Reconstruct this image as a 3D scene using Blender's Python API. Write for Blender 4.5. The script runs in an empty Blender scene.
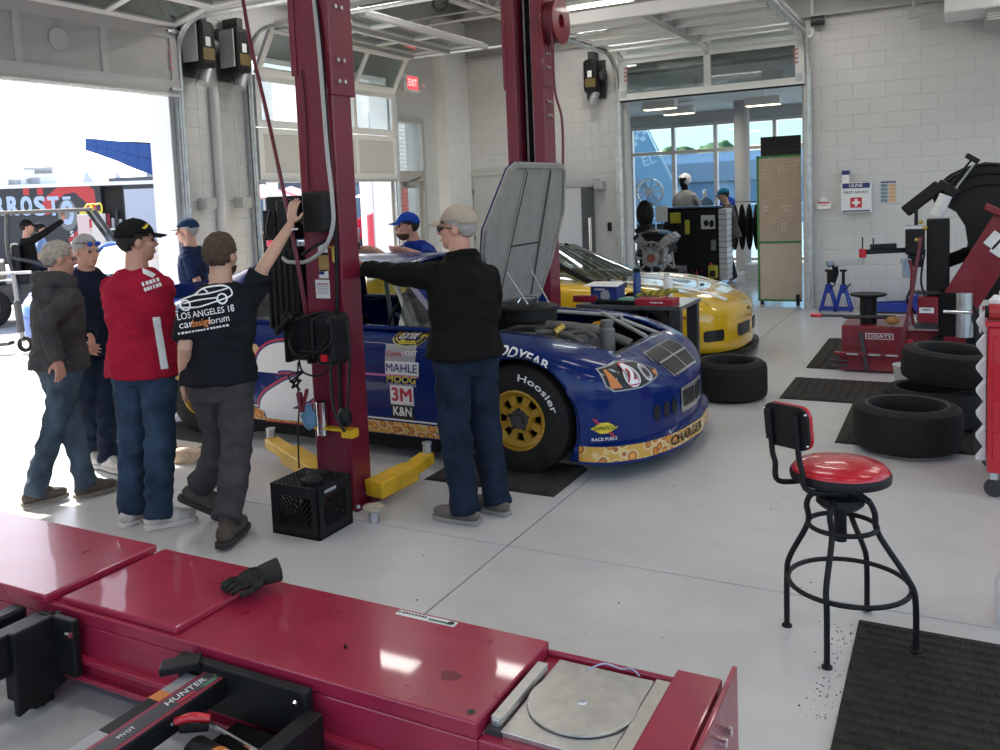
import bpy, bmesh, math, random
from mathutils import Vector, Matrix, noise
from mathutils.bvhtree import BVHTree
V = Vector; PI = math.pi; sin = math.sin; cos = math.cos; R = math.radians
random.seed(7)
S = bpy.context.scene; COL = S.collection
# ------------------------------------------------------------- camera, sky, sun, exposure
F, PX, PY = 882.1, 471.2, 274.5                      # focal length and principal point in photo pixels
HC = 1.8                                             # camera height
yaw, pitch, roll = R(28.9255), R(-4.9422), R(-2.4603)
_fw = V((-sin(yaw)*cos(pitch), cos(yaw)*cos(pitch), sin(pitch)))
_r = V((cos(yaw), sin(yaw), 0)); _u = _r.cross(_fw)
RT = _r*cos(roll) + _u*sin(roll); UP = -_r*sin(roll) + _u*cos(roll)
cd = bpy.data.cameras.new('camera'); cam = bpy.data.objects.new('camera', cd); COL.objects.link(cam)
cam.matrix_world = Matrix(((RT.x, UP.x, -_fw.x, 0), (RT.y, UP.y, -_fw.y, 0), (RT.z, UP.z, -_fw.z, HC), (0, 0, 0, 1)))
cd.sensor_width = 36; cd.lens = F*36/1000; cd.shift_x = (500-PX)/1000; cd.shift_y = -(375-PY)/1000
cd.clip_start = .05; cd.clip_end = 400; S.camera = cam
def ray(x, y): return RT*((x-PX)/F) - UP*((y-PY)/F) + _fw
def onz(x, y, z=0.): d = ray(x, y); return d*((z-HC)/d.z) + V((0, 0, HC))
def ony(x, y, Y): d = ray(x, y); return d*(Y/d.y) + V((0, 0, HC))
def onx(x, y, X): d = ray(x, y); return d*(X/d.x) + V((0, 0, HC))

S.view_settings.view_transform = 'Standard'; S.view_settings.look = 'None'
S.view_settings.gamma = 1; S.view_settings.use_curve_mapping = False
S.view_settings.exposure = 0.45
S.cycles.use_denoising = True
S.cycles.max_bounces = 8; S.cycles.diffuse_bounces = 4; S.cycles.glossy_bounces = 4
S.cycles.transmission_bounces = 6; S.cycles.transparent_max_bounces = 12
S.cycles.caustics_reflective = False; S.cycles.caustics_refractive = False
S.cycles.sample_clamp_indirect = 6
W = bpy.data.worlds.new('sky'); S.world = W; W.use_nodes = True
nt = W.node_tree; sk = nt.nodes.new('ShaderNodeTexSky'); sk.sky_type = 'NISHITA'; sk.sun_disc = False
sk.sun_elevation = R(46); sk.sun_rotation = R(-70); sk.dust_density = 2.0; sk.air_density = 1.0
bg = nt.nodes['Background']; bg.inputs[1].default_value = 0.33
nt.links.new(sk.outputs[0], bg.inputs[0])
sd = bpy.data.lights.new('sun', 'SUN'); sd.energy = 9.0; sd.angle = R(.6); sd.color = (1, .95, .87)
so = bpy.data.objects.new('sun', sd); COL.objects.link(so)
sdir = V((.95, -.30, -1.06))                          # the way the sunlight travels
so.rotation_euler = sdir.to_track_quat('-Z', 'Y').to_euler(); so.location = (-12, 6, 12)

# ------------------------------------------------------------- materials
MATS = {}
def mat(name, col=(.5, .5, .5), rough=.5, metal=0, var=0, scale=6, bump=0, bscale=60, coat=0, trans=0, emis=0, ecol=None, spec=.5, alpha=1, ior=1.45, var2=None, rvar=1):
    if name in MATS: return MATS[name]
    m = bpy.data.materials.new(name); m.use_nodes = True; t = m.node_tree; b = t.nodes['Principled BSDF']; MATS[name] = m
    I = b.inputs; I['Base Color'].default_value = (*col, 1); I['Roughness'].default_value = rough; I['Metallic'].default_value = metal
    I['Coat Weight'].default_value = coat; I['Coat Roughness'].default_value = .04; I['Transmission Weight'].default_value = trans
    I['Specular IOR Level'].default_value = spec; I['Alpha'].default_value = alpha; I['IOR'].default_value = ior
    if emis: I['Emission Color'].default_value = (*(ecol or col), 1); I['Emission Strength'].default_value = emis
    if var or bump or var2:
        tc = t.nodes.new('ShaderNodeTexCoord')
    if var or var2:
        n = t.nodes.new('ShaderNodeTexNoise'); n.inputs['Scale'].default_value = scale; n.inputs['Detail'].default_value = 6
        t.links.new(tc.outputs['Object'], n.inputs['Vector'])
        rp = t.nodes.new('ShaderNodeValToRGB'); e = rp.color_ramp.elements
        lo = var2 if var2 else tuple(max(0, c*(1-var)) for c in col); hi = col if var2 else tuple(min(1, c*(1+var)) for c in col)
        e[0].position = .35; e[1].position = .65; e[0].color = (*lo, 1); e[1].color = (*hi, 1)
        t.links.new(n.outputs['Fac'], rp.inputs['Fac']); t.links.new(rp.outputs['Color'], I['Base Color'])
        if rough > .15 and not trans and rvar:
            mr = t.nodes.new('ShaderNodeMapRange'); mr.inputs['To Min'].default_value = rough*.85; mr.inputs['To Max'].default_value = min(1, rough*1.2)
            t.links.new(n.outputs['Fac'], mr.inputs['Value']); t.links.new(mr.outputs['Result'], I['Roughness'])
    if bump:
        n2 = t.nodes.new('ShaderNodeTexNoise'); n2.inputs['Scale'].default_value = bscale; n2.inputs['Detail'].default_value = 4
        t.links.new(tc.outputs['Object'], n2.inputs['Vector'])
        bp = t.nodes.new('ShaderNodeBump'); bp.inputs['Strength'].default_value = bump; bp.inputs['Distance'].default_value = .01
        t.links.new(n2.outputs['Fac'], bp.inputs['Height']); t.links.new(bp.outputs['Normal'], I['Normal'])
    return m
M_floor = mat('floor_concrete', (.585, .58, .57), .30, var=.03, scale=5, bump=.04, bscale=25, rvar=0)
M_joint = mat('joint_dark', (.05, .05, .05), .9)
M_block = mat('painted_block', (.60, .595, .587), .6, var=.03, scale=3, bump=.25, bscale=55)
M_mortar = mat('painted_joint', (.555, .55, .542), .8)
M_white = mat('white_paint', (.80, .80, .79), .4, var=.03)
M_steel = mat('galvanised', (.55, .57, .58), .38, metal=.85, var=.12, scale=12)
M_chrome = mat('chrome', (.75, .75, .75), .12, metal=1)
M_alu = mat('brushed_aluminium', (.62, .61, .58), .34, metal=.9, var=.08, scale=20)
M_black = mat('black_plastic', (.010, .010, .011), .45, var=.15, scale=9, spec=.3)
M_matt = mat('matt_black', (.007, .007, .007), .8, spec=.25)
M_rub = mat('tyre_rubber', (.014, .013, .012), .72, spec=.3, var=.25, scale=14, bump=.15, bscale=80)
M_mat = mat('mat_rubber', (.034, .030, .026), .78, spec=.3, var=.25, scale=9, bump=.2, bscale=90)
M_red = mat('lift_red', (.17, .012, .032), .30, var=.10, scale=4, coat=.25)
M_rack = mat('rack_red', (.34, .020, .055), .28, var=.10, scale=5, coat=.35)
M_red2 = mat('bright_red', (.55, .015, .03), .25, coat=.4)
M_yel = mat('arm_yellow', (.72, .42, .02), .38, var=.12, scale=14)
M_dark = mat('dark_steel', (.05, .05, .052), .42, metal=.3, var=.2, scale=10)
def glass(name, tint, rough=.02, blend=.12, gl=(.9, .92, .92)):       # thin pane: clear tinted layer under a mirror-like sheen
    if name in MATS: return MATS[name]
    m = bpy.data.materials.new(name); m.use_nodes = True; t = m.node_tree; t.nodes.remove(t.nodes['Principled BSDF']); MATS[name] = m
    tr = t.nodes.new('ShaderNodeBsdfTransparent'); tr.inputs[0].default_value = (*tint, 1); g = t.nodes.new('ShaderNodeBsdfGlossy'); g.inputs['Color'].default_value = (*gl, 1); g.inputs['Roughness'].default_value = rough
    fr = t.nodes.new('ShaderNodeLayerWeight'); fr.inputs['Blend'].default_value = blend; mx = t.nodes.new('ShaderNodeMixShader')
    pw = t.nodes.new('ShaderNodeMath'); pw.operation = 'POWER'; pw.inputs[1].default_value = 4; ml = t.nodes.new('ShaderNodeMath'); ml.operation = 'MULTIPLY_ADD'; ml.inputs[1].default_value = .75; ml.inputs[2].default_value = blend*.35; fr.inputs['Blend'].default_value = .5; t.links.new(fr.outputs['Facing'], pw.inputs[0]); t.links.new(pw.outputs[0], ml.inputs[0]); t.links.new(ml.outputs[0], mx.inputs[0]); t.links.new(tr.outputs[0], mx.inputs[1]); t.links.new(g.outputs[0], mx.inputs[2]); t.links.new(mx.outputs[0], t.nodes['Material Output'].inputs['Surface']); return m
M_glass = glass('clear_glass', (.86, .90, .89))
M_galv2 = mat('grey_paint', (.42, .42, .41), .45, var=.05)
M_deck = mat('roof_deck_grey', (.36, .37, .36), .6, var=.06, scale=2)
M_wtext = mat('white_print', (.85, .85, .85), .5)
M_ktext = mat('black_print', (.015, .015, .015), .5)
M_rtext = mat('red_print', (.55, .02, .04), .5)

# ------------------------------------------------------------- mesh helpers
class MB:
    def __init__(s): s.v = []; s.f = []; s.m = []; s.mi = 0
    def add(s, vs, fs, M=None):
        o = len(s.v); s.v += [tuple(M @ V(p)) for p in vs] if M else [tuple(p) for p in vs]
        s.f += [tuple(i+o for i in f) for f in fs]; s.m += [s.mi]*len(fs); return s
    def box(s, cx, cy, cz, sx, sy, sz, M=None):
        a, b, c = sx/2, sy/2, sz/2
        vs = [(cx+i*a, cy+j*b, cz+k*c) for k in (-1, 1) for j in (-1, 1) for i in (-1, 1)]
        return s.add(vs, [(0, 2, 3, 1), (4, 5, 7, 6), (0, 1, 5, 4), (2, 6, 7, 3), (0, 4, 6, 2), (1, 3, 7, 5)], M)
    def bb(s, x0, x1, y0, y1, z0, z1, M=None): return s.box((x0+x1)/2, (y0+y1)/2, (z0+z1)/2, x1-x0, y1-y0, z1-z0, M)
    def bar(s, p, q, w, h, up=(0, 0, 1)):
        p, q = V(p), V(q); d = q-p; L = d.length; d.normalize(); u = V(up)
        if abs(d.dot(u)) > .98: u = V((0, 1, 0))
        x = d.cross(u).normalized(); z = x.cross(d); c = (p+q)/2
        M = Matrix(((x.x, d.x, z.x, c.x), (x.y, d.y, z.y, c.y), (x.z, d.z, z.z, c.z), (0, 0, 0, 1)))
        return s.box(0, 0, 0, w, L, h, M)
    def cyl(s, p, q, r, r2=None, n=16, cap=True):
        p, q = V(p), V(q); d = (q-p).normalized(); r2 = r if r2 is None else r2
        a = d.orthogonal().normalized(); b = d.cross(a)
        vs = [p+(a*cos(t)+b*sin(t))*r for t in [2*PI*i/n for i in range(n)]]+[q+(a*cos(t)+b*sin(t))*r2 for t in [2*PI*i/n for i in range(n)]]
        fs = [(i, (i+1) % n, n+(i+1) % n, n+i) for i in range(n)]
        if cap: fs += [tuple(range(n-1, -1, -1)), tuple(range(n, 2*n))]
        return s.add(vs, fs)
    def tube(s, pts, r, n=8, closed=False, sub=0):
        pts = [V(p) for p in pts]
        if sub:
            if isinstance(r, (list, tuple)): r = [r[min(i//sub, len(r)-1)]*(1-i % sub/sub)+r[min(i//sub+1, len(r)-1)]*(i % sub/sub) for i in range((len(pts)-1)*sub+1)]
            pts = spline(pts, sub, closed)
        N = len(pts); vs = []; a = None
        for i, p in enumerate(pts):
            if closed: d = (pts[(i+1) % N]-pts[i-1]).normalized()
            else: d = (pts[min(i+1, N-1)]-pts[max(i-1, 0)]).normalized()
            a = d.orthogonal().normalized() if a is None else (a-d*a.dot(d)).normalized()
            b = d.cross(a); rr = r[i] if isinstance(r, (list, tuple)) else r
            vs += [p+(a*cos(2*PI*k/n)+b*sin(2*PI*k/n))*rr for k in range(n)]
        fs = []
        for i in range(N if closed else N-1):
            j = (i+1) % N; fs += [(i*n+k, i*n+(k+1) % n, j*n+(k+1) % n, j*n+k) for k in range(n)]
        if not closed: fs += [tuple(range(n-1, -1, -1)), tuple(range((N-1)*n, N*n))]
        return s.add(vs, fs)
    def lathe(s, prof, n=32, M=None, closed=False, cap=True):
        vs = [(r*cos(2*PI*k/n), r*sin(2*PI*k/n), z) for r, z in prof for k in range(n)]; N = len(prof)
        fs = [(i*n+k, i*n+(k+1) % n, ((i+1) % N)*n+(k+1) % n, ((i+1) % N)*n+k) for i in range(N if closed else N-1) for k in range(n)]
        if not closed and cap:
            if prof[0][0] > 1e-6: fs.append(tuple(range(n-1, -1, -1)))
            if prof[-1][0] > 1e-6: fs.append(tuple(range((N-1)*n, N*n)))
        return s.add(vs, fs, M)
    def prism(s, poly, d, M=None):                     # poly in xy, extruded d along z
        n = len(poly)
        return s.add([(x, y, 0) for x, y in poly]+[(x, y, d) for x, y in poly], [tuple(range(n-1, -1, -1)), tuple(range(n, 2*n))]+[(i, (i+1) % n, n+(i+1) % n, n+i) for i in range(n)], M)
    def grid(s, fn, nu, nv, M=None, flip=False):
        vs = [fn(i/nu, j/nv) for i in range(nu+1) for j in range(nv+1)]; w = nv+1
        fs = [(i*w+j, (i+1)*w+j, (i+1)*w+j+1, i*w+j+1) for i in range(nu) for j in range(nv)]
        if flip: fs = [f[::-1] for f in fs]
        return s.add(vs, fs, M)
    def ell(s, c, rx, ry, rz, n=16, m=10, M=None):
        vs = [(c[0]+rx*sin(PI*j/m)*cos(2*PI*i/n), c[1]+ry*sin(PI*j/m)*sin(2*PI*i/n), c[2]-rz*cos(PI*j/m)) for j in range(1, m) for i in range(n)]
        vs = [(c[0], c[1], c[2]-rz)]+vs+[(c[0], c[1], c[2]+rz)]; L = len(vs)-1
        fs = [(0, 1+(i+1) % n, 1+i) for i in range(n)]+[(L, L-n+i, L-n+(i+1) % n) for i in range(n)]
        fs += [(1+j*n+i, 1+j*n+(i+1) % n, 1+(j+1)*n+(i+1) % n, 1+(j+1)*n+i) for j in range(m-2) for i in range(n)]
        return s.add(vs, fs, M)
    def build(s, name, m, parent=None, smooth=0, bev=0, seg=2, local=False, merge=False):
        me = bpy.data.meshes.new(name); vs = s.v
        if parent is not None and not local:
            iv = TR[parent.name].inverted(); vs = [tuple(iv @ V(p)) for p in vs]
        me.from_pydata(vs, [], s.f)
        for q in (m if isinstance(m, (list, tuple)) else [m]): me.materials.append(q)
        if any(s.m): me.polygons.foreach_set('material_index', s.m)
        if merge:
            bm = bmesh.new(); bm.from_mesh(me); bmesh.ops.remove_doubles(bm, verts=bm.verts, dist=1e-5); bmesh.ops.recalc_face_normals(bm, faces=bm.faces); bm.to_mesh(me); bm.free()
        if smooth:
            me.polygons.foreach_set('use_smooth', [True]*len(me.polygons))
            if smooth < 180: me.set_sharp_from_angle(angle=R(smooth))
        me.update()
        o = bpy.data.objects.new(name, me); COL.objects.link(o)
        if parent is not None: o.parent = parent; TR[o.name] = TR[parent.name]
        else: TR[o.name] = Matrix()
        if bev:
            b = o.modifiers.new('bevel', 'BEVEL'); b.width = bev; b.segments = seg; b.limit_method = 'ANGLE'; b.angle_limit = R(40)
        return o
TR = {}
def spline(pts, sub=6, closed=False):
    P = [V(p) for p in pts]; N = len(P); out = []
    for i in range(N if closed else N-1):
        p0 = P[i-1] if (closed or i) else P[0]; p1 = P[i]; p2 = P[(i+1) % N]; p3 = P[(i+2) % N] if (closed or i+2 < N) else P[-1]
        for k in range(sub):
            t = k/sub; out.append(.5*((2*p1)+(p2-p0)*t+(2*p0-5*p1+4*p2-p3)*t*t+(3*p1-p0-3*p2+p3)*t**3))
    if not closed: out.append(P[-1])
    return out
def tag(o, label, cat, group=None, kind=None):
    if label: o['label'] = label
    if cat: o['category'] = cat
    if group: o['group'] = group
    if kind: o['kind'] = kind
    return o
def struct(o, label=None): o['kind'] = 'structure'; (label and o.__setitem__('label', label)); return o
def thing(name, label, cat, loc=(0, 0, 0), rz=0, group=None):
    o = bpy.data.objects.new(name, None); COL.objects.link(o); o.empty_display_size = .1
    o.location = loc; o.rotation_euler = (0, 0, rz); TR[o.name] = Matrix.Translation(V(loc)) @ Matrix.Rotation(rz, 4, 'Z')
    return tag(o, label, cat, group)
def kids(o): return [c for c in COL.objects if c.parent == o]
def copy_tree(o, loc=None, rz=None, label=None, parent=None):
    c = o.copy(); COL.objects.link(c); c.parent = parent
    if loc is not None: c.location = loc
    if rz is not None: c.rotation_euler = (0, 0, rz)
    if label: c['label'] = label
    for ch in list(o.children): copy_tree(ch, parent=c)
    return c
def Mrot(loc=(0, 0, 0), rx=0, ry=0, rz=0):
    return Matrix.Translation(V(loc)) @ Matrix.Rotation(rz, 4, 'Z') @ Matrix.Rotation(ry, 4, 'Y') @ Matrix.Rotation(rx, 4, 'X')
def frame(o, x, y):                                     # matrix with local x, y along given world directions
    x = V(x).normalized(); y = V(y); y = (y-x*y.dot(x)).normalized(); z = x.cross(y); o = V(o)
    return Matrix(((x.x, y.x, z.x, o.x), (x.y, y.y, z.y, o.y), (x.z, y.z, z.z, o.z), (0, 0, 0, 1)))
def text(s, size=.1, bold=0., shear=0., spacing=1., width=None, res=3):      # flat lettering, centred, in xy
    c = bpy.data.curves.new('t', 'FONT'); c.body = s; c.size = size; c.shear = shear; c.space_character = spacing
    c.align_x = 'CENTER'; c.align_y = 'CENTER'; c.resolution_u = res
    o = bpy.data.objects.new('t', c); COL.objects.link(o); dg = bpy.context.evaluated_depsgraph_get(); me = o.evaluated_get(dg).to_mesh()
    vs = [tuple(v.co) for v in me.vertices]; fs = [tuple(p.vertices) for p in me.polygons]
    o.evaluated_get(dg).to_mesh_clear(); bpy.data.objects.remove(o); bpy.data.curves.remove(c)
    if width and vs:
        x0 = min(v[0] for v in vs); x1 = max(v[0] for v in vs); k = width/(x1-x0); vs = [((v[0]-(x0+x1)/2)*k, v[1], v[2]) for v in vs]
    if bold and vs:
        b_ = bold*size*.6; n_ = len(vs); V0 = list(vs); F0 = list(fs); vs = []; fs = []
        for k, (ox, oy) in enumerate(((-b_, -b_), (b_, -b_), (b_, b_), (-b_, b_))): vs += [(x+ox, y+oy, k*.0003) for x, y, z in V0]; fs += [tuple(i+k*n_ for i in f) for f in F0]
    return vs, fs
def decal(name, vf, M, m, parent, bvh=None, eps=.002, far=1.5, sub=0):
    # flat shape vf laid at M (local z points out of the surface); with a bvh it is pressed onto that surface along -z
    mb = MB(); vs, fs = vf; out = []
    if sub:
        bm = bmesh.new(); bv = [bm.verts.new(v) for v in vs]; bm.verts.index_update()
        for f in fs:
            try: bm.faces.new([bv[i] for i in f])
            except ValueError: pass
        bmesh.ops.triangulate(bm, faces=bm.faces)
        for _ in range(12):
            L = [e for e in bm.edges if e.calc_length() > sub]
            if not L: break
            bmesh.ops.subdivide_edges(bm, edges=L, cuts=1, use_grid_fill=False); bmesh.ops.triangulate(bm, faces=[f for f in bm.faces if len(f.verts) > 3])
        bm.verts.index_update(); vs = [tuple(v.co) for v in bm.verts]; fs = [tuple(v.index for v in f.verts) for f in bm.faces]; bm.free()
    n = (M.to_3x3() @ V((0, 0, 1))).normalized(); bad = set()
    for i, p in enumerate(vs):
        w = M @ V(p)
        if bvh:
            h = bvh.ray_cast(w+n*far*.5, -n, far)
            if h[0] is None: bad.add(i)
            else: w = h[0]; nn = h[1] if h[1].dot(n) > 0 else -h[1]; out.append(w+(nn*.8+n*.2)*(eps+p[2])); continue
            out.append(w); continue
        out.append(w+n*eps)
    fs = [f for f in fs if not any(i in bad for i in f)]
    mb.add(out, fs); o = mb.build(name, m, parent)
    if 'lettering' in name or 'number' in name: o['kind'] = 'stuff'
    return o
def scribble(w, h, n=7, seed=1):                          # print too small to read: a row of dashes
    rn = random.Random(seed); vs = []; fs = []; x = -w/2; step = w/n
    for k in range(n):
        a = x+k*step; b = a+step*rn.uniform(.55, .85); o = len(vs); vs += [(a, -h/2, 0), (b, -h/2, 0), (b, h/2, 0), (a, h/2, 0)]; fs.append((o, o+1, o+2, o+3))
    return vs, fs
def rect(w, h): return [(-w/2, -h/2, 0), (w/2, -h/2, 0), (w/2, h/2, 0), (-w/2, h/2, 0)], [(0, 1, 2, 3)]
def disc(rx, ry=None, n=32): ry = ry or rx; return [(rx*cos(2*PI*i/n), ry*sin(2*PI*i/n), 0) for i in range(n)], [tuple(range(n))]
def rrect(w, h, r, n=5):
    p = []
    for cx, cy, a in ((w/2-r, h/2-r, 0), (-w/2+r, h/2-r, 90), (-w/2+r, -h/2+r, 180), (w/2-r, -h/2+r, 270)):
        p += [(cx+r*cos(R(a+90*k/n)), cy+r*sin(R(a+90*k/n)), 0) for k in range(n+1)]
    return p, [tuple(range(len(p)))]
def poly(pts): return [(x, y, 0) for x, y in pts], [tuple(range(len(pts)))]
def bvh_of(o):
    me = o.data; vs = [TR[o.name] @ v.co for v in me.vertices]
    return BVHTree.FromPolygons(vs, [tuple(p.vertices) for p in me.polygons])
# ------------------------------------------------------------- the room
XL, YB, ZC = -7.58, 13.49, 4.75
GREY = mat('door_panel_grey', (.40, .39, .385), .45, var=.03); 
DWHT = mat('door_white', (.80, .80, .79), .4)
SUNW = mat('jamb_sunlit', (.78, .78, .78), .5)  # sunlit look of the door reveals put into their colour
# floor: slabs with saw-cut joints
fl = struct(MB().bb(XL, 7.5, -5, YB, -.14, -.006).build('floor', M_joint), 'grey polished concrete floor of the workshop')
G = .004
for (x0, x1) in ((XL, -2.03), (-2.03, 3.6), (3.6, 7.5)):
    for (y0, y1) in ((-5, 3.94), (3.94, YB)):
        MB().bb(x0+G, x1-G, y0+G, y1-G, -.1, 0).build('floor_slab', M_floor, fl, local=True)
sf = struct(MB().bb(-7.88, 8, YB, 21.6, -.14, -.002).build('floor_showroom', mat('showroom_floor', (.45, .46, .47), .16, var=.06, scale=2)), 'shiny grey floor of the showroom')
M_pave = mat('pavement', (.50, .485, .46), .85, var=.10, scale=.6)
pv = struct(MB().bb(-110, XL-.001, -60, 90, -.2, -.02).build('ground_outside', M_pave), 'sunlit pale concrete ground outside the bay doors')
struct(MB().bb(-60, 60, 21.9, 90, -.2, -.02).build('ground_street', M_pave), 'pale ground beyond the showroom windows')
MB().bb(XL-.34, XL+.02, 3.3, 11.35, -.03, .004).build('threshold', M_galv2, fl, local=True)

# walls: a recessed joint core with painted blocks standing proud
BW, BH, JT = .42, .21, .006
_bc = {}
def block_mesh(w, h):
    k = (round(w, 3), round(h, 3))
    if k not in _bc:
        a, c = (w-JT)/2, .005
        z0, z1 = JT/2, h-JT/2; d = .03
        vs = [(-a, 0, z0), (a, 0, z0), (a, 0, z1), (-a, 0, z1), (-a, -d+c, z0), (a, -d+c, z0), (a, -d+c, z1), (-a, -d+c, z1), (-a+c, -d, z0+c), (a-c, -d, z0+c), (a-c, -d, z1-c), (-a+c, -d, z1-c)]
        fs = [(i, (i+1) % 4, 4+(i+1) % 4, 4+i) for i in range(4)]+[(4+i, 4+(i+1) % 4, 8+(i+1) % 4, 8+i) for i in range(4)]+[(8, 9, 10, 11)]
        me = bpy.data.meshes.new('block'); me.from_pydata(vs, [], fs); me.materials.append(M_block); _bc[k] = me
    return _bc[k]
def blocks(wall, u0, u1, z1, phase, place, rz, holes=(), zmin=0.):
    # courses of blocks along u; place(u) gives the foot of a block on the wall face
    k = 0
    while k*BH < z1-.03:
        za = k*BH; zb = min(za+BH, z1); u = phase+(BW/2 if k % 2 else 0); u -= BW*math.ceil((u-u0)/BW)
        while u < u1:
            segs = [(max(u, u0), min(u+BW, u1))]
            for (h0, h1, hz0, hz1) in holes:
                if zb > hz0+.02 and za < hz1-.02:
                    ns = []
                    for a, b in segs:
                        if b <= h0 or a >= h1: ns.append((a, b)); continue
                        if a < h0: ns.append((a, h0))
                        if b > h1: ns.append((h1, b))
                    segs = ns
            for a, b in segs:
                if b-a > .03 and za >= zmin-.01:
                    o = bpy.data.objects.new('block', block_mesh(b-a, zb-za)); COL.objects.link(o); o.parent = wall
                    p = place((a+b)/2); o.location = (p[0], p[1], za); o.rotation_euler = (0, 0, rz)
            u += BW
        k += 1
OX0, OX1, OZ = -4.56, -1.94, 3.66
wb = MB()
wb.bb(XL-.3, OX0, YB, YB+.2, 0, ZC+.5); wb.bb(OX1, 7.5, YB, YB+.2, 0, ZC+.5); wb.bb(OX0, OX1, YB, YB+.2, OZ, ZC+.5)
wall_back = struct(wb.build('wall_back', M_mortar), 'white painted concrete block wall at the back')
blocks(wall_back, -7.36, .62, 4.2, -1.269, lambda u: (u, YB+.026), 0, holes=((OX0, OX1, 0, OZ), (-7.42, -6.30, 0, 2.27)))
MB().bb(.62, 7.5, YB-.006, YB, 0, 4.2).build('block_face', M_block, wall_back)
D1a, D1b, D2a, D2b, EDa, EDb = 3.35, 7.03, 8.32, 11.30, 11.38, 12.24
wl = MB()
for (a, b, z0, z1) in ((-5, D1a, 0, ZC+.5), (D1b, D2a, 0, ZC+.5), (D2b, EDa, 0, ZC+.5), (EDb, YB+.2, 0, ZC+.5), (D1a, D1b, 3.66, ZC+.5), (D2a, D2b, 3.66, ZC+.5), (EDa, EDb, 3.1, ZC+.5)):
    wl.bb(XL-.3, XL, a, b, z0, z1)
wall_left = struct(wl.build('wall_left', M_mortar), 'white painted block wall with the bay doors')
blocks(wall_left, D1b, D2a, 4.4, D1b, lambda u: (XL-.026, u), PI/2)
blocks(wall_left, D2b, 12.73, 4.4, 12.73, lambda u: (XL-.026, u), PI/2, holes=((EDa, EDb, 0, 3.1),))
for (a, b) in ((D1b-.012, D1b), (D1a, D1a+.012)): MB().bb(XL-.32, XL+.01, a, b, 0, 3.66).build('jamb_face', SUNW, wall_left)
MB().bb(XL-.32, XL+.01, D2b-.012, D2b, 0, 3.66).build('jamb_face', SUNW, wall_left)
wp = MB(); wp.bb(XL-.01, -7.36, 12.73, YB+.01, 0, ZC); wp.build('corner_pilaster', M_white, wall_left)
wr = struct(MB().bb(7.5, 7.7, -5, YB+.2, 0, 1.0).build('wall_right', M_block), 'low white block wall beyond the tool cart')
# ceiling: deck, beams, joists
ce = MB(); ce.bb(XL-.3, 7.7, -5, YB+.2, ZC+.35, ZC+.45); ceil = struct(ce.build('ceiling', M_deck), 'grey metal roof deck')
for i in range(44):
    y = -4.9+i*.42; MB().bb(XL, 7.5, y, y+.16, ZC+.31, ZC+.35).build('deck_rib', M_deck, ceil)
for x in (-6.6, -4.2, -1.8, .6, 3.0):
    b = MB(); b.bb(x-.07, x+.07, -5, YB, ZC+.27, ZC+.31); b.bb(x-.07, x+.07, -5, YB, ZC-.02, ZC+.02)
    y = -5
    while y < YB-.3:
        b.bar((x, y, ZC), (x, y+.3, ZC+.29), .03, .03); b.bar((x, y+.3, ZC+.29), (x, y+.6, ZC), .03, .03); y += .6
    b.build('roof_joist', M_white, ceil)
for y in (9.6, 4.9): 
    b = MB(); b.bb(XL, 7.5, y-.1, y+.1, ZC-.05, ZC-.02); b.bb(XL, 7.5, y-.1, y+.1, ZC-.38, ZC-.35); b.bb(XL, 7.5, y-.012, y+.012, ZC-.36, ZC-.04); b.build('roof_beam', M_white, ceil)
b = MB(); b.bb(-7.36, 7.5, YB-.12, YB-.02, 4.12, 4.15); b.bb(-7.36, 7.5, YB-.03, YB-.01, 4.12, 4.75); b.build('ledger_angle', M_galv2, ceil)
for (z, y, r) in ((4.55, 12.2, .022), (4.5, 11.5, .016), (4.35, 8.9, .02)):
    MB().cyl((XL, y, z), (4, y, z), r, n=8).build('conduit', M_white, ceil, smooth=40)
for (x, r) in ((-5.4, .016), (-1.2, .02)): MB().cyl((x, 5, 4.3), (x, YB-.03, 4.3), r, n=8).build('conduit', M_white, ceil, smooth=40)
# conduit drop beside the showroom door, sensor box, duct end
MB().tube([(-1.78, 13.4, 4.35), (-1.78, 13.4, 3.9), (-1.80, 13.4, 3.86), (-1.95, 13.36, 3.84)], .022, 8).build('conduit', M_white, wall_back, smooth=60)

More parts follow.
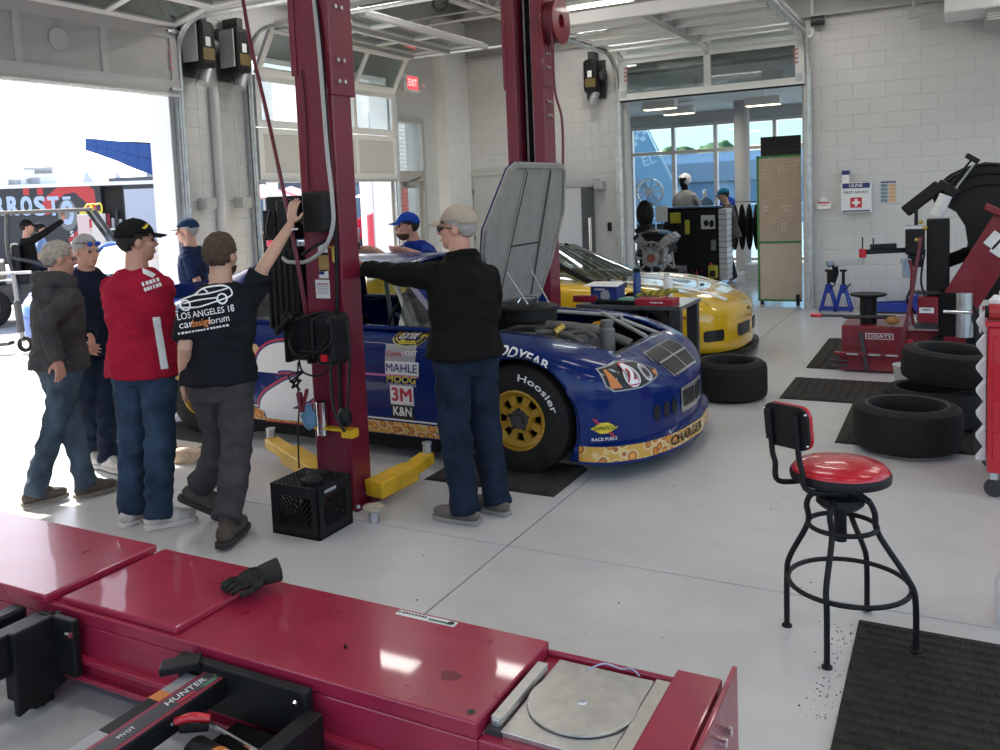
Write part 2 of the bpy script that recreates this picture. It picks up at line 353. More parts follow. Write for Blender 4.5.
# overhead doors ------------------------------------------------------------
def track(mb, pts):                                     # light C-channel rail
    mb.tube(pts, .024, 6)
def arc_track(mb, horiz, wallp, y_or_x, z_top, length, z0=0.02, rad=.38):
    # horiz: unit vector into the room; wallp: point on wall line (x,y)
    h = V((horiz[0], horiz[1], 0)); w = V((wallp[0], wallp[1], 0))
    pts = [w+V((0, 0, z0)), w+V((0, 0, z_top-rad))]
    pts += [w+h*(rad*(1-cos(PI/2*k/8)))+V((0, 0, z_top-rad+rad*sin(PI/2*k/8))) for k in range(1, 9)]
    pts += [w+h*length+V((0, 0, z_top))]
    mb.tube(pts, .026, 8)
    mb.tube([p-h*.0+V((0, 0, .0))+h.cross(V((0, 0, 1)))*.035 for p in pts], .012, 6)
def section(par, o, ax, up, w, h, cols, glass, name='door_section', th=.045, mframe=None, pane=None, rail=.09, st=.075):
    # one door section: corner o, width along ax, height along up; rails, stiles and panes/panels
    M = frame(o, ax, up); mf = mframe or DWHT; f = MB()
    f.bb(0, w, 0, rail, -th/2, th/2, M); f.bb(0, w, h-rail*.8, h, -th/2, th/2, M)
    xs = [i*w/cols for i in range(cols+1)]
    for i, x in enumerate(xs):
        a = max(0, x-st/2); b = min(w, x+st/2)
        if i == 0: b = st*1.2
        if i == cols: a = w-st*1.2
        f.bb(a, b, rail, h-rail*.8, -th/2, th/2, M)
    s = f.build(name, mf, par)
    for i in range(cols):
        a = xs[i]+(st*1.2 if i == 0 else st/2); b = xs[i+1]-(st*1.2 if i == cols-1 else st/2)
        q = MB(); d = .004 if glass else .012
        q.bb(a, b, rail, h-rail*.8, -d/2, d/2, M); q.build('pane' if glass else 'panel', pane or (M_glass if glass else GREY), s)
    return s
# door 1 (front bay): bottom section hangs below the head, the rest lies overhead
d1 = struct(thing('door_1', 'grey sectional bay door rolled up over the sunlit opening', None, (XL, D1b, 0)))
W1 = D1b-D1a+.08
gdoor = mat('door_grey_frame', (.46, .45, .45), .42)
section(d1, (XL+.10, D1b+.05, 3.06), (0, -1, 0), (0, 0, 1), W1, .72, 4, False, mframe=gdoor, pane=GREY, rail=.15)
bt = MB(); bt.bb(XL+.06, XL+.14, D1a-.04, D1b+.05, 3.035, 3.062); bt.build('bottom_seal', M_alu, d1)
p = onx(59, 39, XL+.12); MB().lathe([(0, .004), (.07, .004), (.09, .012), (.105, .012), (.11, 0)], 24, Mrot((XL+.115, p.y, p.z), ry=PI/2)).build('porthole', gdoor, d1, smooth=40)
o = V((XL+.12, D1b+.05, 3.80))
pane_g = glass('overhead_pane', (.60, .64, .62), .12, .25)
section(d1, o, (0, -1, 0), (.9, 0, .22), W1, .6, 4, True, pane=pane_g)
for k in range(4): section(d1, (XL+.70+k*.62, D1b+.05, 3.935), (0, -1, 0), (1, 0, 0), W1, .6, 4, True, pane=pane_g)
t = MB(); arc_track(t, (1, 0), (XL+.10, D1b+.10), None, 3.87, 3.6); t.build('track', M_steel, d1, smooth=50)
t = MB(); t.bb(XL+.0, XL+.07, D1b+.06, D1b+.15, 0, 3.45); t.build('track_angle', M_steel, d1)
for z in (3.10, 3.72): MB().bb(XL+.12, XL+.155, D1b-.08, D1b+.07, z, z+.03).build('roller_hinge', M_steel, d1)
tg = MB()
for k in range(4): tg.bb(XL+.1235, XL+.125, D1b-.06, D1b-.03, 3.33+k*.055, 3.365+k*.055)
tg.build('warning_sticker', mat('sticker_red', (.55, .22, .22), .5), d1)
# door 2 (next bay): half open
d2 = struct(thing('door_2', 'white sectional bay door half raised with one glazed row', None, (XL, D2b, 0)))
W2 = D2b-D2a+.06
section(d2, (XL+.10, D2b+.03, 2.13), (0, -1, 0), (0, 0, 1), W2, .64, 3, False, pane=mat('door_panel_white', (.60, .59, .57), .45))
section(d2, (XL+.10, D2b+.03, 2.78), (0, -1, 0), (0, 0, 1), W2, .63, 3, True)
section(d2, (XL+.11, D2b+.03, 3.42), (0, -1, 0), (.30, 0, .53), W2, .6, 3, True, pane=pane_g)
for k in range(2): section(d2, (XL+.47+k*.62, D2b+.03, 3.97), (0, -1, 0), (1, 0, 0), W2, .6, 3, True, pane=pane_g)
for k in range(3): MB().bb(XL+.45+k*.62, XL+.53+k*.62, D2a, D2b, 3.89, 3.95).build('strut', M_galv2, d2)
for y, s in ((D2b+.08, 0), (D2a-.08, 1)):
    t = MB(); arc_track(t, (1, 0), (XL+.10, y), None, 3.93, 3.4); t.build('track', M_steel, d2, smooth=50)
    MB().bb(XL, XL+.07, y-.04, y+.04, 0, 3.4).build('track_angle', M_steel, d2)
MB().bb(XL+.06, XL+.15, D2a, D2b, 2.10, 2.135).build('bottom_seal', M_alu, d2)
# door 3 (glazed door to the showroom)
d3 = struct(thing('door_3', 'glazed white sectional door rolled up over the showroom opening', None, (OX1, YB, 0)))
W3 = OX1-OX0+.1
section(d3, (OX0-.05, YB-.10, 3.21), (1, 0, 0), (0, 0, 1), W3, .63, 2, True, rail=.10, st=.10, pane=glass('door_pane', (.72, .76, .75), .03, .22))
section(d3, (OX0-.05, YB-.11, 3.84), (1, 0, 0), (0, -.6, .12), W3, .6, 2, True, rail=.07)
for k in range(4):
    section(d3, (OX0-.05, YB-.74-k*.62, 3.965), (1, 0, 0), (0, -1, 0), W3, .6, 2, True, rail=.07)
    MB().bb(OX0, OX1, YB-.76-k*.62, YB-.68-k*.62, 3.88, 3.94).build('strut', DWHT, d3)
MB().bb(-3.31, -3.19, YB-3.2, YB-.7, 3.87, 3.93).build('strut', M_galv2, d3)
MB().bb(OX0-.05, OX1+.05, YB-3.28, YB-3.2, 3.84, 3.98).build('end_rail', DWHT, d3)
for x in (OX0-.10, OX1+.09):
    t = MB(); arc_track(t, (0, -1), (x, YB-.09), None, 3.90, 3.5); t.build('track', M_steel, d3, smooth=50)
    MB().bb(x-.05, x+.05, YB-.10, YB-.03, 0, 3.42).build('track_angle', M_steel, d3)
    MB().bb(x-.03, x+.03, YB-3.6, YB-.45, 3.93, 3.99).build('track_angle', M_steel, d3)
MB().bb(OX0-.05, OX1+.05, YB-.12, YB-.06, 3.185, 3.212).build('bottom_seal', M_black, d3)
for x in (OX0+.02, OX1-.02): MB().bb(x-.045, x+.045, YB-.135, YB-.12, 3.25, 3.36).build('roller_hinge', M_steel, d3)
MB().bb(-3.28, -3.22, YB-.14, YB-.12, 3.76, 3.88).build('roller_hinge', M_steel, d3)
for xx in (OX0+.06, OX1-.06):
    tg = MB()
    for k in range(4): tg.bb(xx-.03, xx+.03, YB-.1245, YB-.123, 3.50+k*.06, 3.53+k*.06)
    tg.build('warning_sticker', MATS['sticker_red'], d3)
MB().cyl((-1.79, YB-.14, 4.05), (-1.62, YB-.14, 4.05), .07, n=16).build('cable_drum', M_dark, d3, smooth=40)
MB().tube([(OX0+.3, YB-3.36, 4.05), (OX0+.3, YB-3.36, 3.72)], .03, 8).build('bumper', M_black, d3)
# entry door with transom in the left wall, grey steel door in the back wall
e4 = struct(thing('door_4', 'aluminium framed glass entry door with transom window', None, (XL, EDa, 0)))
ef = MB(); bz = mat('door_frame_grey', (.45, .44, .42), .4, metal=.3)
for a, b in ((EDa, EDa+.05), (EDb-.06, EDb)): ef.bb(XL-.12, XL+.06, a, b, 0, 3.1)
for z0, z1 in ((3.03, 3.1), (2.10, 2.27)): ef.bb(XL-.12, XL+.06, EDa+.07, EDb-.07, z0, z1)
ef.build('frame', bz, e4); MB().bb(XL-.03, XL-.02, EDa+.05, EDb-.06, 2.27, 3.03).build('pane', M_glass, e4)
lf = MB(); lf.bb(XL-.06, XL-.01, EDa+.05, EDa+.11, 0, 2.1); lf.bb(XL-.06, XL-.01, EDb-.13, EDb-.06, 0, 2.1); lf.bb(XL-.06, XL-.01, EDa+.16, EDb-.16, 2.0, 2.1); lf.bb(XL-.06, XL-.01, EDa+.16, EDb-.16, 0, .25)
L = lf.build('door_leaf', bz, e4); MB().bb(XL-.04, XL-.03, EDa+.11, EDb-.13, .25, 2.0).build('pane', M_glass, L)
c = MB(); c.bb(XL+.02, XL+.08, EDa+.32, EDa+.62, 2.02, 2.09); c.bar((XL+.05, EDa+.4, 2.10), (XL+.05, EDa+.7, 2.17), .02, .02); c.build('door_closer', M_alu, e4)
MB().tube([(XL+.02, EDa+.14, 1.0), (XL+.07, EDa+.14, 1.0), (XL+.07, EDa+.14, 1.3), (XL+.02, EDa+.14, 1.3)], .012, 6).build('handle', M_alu, e4)
d5 = struct(thing('door_5', 'grey painted steel door in the back wall', None, (-6.9, YB, 0)))
dg_ = mat('steel_door_grey', (.50, .50, .49), .45)
f5 = MB(); f5.bb(-7.42, -7.34, YB-.03, YB+.05, 0, 2.27); f5.bb(-6.38, -6.30, YB-.03, YB+.05, 0, 2.27); f5.bb(-7.34, -6.38, YB-.03, YB+.05, 2.17, 2.27); f5.build('frame', dg_, d5)
lf5 = MB().bb(-7.33, -6.39, YB-.012, YB+.03, .01, 2.16).build('door_leaf', dg_, d5)
for z in (.3, 1.1, 1.9): MB().cyl((-7.335, YB-.02, z-.05), (-7.335, YB-.02, z+.05), .01, n=8).build('hinge', M_dark, lf5)
MB().tube([(-6.47, YB-.02, 1.0), (-6.47, YB-.07, 1.0), (-6.58, YB-.07, 1.0)], .01, 6).build('handle', M_alu, lf5)
# showroom shell: ceiling, window wall, column
sh = MB(); sh.bb(-7.88, 8, YB+.2, 21.8, 3.62, 3.72); struct(sh.build('ceiling_showroom', mat('showroom_ceiling', (.55, .55, .54), .7)), 'pale plain showroom ceiling')
WY = 21.5; w1 = struct(thing('window_1', 'tall showroom window wall in white mullions', None, (-4, WY, 0)))
mul = mat('mullion', (.62, .62, .62), .35, metal=.4)
wt = ony(715, 121, WY).z; wm = ony(715, 150, WY).z
SB = MB(); SB.bb(-7.88, 8, WY-.1, WY+.15, wt, 3.7); SB.build('head_panel', mat('showroom_wall', (.52, .52, .51), .7), w1)
xs = [ony(q, 150, WY).x for q in (632, 674, 716, 775, 836)]; dx = xs[2]-xs[1]
xs = [xs[0]-2*dx, xs[0]-dx]+xs+[xs[-1]+dx*1.4]
for x in xs: MB().bb(x-.04, x+.04, WY-.08, WY+.08, 0, wt).build('mullion', mul, w1)
for z in (.08, wm, wt-.05): MB().bb(xs[0], xs[-1], WY-.07, WY+.07, z-.04, z+.04).build('mullion', mul, w1)
pg = glass('tinted_pane', (.62, .77, .84), .02, .08)
for a, b in zip(xs, xs[1:]):
    for z0, z1 in ((.14, wm-.06), (wm+.06, wt-.1)): MB().bb(a+.06, b-.06, WY-.005, WY+.005, z0, z1).build('pane', pg, w1)
cx = ony(742, 150, 19.5).x; struct(MB().cyl((cx, 19.5, 0), (cx, 19.5, 3.63), .16, n=24).build('trim_1', mat('column_grey', (.46, .46, .46), .5), smooth=40), 'round white column before the showroom windows')
struct(MB().bb(-7.9, -7.7, YB+.2, 21.8, 0, 3.7).build('wall_showroom', M_block), 'white side wall of the showroom')
# ------------------------------------------------------------- cars
def cinterp(st, x):
    # smooth interpolation of station rows (sorted by falling x)
    for i in range(len(st)-1):
        if st[i][0] >= x >= st[i+1][0]: break
    p1, p2 = st[i], st[i+1]; p0 = st[max(i-1, 0)]; p3 = st[min(i+2, len(st)-1)]
    t = (p1[0]-x)/(p1[0]-p2[0]); out = []
    for k in range(1, len(p1)):
        m1 = (p2[k]-p0[k])/((p0[0]-p2[0]) or 1)*(p1[0]-p2[0]); m2 = (p3[k]-p1[k])/((p1[0]-p3[0]) or 1)*(p1[0]-p2[0])
        out.append((2*t**3-3*t*t+1)*p1[k]+(t**3-2*t*t+t)*m1+(-2*t**3+3*t*t)*p2[k]+(t**3-t*t)*m2)
    return out
def car_body(st, arches, r, step=.03, cut=None, za=.36):
    xs = []; x = st[0][0]
    for a, b in zip(st, st[1:]):
        n = max(1, int(round((a[0]-b[0])/step))); xs += [a[0]-(a[0]-b[0])*k/n for k in range(n)]
    xs.append(st[-1][0]); prof = []
    for x in xs:
        zb, wm, zsh, wt, zt, zc = cinterp(st, x)
        P = [(wm*.93, zb), (wm*.985, zb+(zsh-zb)*.22), (wm, zb+(zsh-zb)*.6), (wm*.985, zsh), ((wm*.985+wt*2)/3, zsh+(zt-zsh)*.72), (wt*.86, zt), (wt*.5, zt+(zc-zt)*.7), (0, zc)]
        q = spline([V((a, b, 0)) for a, b in P], 6); q = [q[0]]+[q[0].lerp(q[6], k/8) for k in range(1, 0)]+q[1:]
        prof.append([(p.x, p.y) for p in q])
    n = len(prof[0]); vs = []
    for x, pr in zip(xs, prof):
        vs += [[x, -a, b] for a, b in pr]+[[x, a, b] for a, b in pr[-2::-1]]
    w = 2*n-1; dead = set()
    for i, v in enumerate(vs):
        for ax in arches:
            if abs(v[1]) > .5:
                dx, dz = v[0]-ax, v[2]-za; d = math.hypot(dx, dz)
                if d < r: dead.add(i)
    fs = []
    for i in range(len(xs)-1):
        for j in range(w-1):
            f = (i*w+j, i*w+j+1, (i+1)*w+j+1, (i+1)*w+j)
            if all(k in dead for k in f): continue
            if cut and all(cut(*vs[k]) for k in f): continue
            fs.append(f)
    for i in dead:
        v = vs[i]; ax = min(arches, key=lambda a: abs(a-v[0])); dx, dz = v[0]-ax, v[2]-za; d = math.hypot(dx, dz) or 1
        v[0] = ax+dx*r/d; v[2] = za+dz*r/d
    fs.append(tuple((len(xs)-1)*w+j for j in range(w))); fs.append(tuple(range(w-1, -1, -1)))
    mb = MB(); mb.add(vs, fs); return mb
def patch(a, b, c, d, bulge=(0, 0, 0), n=10, m=6):
    a, b, c, d, g = V(a), V(b), V(c), V(d), V(bulge)
    return lambda u, v: tuple(a.lerp(b, u).lerp(d.lerp(c, u), v)+g*(4*u*(1-u)))
M_glassd = glass('car_glass', (.30, .36, .35), .02, .35)
def tyre(mb, c, r, w, ax=(0, 1, 0), ri=None, n=40):
    ri = ri or r*.6; h = w/2
    prof = [(ri, -h*.86), (ri+.012, -h*.96), (ri+(r-ri)*.45, -h), (r-.035, -h*.93), (r-.008, -h*.80), (r, -h*.55), (r, h*.55), (r-.008, h*.80), (r-.035, h*.93), (ri+(r-ri)*.45, h), (ri+.012, h*.96), (ri, h*.86), (ri-.004, h*.5), (ri-.004, -h*.5)]
    a = V(ax).normalized(); mb.lathe(prof, n, frame(c, a.orthogonal(), a.cross(a.orthogonal())), closed=True)
def wheel(car, c, side, r, w, ri, mrim, spokes=8, name='wheel', cap=M_dark, style=0):
    # side -1: outer face towards -y
    t = MB(); tyre(t, c, r, w, ri=ri); T = t.build(name, M_rub, car, smooth=40); c = V(c); of = c+V((0, side*w*.40, 0))
    M = frame(of, (1, 0, 0), (0, 0, 1)) if side < 0 else frame(of, (-1, 0, 0), (0, 0, 1))
    rm = MB(); rm.lathe([(ri*1.02, 0), (ri*1.02, .02), (ri*.96, .022), (ri*.92, -.015), (ri*.90, -.07), (ri*.93, -w*.8), (ri*1.0, -w*.8)], 40, M, cap=False)
    if style == 0:
        rm.lathe([(.0, -.02), (ri*.44, -.02), (ri*.50, -.035), (ri*.52, -.055), (.0, -.06)], 32, M)
        rm.lathe([(ri*.74, -.05), (ri*.76, -.035), (ri*.93, -.012), (ri*.93, -.06)], 40, M, closed=True)
        for k in range(spokes):
            a = 2*PI*(k+.5)/spokes; Ms = M @ Matrix.Rotation(a, 4, 'Z')
            rm.add([(ri*.46, -.020, -.028), (ri*.8, -.030, -.032), (ri*.8, .030, -.032), (ri*.46, .020, -.028), (ri*.46, -.020, -.06), (ri*.8, -.030, -.06), (ri*.8, .030, -.06), (ri*.46, .020, -.06)], [(0, 1, 2, 3), (0, 4, 5, 1), (3, 2, 6, 7), (4, 7, 6, 5)], Ms)
    else:
        rm.lathe([(.0, -.01), (ri*.2, -.01), (ri*.24, -.05), (.0, -.05)], 24, M)
        for k in range(spokes):
            a = 2*PI*k/spokes; Ms = M @ Matrix.Rotation(a, 4, 'Z'); rm.bb(ri*.18, ri*.96, -.014, .014, -.05, -.018, Ms)
    rm.build('rim', mrim, T, smooth=35)
    b = MB(); b.lathe([(0, -.10), (ri*.9, -.10)], 24, M); b.build('brake_disc', M_matt, T)
    hb = MB(); hb.lathe([(0, .01), (.035, .01), (.04, -.01), (.062, -.012), (.065, -.03)], 20, M); hb.build('hub_cap', cap, T, smooth=40)
    if style == 0:
        for k in range(5):
            a = 2*PI*k/5+.3; q = M @ V((.068*cos(a), .068*sin(a), -.02)); MB().cyl(q, M @ V((.068*cos(a), .068*sin(a), .006)), .011, n=6).build('lug_nut', M_dark, T)
    return T
# ---- the blue stock car
CX, CY = -2.47, 5.96
car = thing('stock_race_car', 'blue stock race car with raised hood and sponsor decals beside the red lift posts', 'car', (CX, CY, 0))
LC = lambda x, y, z: (CX+x, CY+y, z)
blue = mat('race_blue', (.0015, .017, .125), .25, var=.04, coat=.4, spec=.2)
st = [(.885, .15, .04, .40, .03, .46, .47), (.86, .13, .30, .45, .26, .52, .54), (.81, .11, .52, .50, .45, .58, .60), (.73, .10, .70, .55, .61, .645, .665), (.60, .10, .85, .59, .75, .71, .735),
      (.45, .11, .945, .62, .84, .76, .79), (.30, .12, .985, .64, .90, .80, .83), (0, .14, 1.0, .68, .92, .845, .87), (-.35, .15, 1.0, .70, .92, .865, .90), (-.75, .16, .99, .74, .90, .885, .93),
      (-1.3, .16, .985, .78, .88, .905, .95), (-2.2, .16, .985, .80, .88, .93, .96), (-2.8, .16, 1.0, .80, .89, .95, .98), (-3.4, .18, .99, .80, .89, .97, .99), (-3.9, .22, .95, .80, .87, .97, .99), (-4.05, .30, .90, .80, .80, .95, .97)]
hoodcut = lambda x, y, z: abs(y) < .60+(-x)*.06 and -.72 < x < .56 and z > .7
cabcut = lambda x, y, z: (abs(y) < .74 and -3.1 < x < -.95 and z > .86)
bm_ = car_body(st, (0, -2.80), .415, cut=lambda x, y, z: hoodcut(x, y, z) or cabcut(x, y, z))
bm_.v = [LC(*p) for p in bm_.v]; body = bm_.build('body', [blue], car, smooth=50)
so_ = body.modifiers.new('shell', 'SOLIDIFY'); so_.thickness = .012; so_.offset = -1
BV = bvh_of(body)
wellm = MB()                                            # inner arches, floor pan, firewall and engine bay
for ax in (0, -2.8):
    for s in (-1, 1):
        wellm.grid(lambda u, v, ax=ax, s=s: LC(ax+.43*cos(PI*(u*1.16-.08)), s*(.97-.40*v), .36+.43*sin(PI*(u*1.16-.08))), 14, 1)
wellm.bb(*[CX-3.9, CX+.7, CY-.55, CY+.55, .16, .20]); wellm.bb(CX-.80, CX-.76, CY-.85, CY+.85, .2, .86); wellm.bb(CX-3.2, CX-3.16, CY-.85, CY+.85, .2, .92)
for s in (-1, 1): wellm.bb(CX-.8, CX+.6, CY+s*.64-.01, CY+s*.64+.01, .3, .70)
for s in (-1, 1): wellm.bb(CX-2.35, CX-.45, CY+s*.90-.02, CY+s*.90+.02, .08, .18)
wellm.build('inner_panels', M_matt, car)
rd = MB(); rd.box(CX+.50, CY, .52, .09, 1.05, .42); rd.build('radiator', M_dark, car, bev=.01)
# greenhouse
A = (-.60, -.80, .915); D = (-1.07, -.585, 1.315); mir = lambda p: (p[0], -p[1], p[2])
E_, Fq = (-2.45, -.56, 1.315), (-3.38, -.64, .985)
gw = MB(); gw.grid(patch(LC(*A), LC(*mir(A)), LC(*mir(D)), LC(*D), (.20, 0, .02)), 14, 8); gw.build('windshield', M_glassd, car, smooth=180)
gr = MB(); gr.grid(patch(LC(*D), LC(*mir(D)), LC(*mir(E_)), LC(*E_), (.05, 0, .06)), 14, 14)
rf = gr.build('roof', blue, car, smooth=180); rf.modifiers.new('s', 'SOLIDIFY').thickness = .02
gb = MB(); gb.grid(patch(LC(*E_), LC(*mir(E_)), LC(*mir(Fq)), LC(*Fq), (-.10, 0, .03)), 12, 8); gb.build('rear_window', M_glassd, car, smooth=180)
for s in (1, -1):
    q = lambda p: LC(p[0], p[1]*s, p[2])
    pl = MB(); pl.bar(q((-.56, -.815, .90)), q((-1.08, -.59, 1.32)), .05, .075); pl.build('pillar', blue, car, bev=.01)
    pl = MB(); pl.bar(q((-1.06, -.60, 1.315)), q((-2.5, -.575, 1.315)), .05, .06); pl.build('roof_rail', blue, car, bev=.012)
    pl = MB(); pl.bar(q((-1.86, -.83, .91)), q((-1.74, -.60, 1.31)), .11, .04, up=(0, 1, 0)); pl.build('pillar', blue, car, bev=.008)
    cp = MB(); a, b, c, d = q((-2.42, -.845, .93)), q((-3.42, -.72, .97)), q((-2.52, -.565, 1.32)), q((-2.28, -.60, 1.315)); cp.grid(patch(a, b, c, d, (0, -.03*s, .02)), 8, 8); o = cp.build('pillar', blue, car, smooth=180); o.modifiers.new('s', 'SOLIDIFY').thickness = .015
    qg = MB(); qg.add([q((-1.93, -.825, .92)), q((-2.42, -.835, .93)), q((-2.25, -.61, 1.29)), q((-1.83, -.615, 1.29))], [(0, 1, 2, 3)]); qg.build('quarter_window', M_glassd, car)
    vg = MB(); vg.add([q((-.66, -.81, .915)), q((-.98, -.815, .915)), q((-1.0, -.64, 1.23))], [(0, 1, 2)]); vg.build('vent_window', M_glassd, car)
    bl = MB(); bl.bar(q((-.62, -.81, .905)), q((-2.45, -.85, .925)), .06, .03); bl.build('belt_trim', blue, car, bev=.01)
cg = MB(); tb = lambda *p: cg.tube([LC(*a) for a in p], .021, 8)
for s in (-1, 1):
    tb((-.95, s*.70, .3), (-.95, s*.70, .92), (-1.20, s*.53, 1.27), (-2.0, s*.52, 1.28), (-3.0, s*.55, .9)); tb((-2.0, s*.52, 1.28), (-2.0, s*.68, .25)); tb((-.95, s*.70, .62), (-2.0, s*.68, .60)); tb((-.95, s*.70, .4), (-2.0, s*.68, .78))
tb((-1.20, -.53, 1.27), (-1.20, .53, 1.27)); tb((-2.0, -.52, 1.28), (-2.0, .52, 1.28)); tb((-2.0, -.5, 1.25), (-2.0, .5, .4)); tb((-.95, -.7, .85), (-.95, .7, .85))
cg.build('roll_cage', M_galv2, car, smooth=60)
se = MB(); se.bb(*[CX-1.95, CX-1.85, CY-.62, CY-.18, .25, 1.02]); se.bb(CX-1.9, CX-1.4, CY-.62, CY-.18, .25, .40); se.bb(CX-1.93, CX-1.75, CY-.60, CY-.20, 1.02, 1.18); se.build('racing_seat', M_black, car, bev=.04)
ds = MB(); ds.bb(CX-1.05, CX-.80, CY-.8, CY+.8, .78, .90); ds.build('dashboard', M_matt, car, bev=.03)
swm = MB(); swm.tube([LC(-1.22+.05*sin(a), -.40+.18*cos(a), .90+.17*sin(a)) for a in [2*PI*k/20 for k in range(20)]], .014, 8, closed=True); swm.bar(LC(-1.2, -.4, .9), LC(-.95, -.4, .84), .03, .03); swm.build('steering_wheel', M_black, car, smooth=60)
sp = MB(); sp.box(CX-3.98, CY, 1.045, .015, 1.65, .13, None); sp.build('rear_spoiler', blue, car)
# wheels
gold = mat('wheel_gold', (.46, .26, .025), .35, metal=.2, var=.08, coat=.2)
wheel_front = wheel(car, LC(0, -.835, .365), -1, .362, .30, .195, gold); wheel(car, LC(0, .835, .365), 1, .362, .30, .195, gold)
wheel(car, LC(-2.80, -.835, .365), -1, .362, .30, .195, gold); wheel(car, LC(-2.80, .835, .365), 1, .362, .30, .195, gold)
vs, fs = text('Hoosier', .062, .03, spacing=1.05, width=.34); rr = .285
arc = [(rr*cos(R(50)-x/rr)+y*cos(R(50)-x/rr), rr*sin(R(50)-x/rr)+y*sin(R(50)-x/rr), z) for x, y, z in vs]
decal('tyre_lettering', (arc, fs), frame(LC(0, -.987, .365), (1, 0, 0), (0, 0, 1)), M_wtext, wheel_front, eps=.003)
# hood propped nearly upright against the windshield
hgrey = mat('hood_underside', (.30, .29, .27), .5, var=.10, scale=9)
hb_, ht_ = V(LC(-.52, 0, .97)), V(LC(-.25, 0, 2.04)); hx = V((0, 1, 0)); hu = (ht_-hb_).normalized(); HL = (ht_-hb_).length; hn = hx.cross(hu)
hM = frame(hb_+V((0, .09, 0)), hx, hu); ph = [(-.30, 0), (.50, 0), (.60, .30), (.66, .72), (.50, HL-.02), (.42, HL), (-.40, HL), (-.50, HL-.05), (-.70, .62), (-.66, .45)]
hd = MB(); hd.prism(ph, -.02, hM); hood = hd.build('hood', [hgrey], car, bev=.006); hood['label'] = 'grey ribbed underside of the raised hood'
rb_ = MB()
for p, q in zip(ph, ph[1:]+ph[:1]): rb_.bar(hM @ V((p[0]*.96, p[1]*.96+.02, .006)), hM @ V((q[0]*.96, q[1]*.96+.02, .006)), .035, .014, up=hn)
for x0, x1 in ((-.30, -.22), (.30, .22)): rb_.bar(hM @ V((x0, .02, .006)), hM @ V((x1, HL-.03, .006)), .02, .012, up=hn)
rb_.build('hood_rib', hgrey, hood, bev=.004)
sm = MB()
for x0, x1, y0, y1 in ((-.29, -.21, .05, HL-.06), (.29, .21, .05, HL-.06)): sm.bar(hM @ V((x0, y0, .014)), hM @ V((x1, y1, .014)), .008, .004, up=hn)
sm.bar(hM @ V((-.27, .48, .004)), hM @ V((.27, .48, .004)), .008, .006, up=hn)
sm.build('hood_seam', M_matt, hood)
hs = MB(); hs.prism(ph, -.006, hM @ Matrix.Translation((0, 0, -.022))); hs.build('hood_skin', blue, hood)
for a_, b_ in ((LC(-.48, -.12, 1.28), LC(-.30, -.10, 1.0)), (LC(-.46, .28, 1.25), LC(-.22, .10, .99))): MB().tube([a_, b_], .006, 6).build('prop_rod', M_steel, hood)
# engine
ac = MB(); ac.lathe([(0, 0), (.20, 0), (.212, .015), (.212, .09), (.22, .095), (.22, .112), (.205, .12), (.06, .135), (0, .135)], 36, Mrot(LC(-.33, -.03, .87))); acl = ac.build('air_cleaner', M_black, car, smooth=35)
MB().tube([LC(-.42, -.03, 1.0), LC(-.40, .0, 1.05), LC(-.27, .0, 1.05), LC(-.25, -.03, 1.0)], .006, 6).build('bail_wire', M_chrome, acl)
eg = MB(); eg.bb(CX-.55, CX+.15, CY-.20, CY+.20, .4, .80)
for s in (-1, 1): eg.bar(LC(-.55, s*.28, .72), LC(.12, s*.28, .72), .18, .13, up=(0, s*.6, .8))
en = eg.build('engine_block', mat('cast_metal', (.22, .21, .20), .45, metal=.5, var=.3, scale=16), car, bev=.02)
pp = MB()
for k in range(4):
    x = -.48+k*.17
    for s in (-1, 1): pp.tube([LC(x, s*.36, .70), LC(x+.03, s*.46, .70), LC(x+.02, s*.5, .60), LC(x-.05, s*.48, .45)], .022, 8, sub=3)
pp.build('exhaust_header', mat('header_grey', (.16, .15, .135), .5, metal=.6, var=.25, scale=20), en, smooth=60)
hz = MB(); hz.tube([LC(-.10, -.22, .87), LC(.12, -.20, .86), LC(.32, -.12, .80), LC(.48, -.10, .74)], .034, 10, sub=5); hz.tube([LC(-.12, -.35, .84), LC(.08, -.33, .83), LC(.26, -.42, .78)], .022, 8, sub=4); hz.tube([LC(.02, -.30, .82), LC(.2, -.28, .84), LC(.32, -.36, .82)], .018, 8, sub=4)
hz.build('coolant_hose', mat('hose_grey', (.12, .115, .105), .55, var=.2, scale=15), en, smooth=60)
MB().lathe([(0, 0), (.052, 0), (.052, .16), (.04, .175), (.04, .20), (.046, .20), (.046, .225), (0, .225)], 20, Mrot(LC(.34, -.18, .69))).build('oil_filler', mat('filler_grey', (.16, .155, .145), .5), en, smooth=35)
MB().tube([LC(.02, -.36, .84), LC(.06, -.30, .88)], .028, 10).build('filler_cap', mat('brass', (.5, .36, .10), .35, metal=.8), en, smooth=40)
for a, b in (((.05, .52, .86), (.52, .12, .76)), ((-.6, .5, .88), (.2, .55, .84)), ((.2, .5, .82), (.5, .5, .72)), ((-.6, -.5, .86), (.1, -.54, .80))): MB().tube([LC(*a), LC(*b)], .016, 8).build('brace_tube', M_galv2, car, smooth=60)
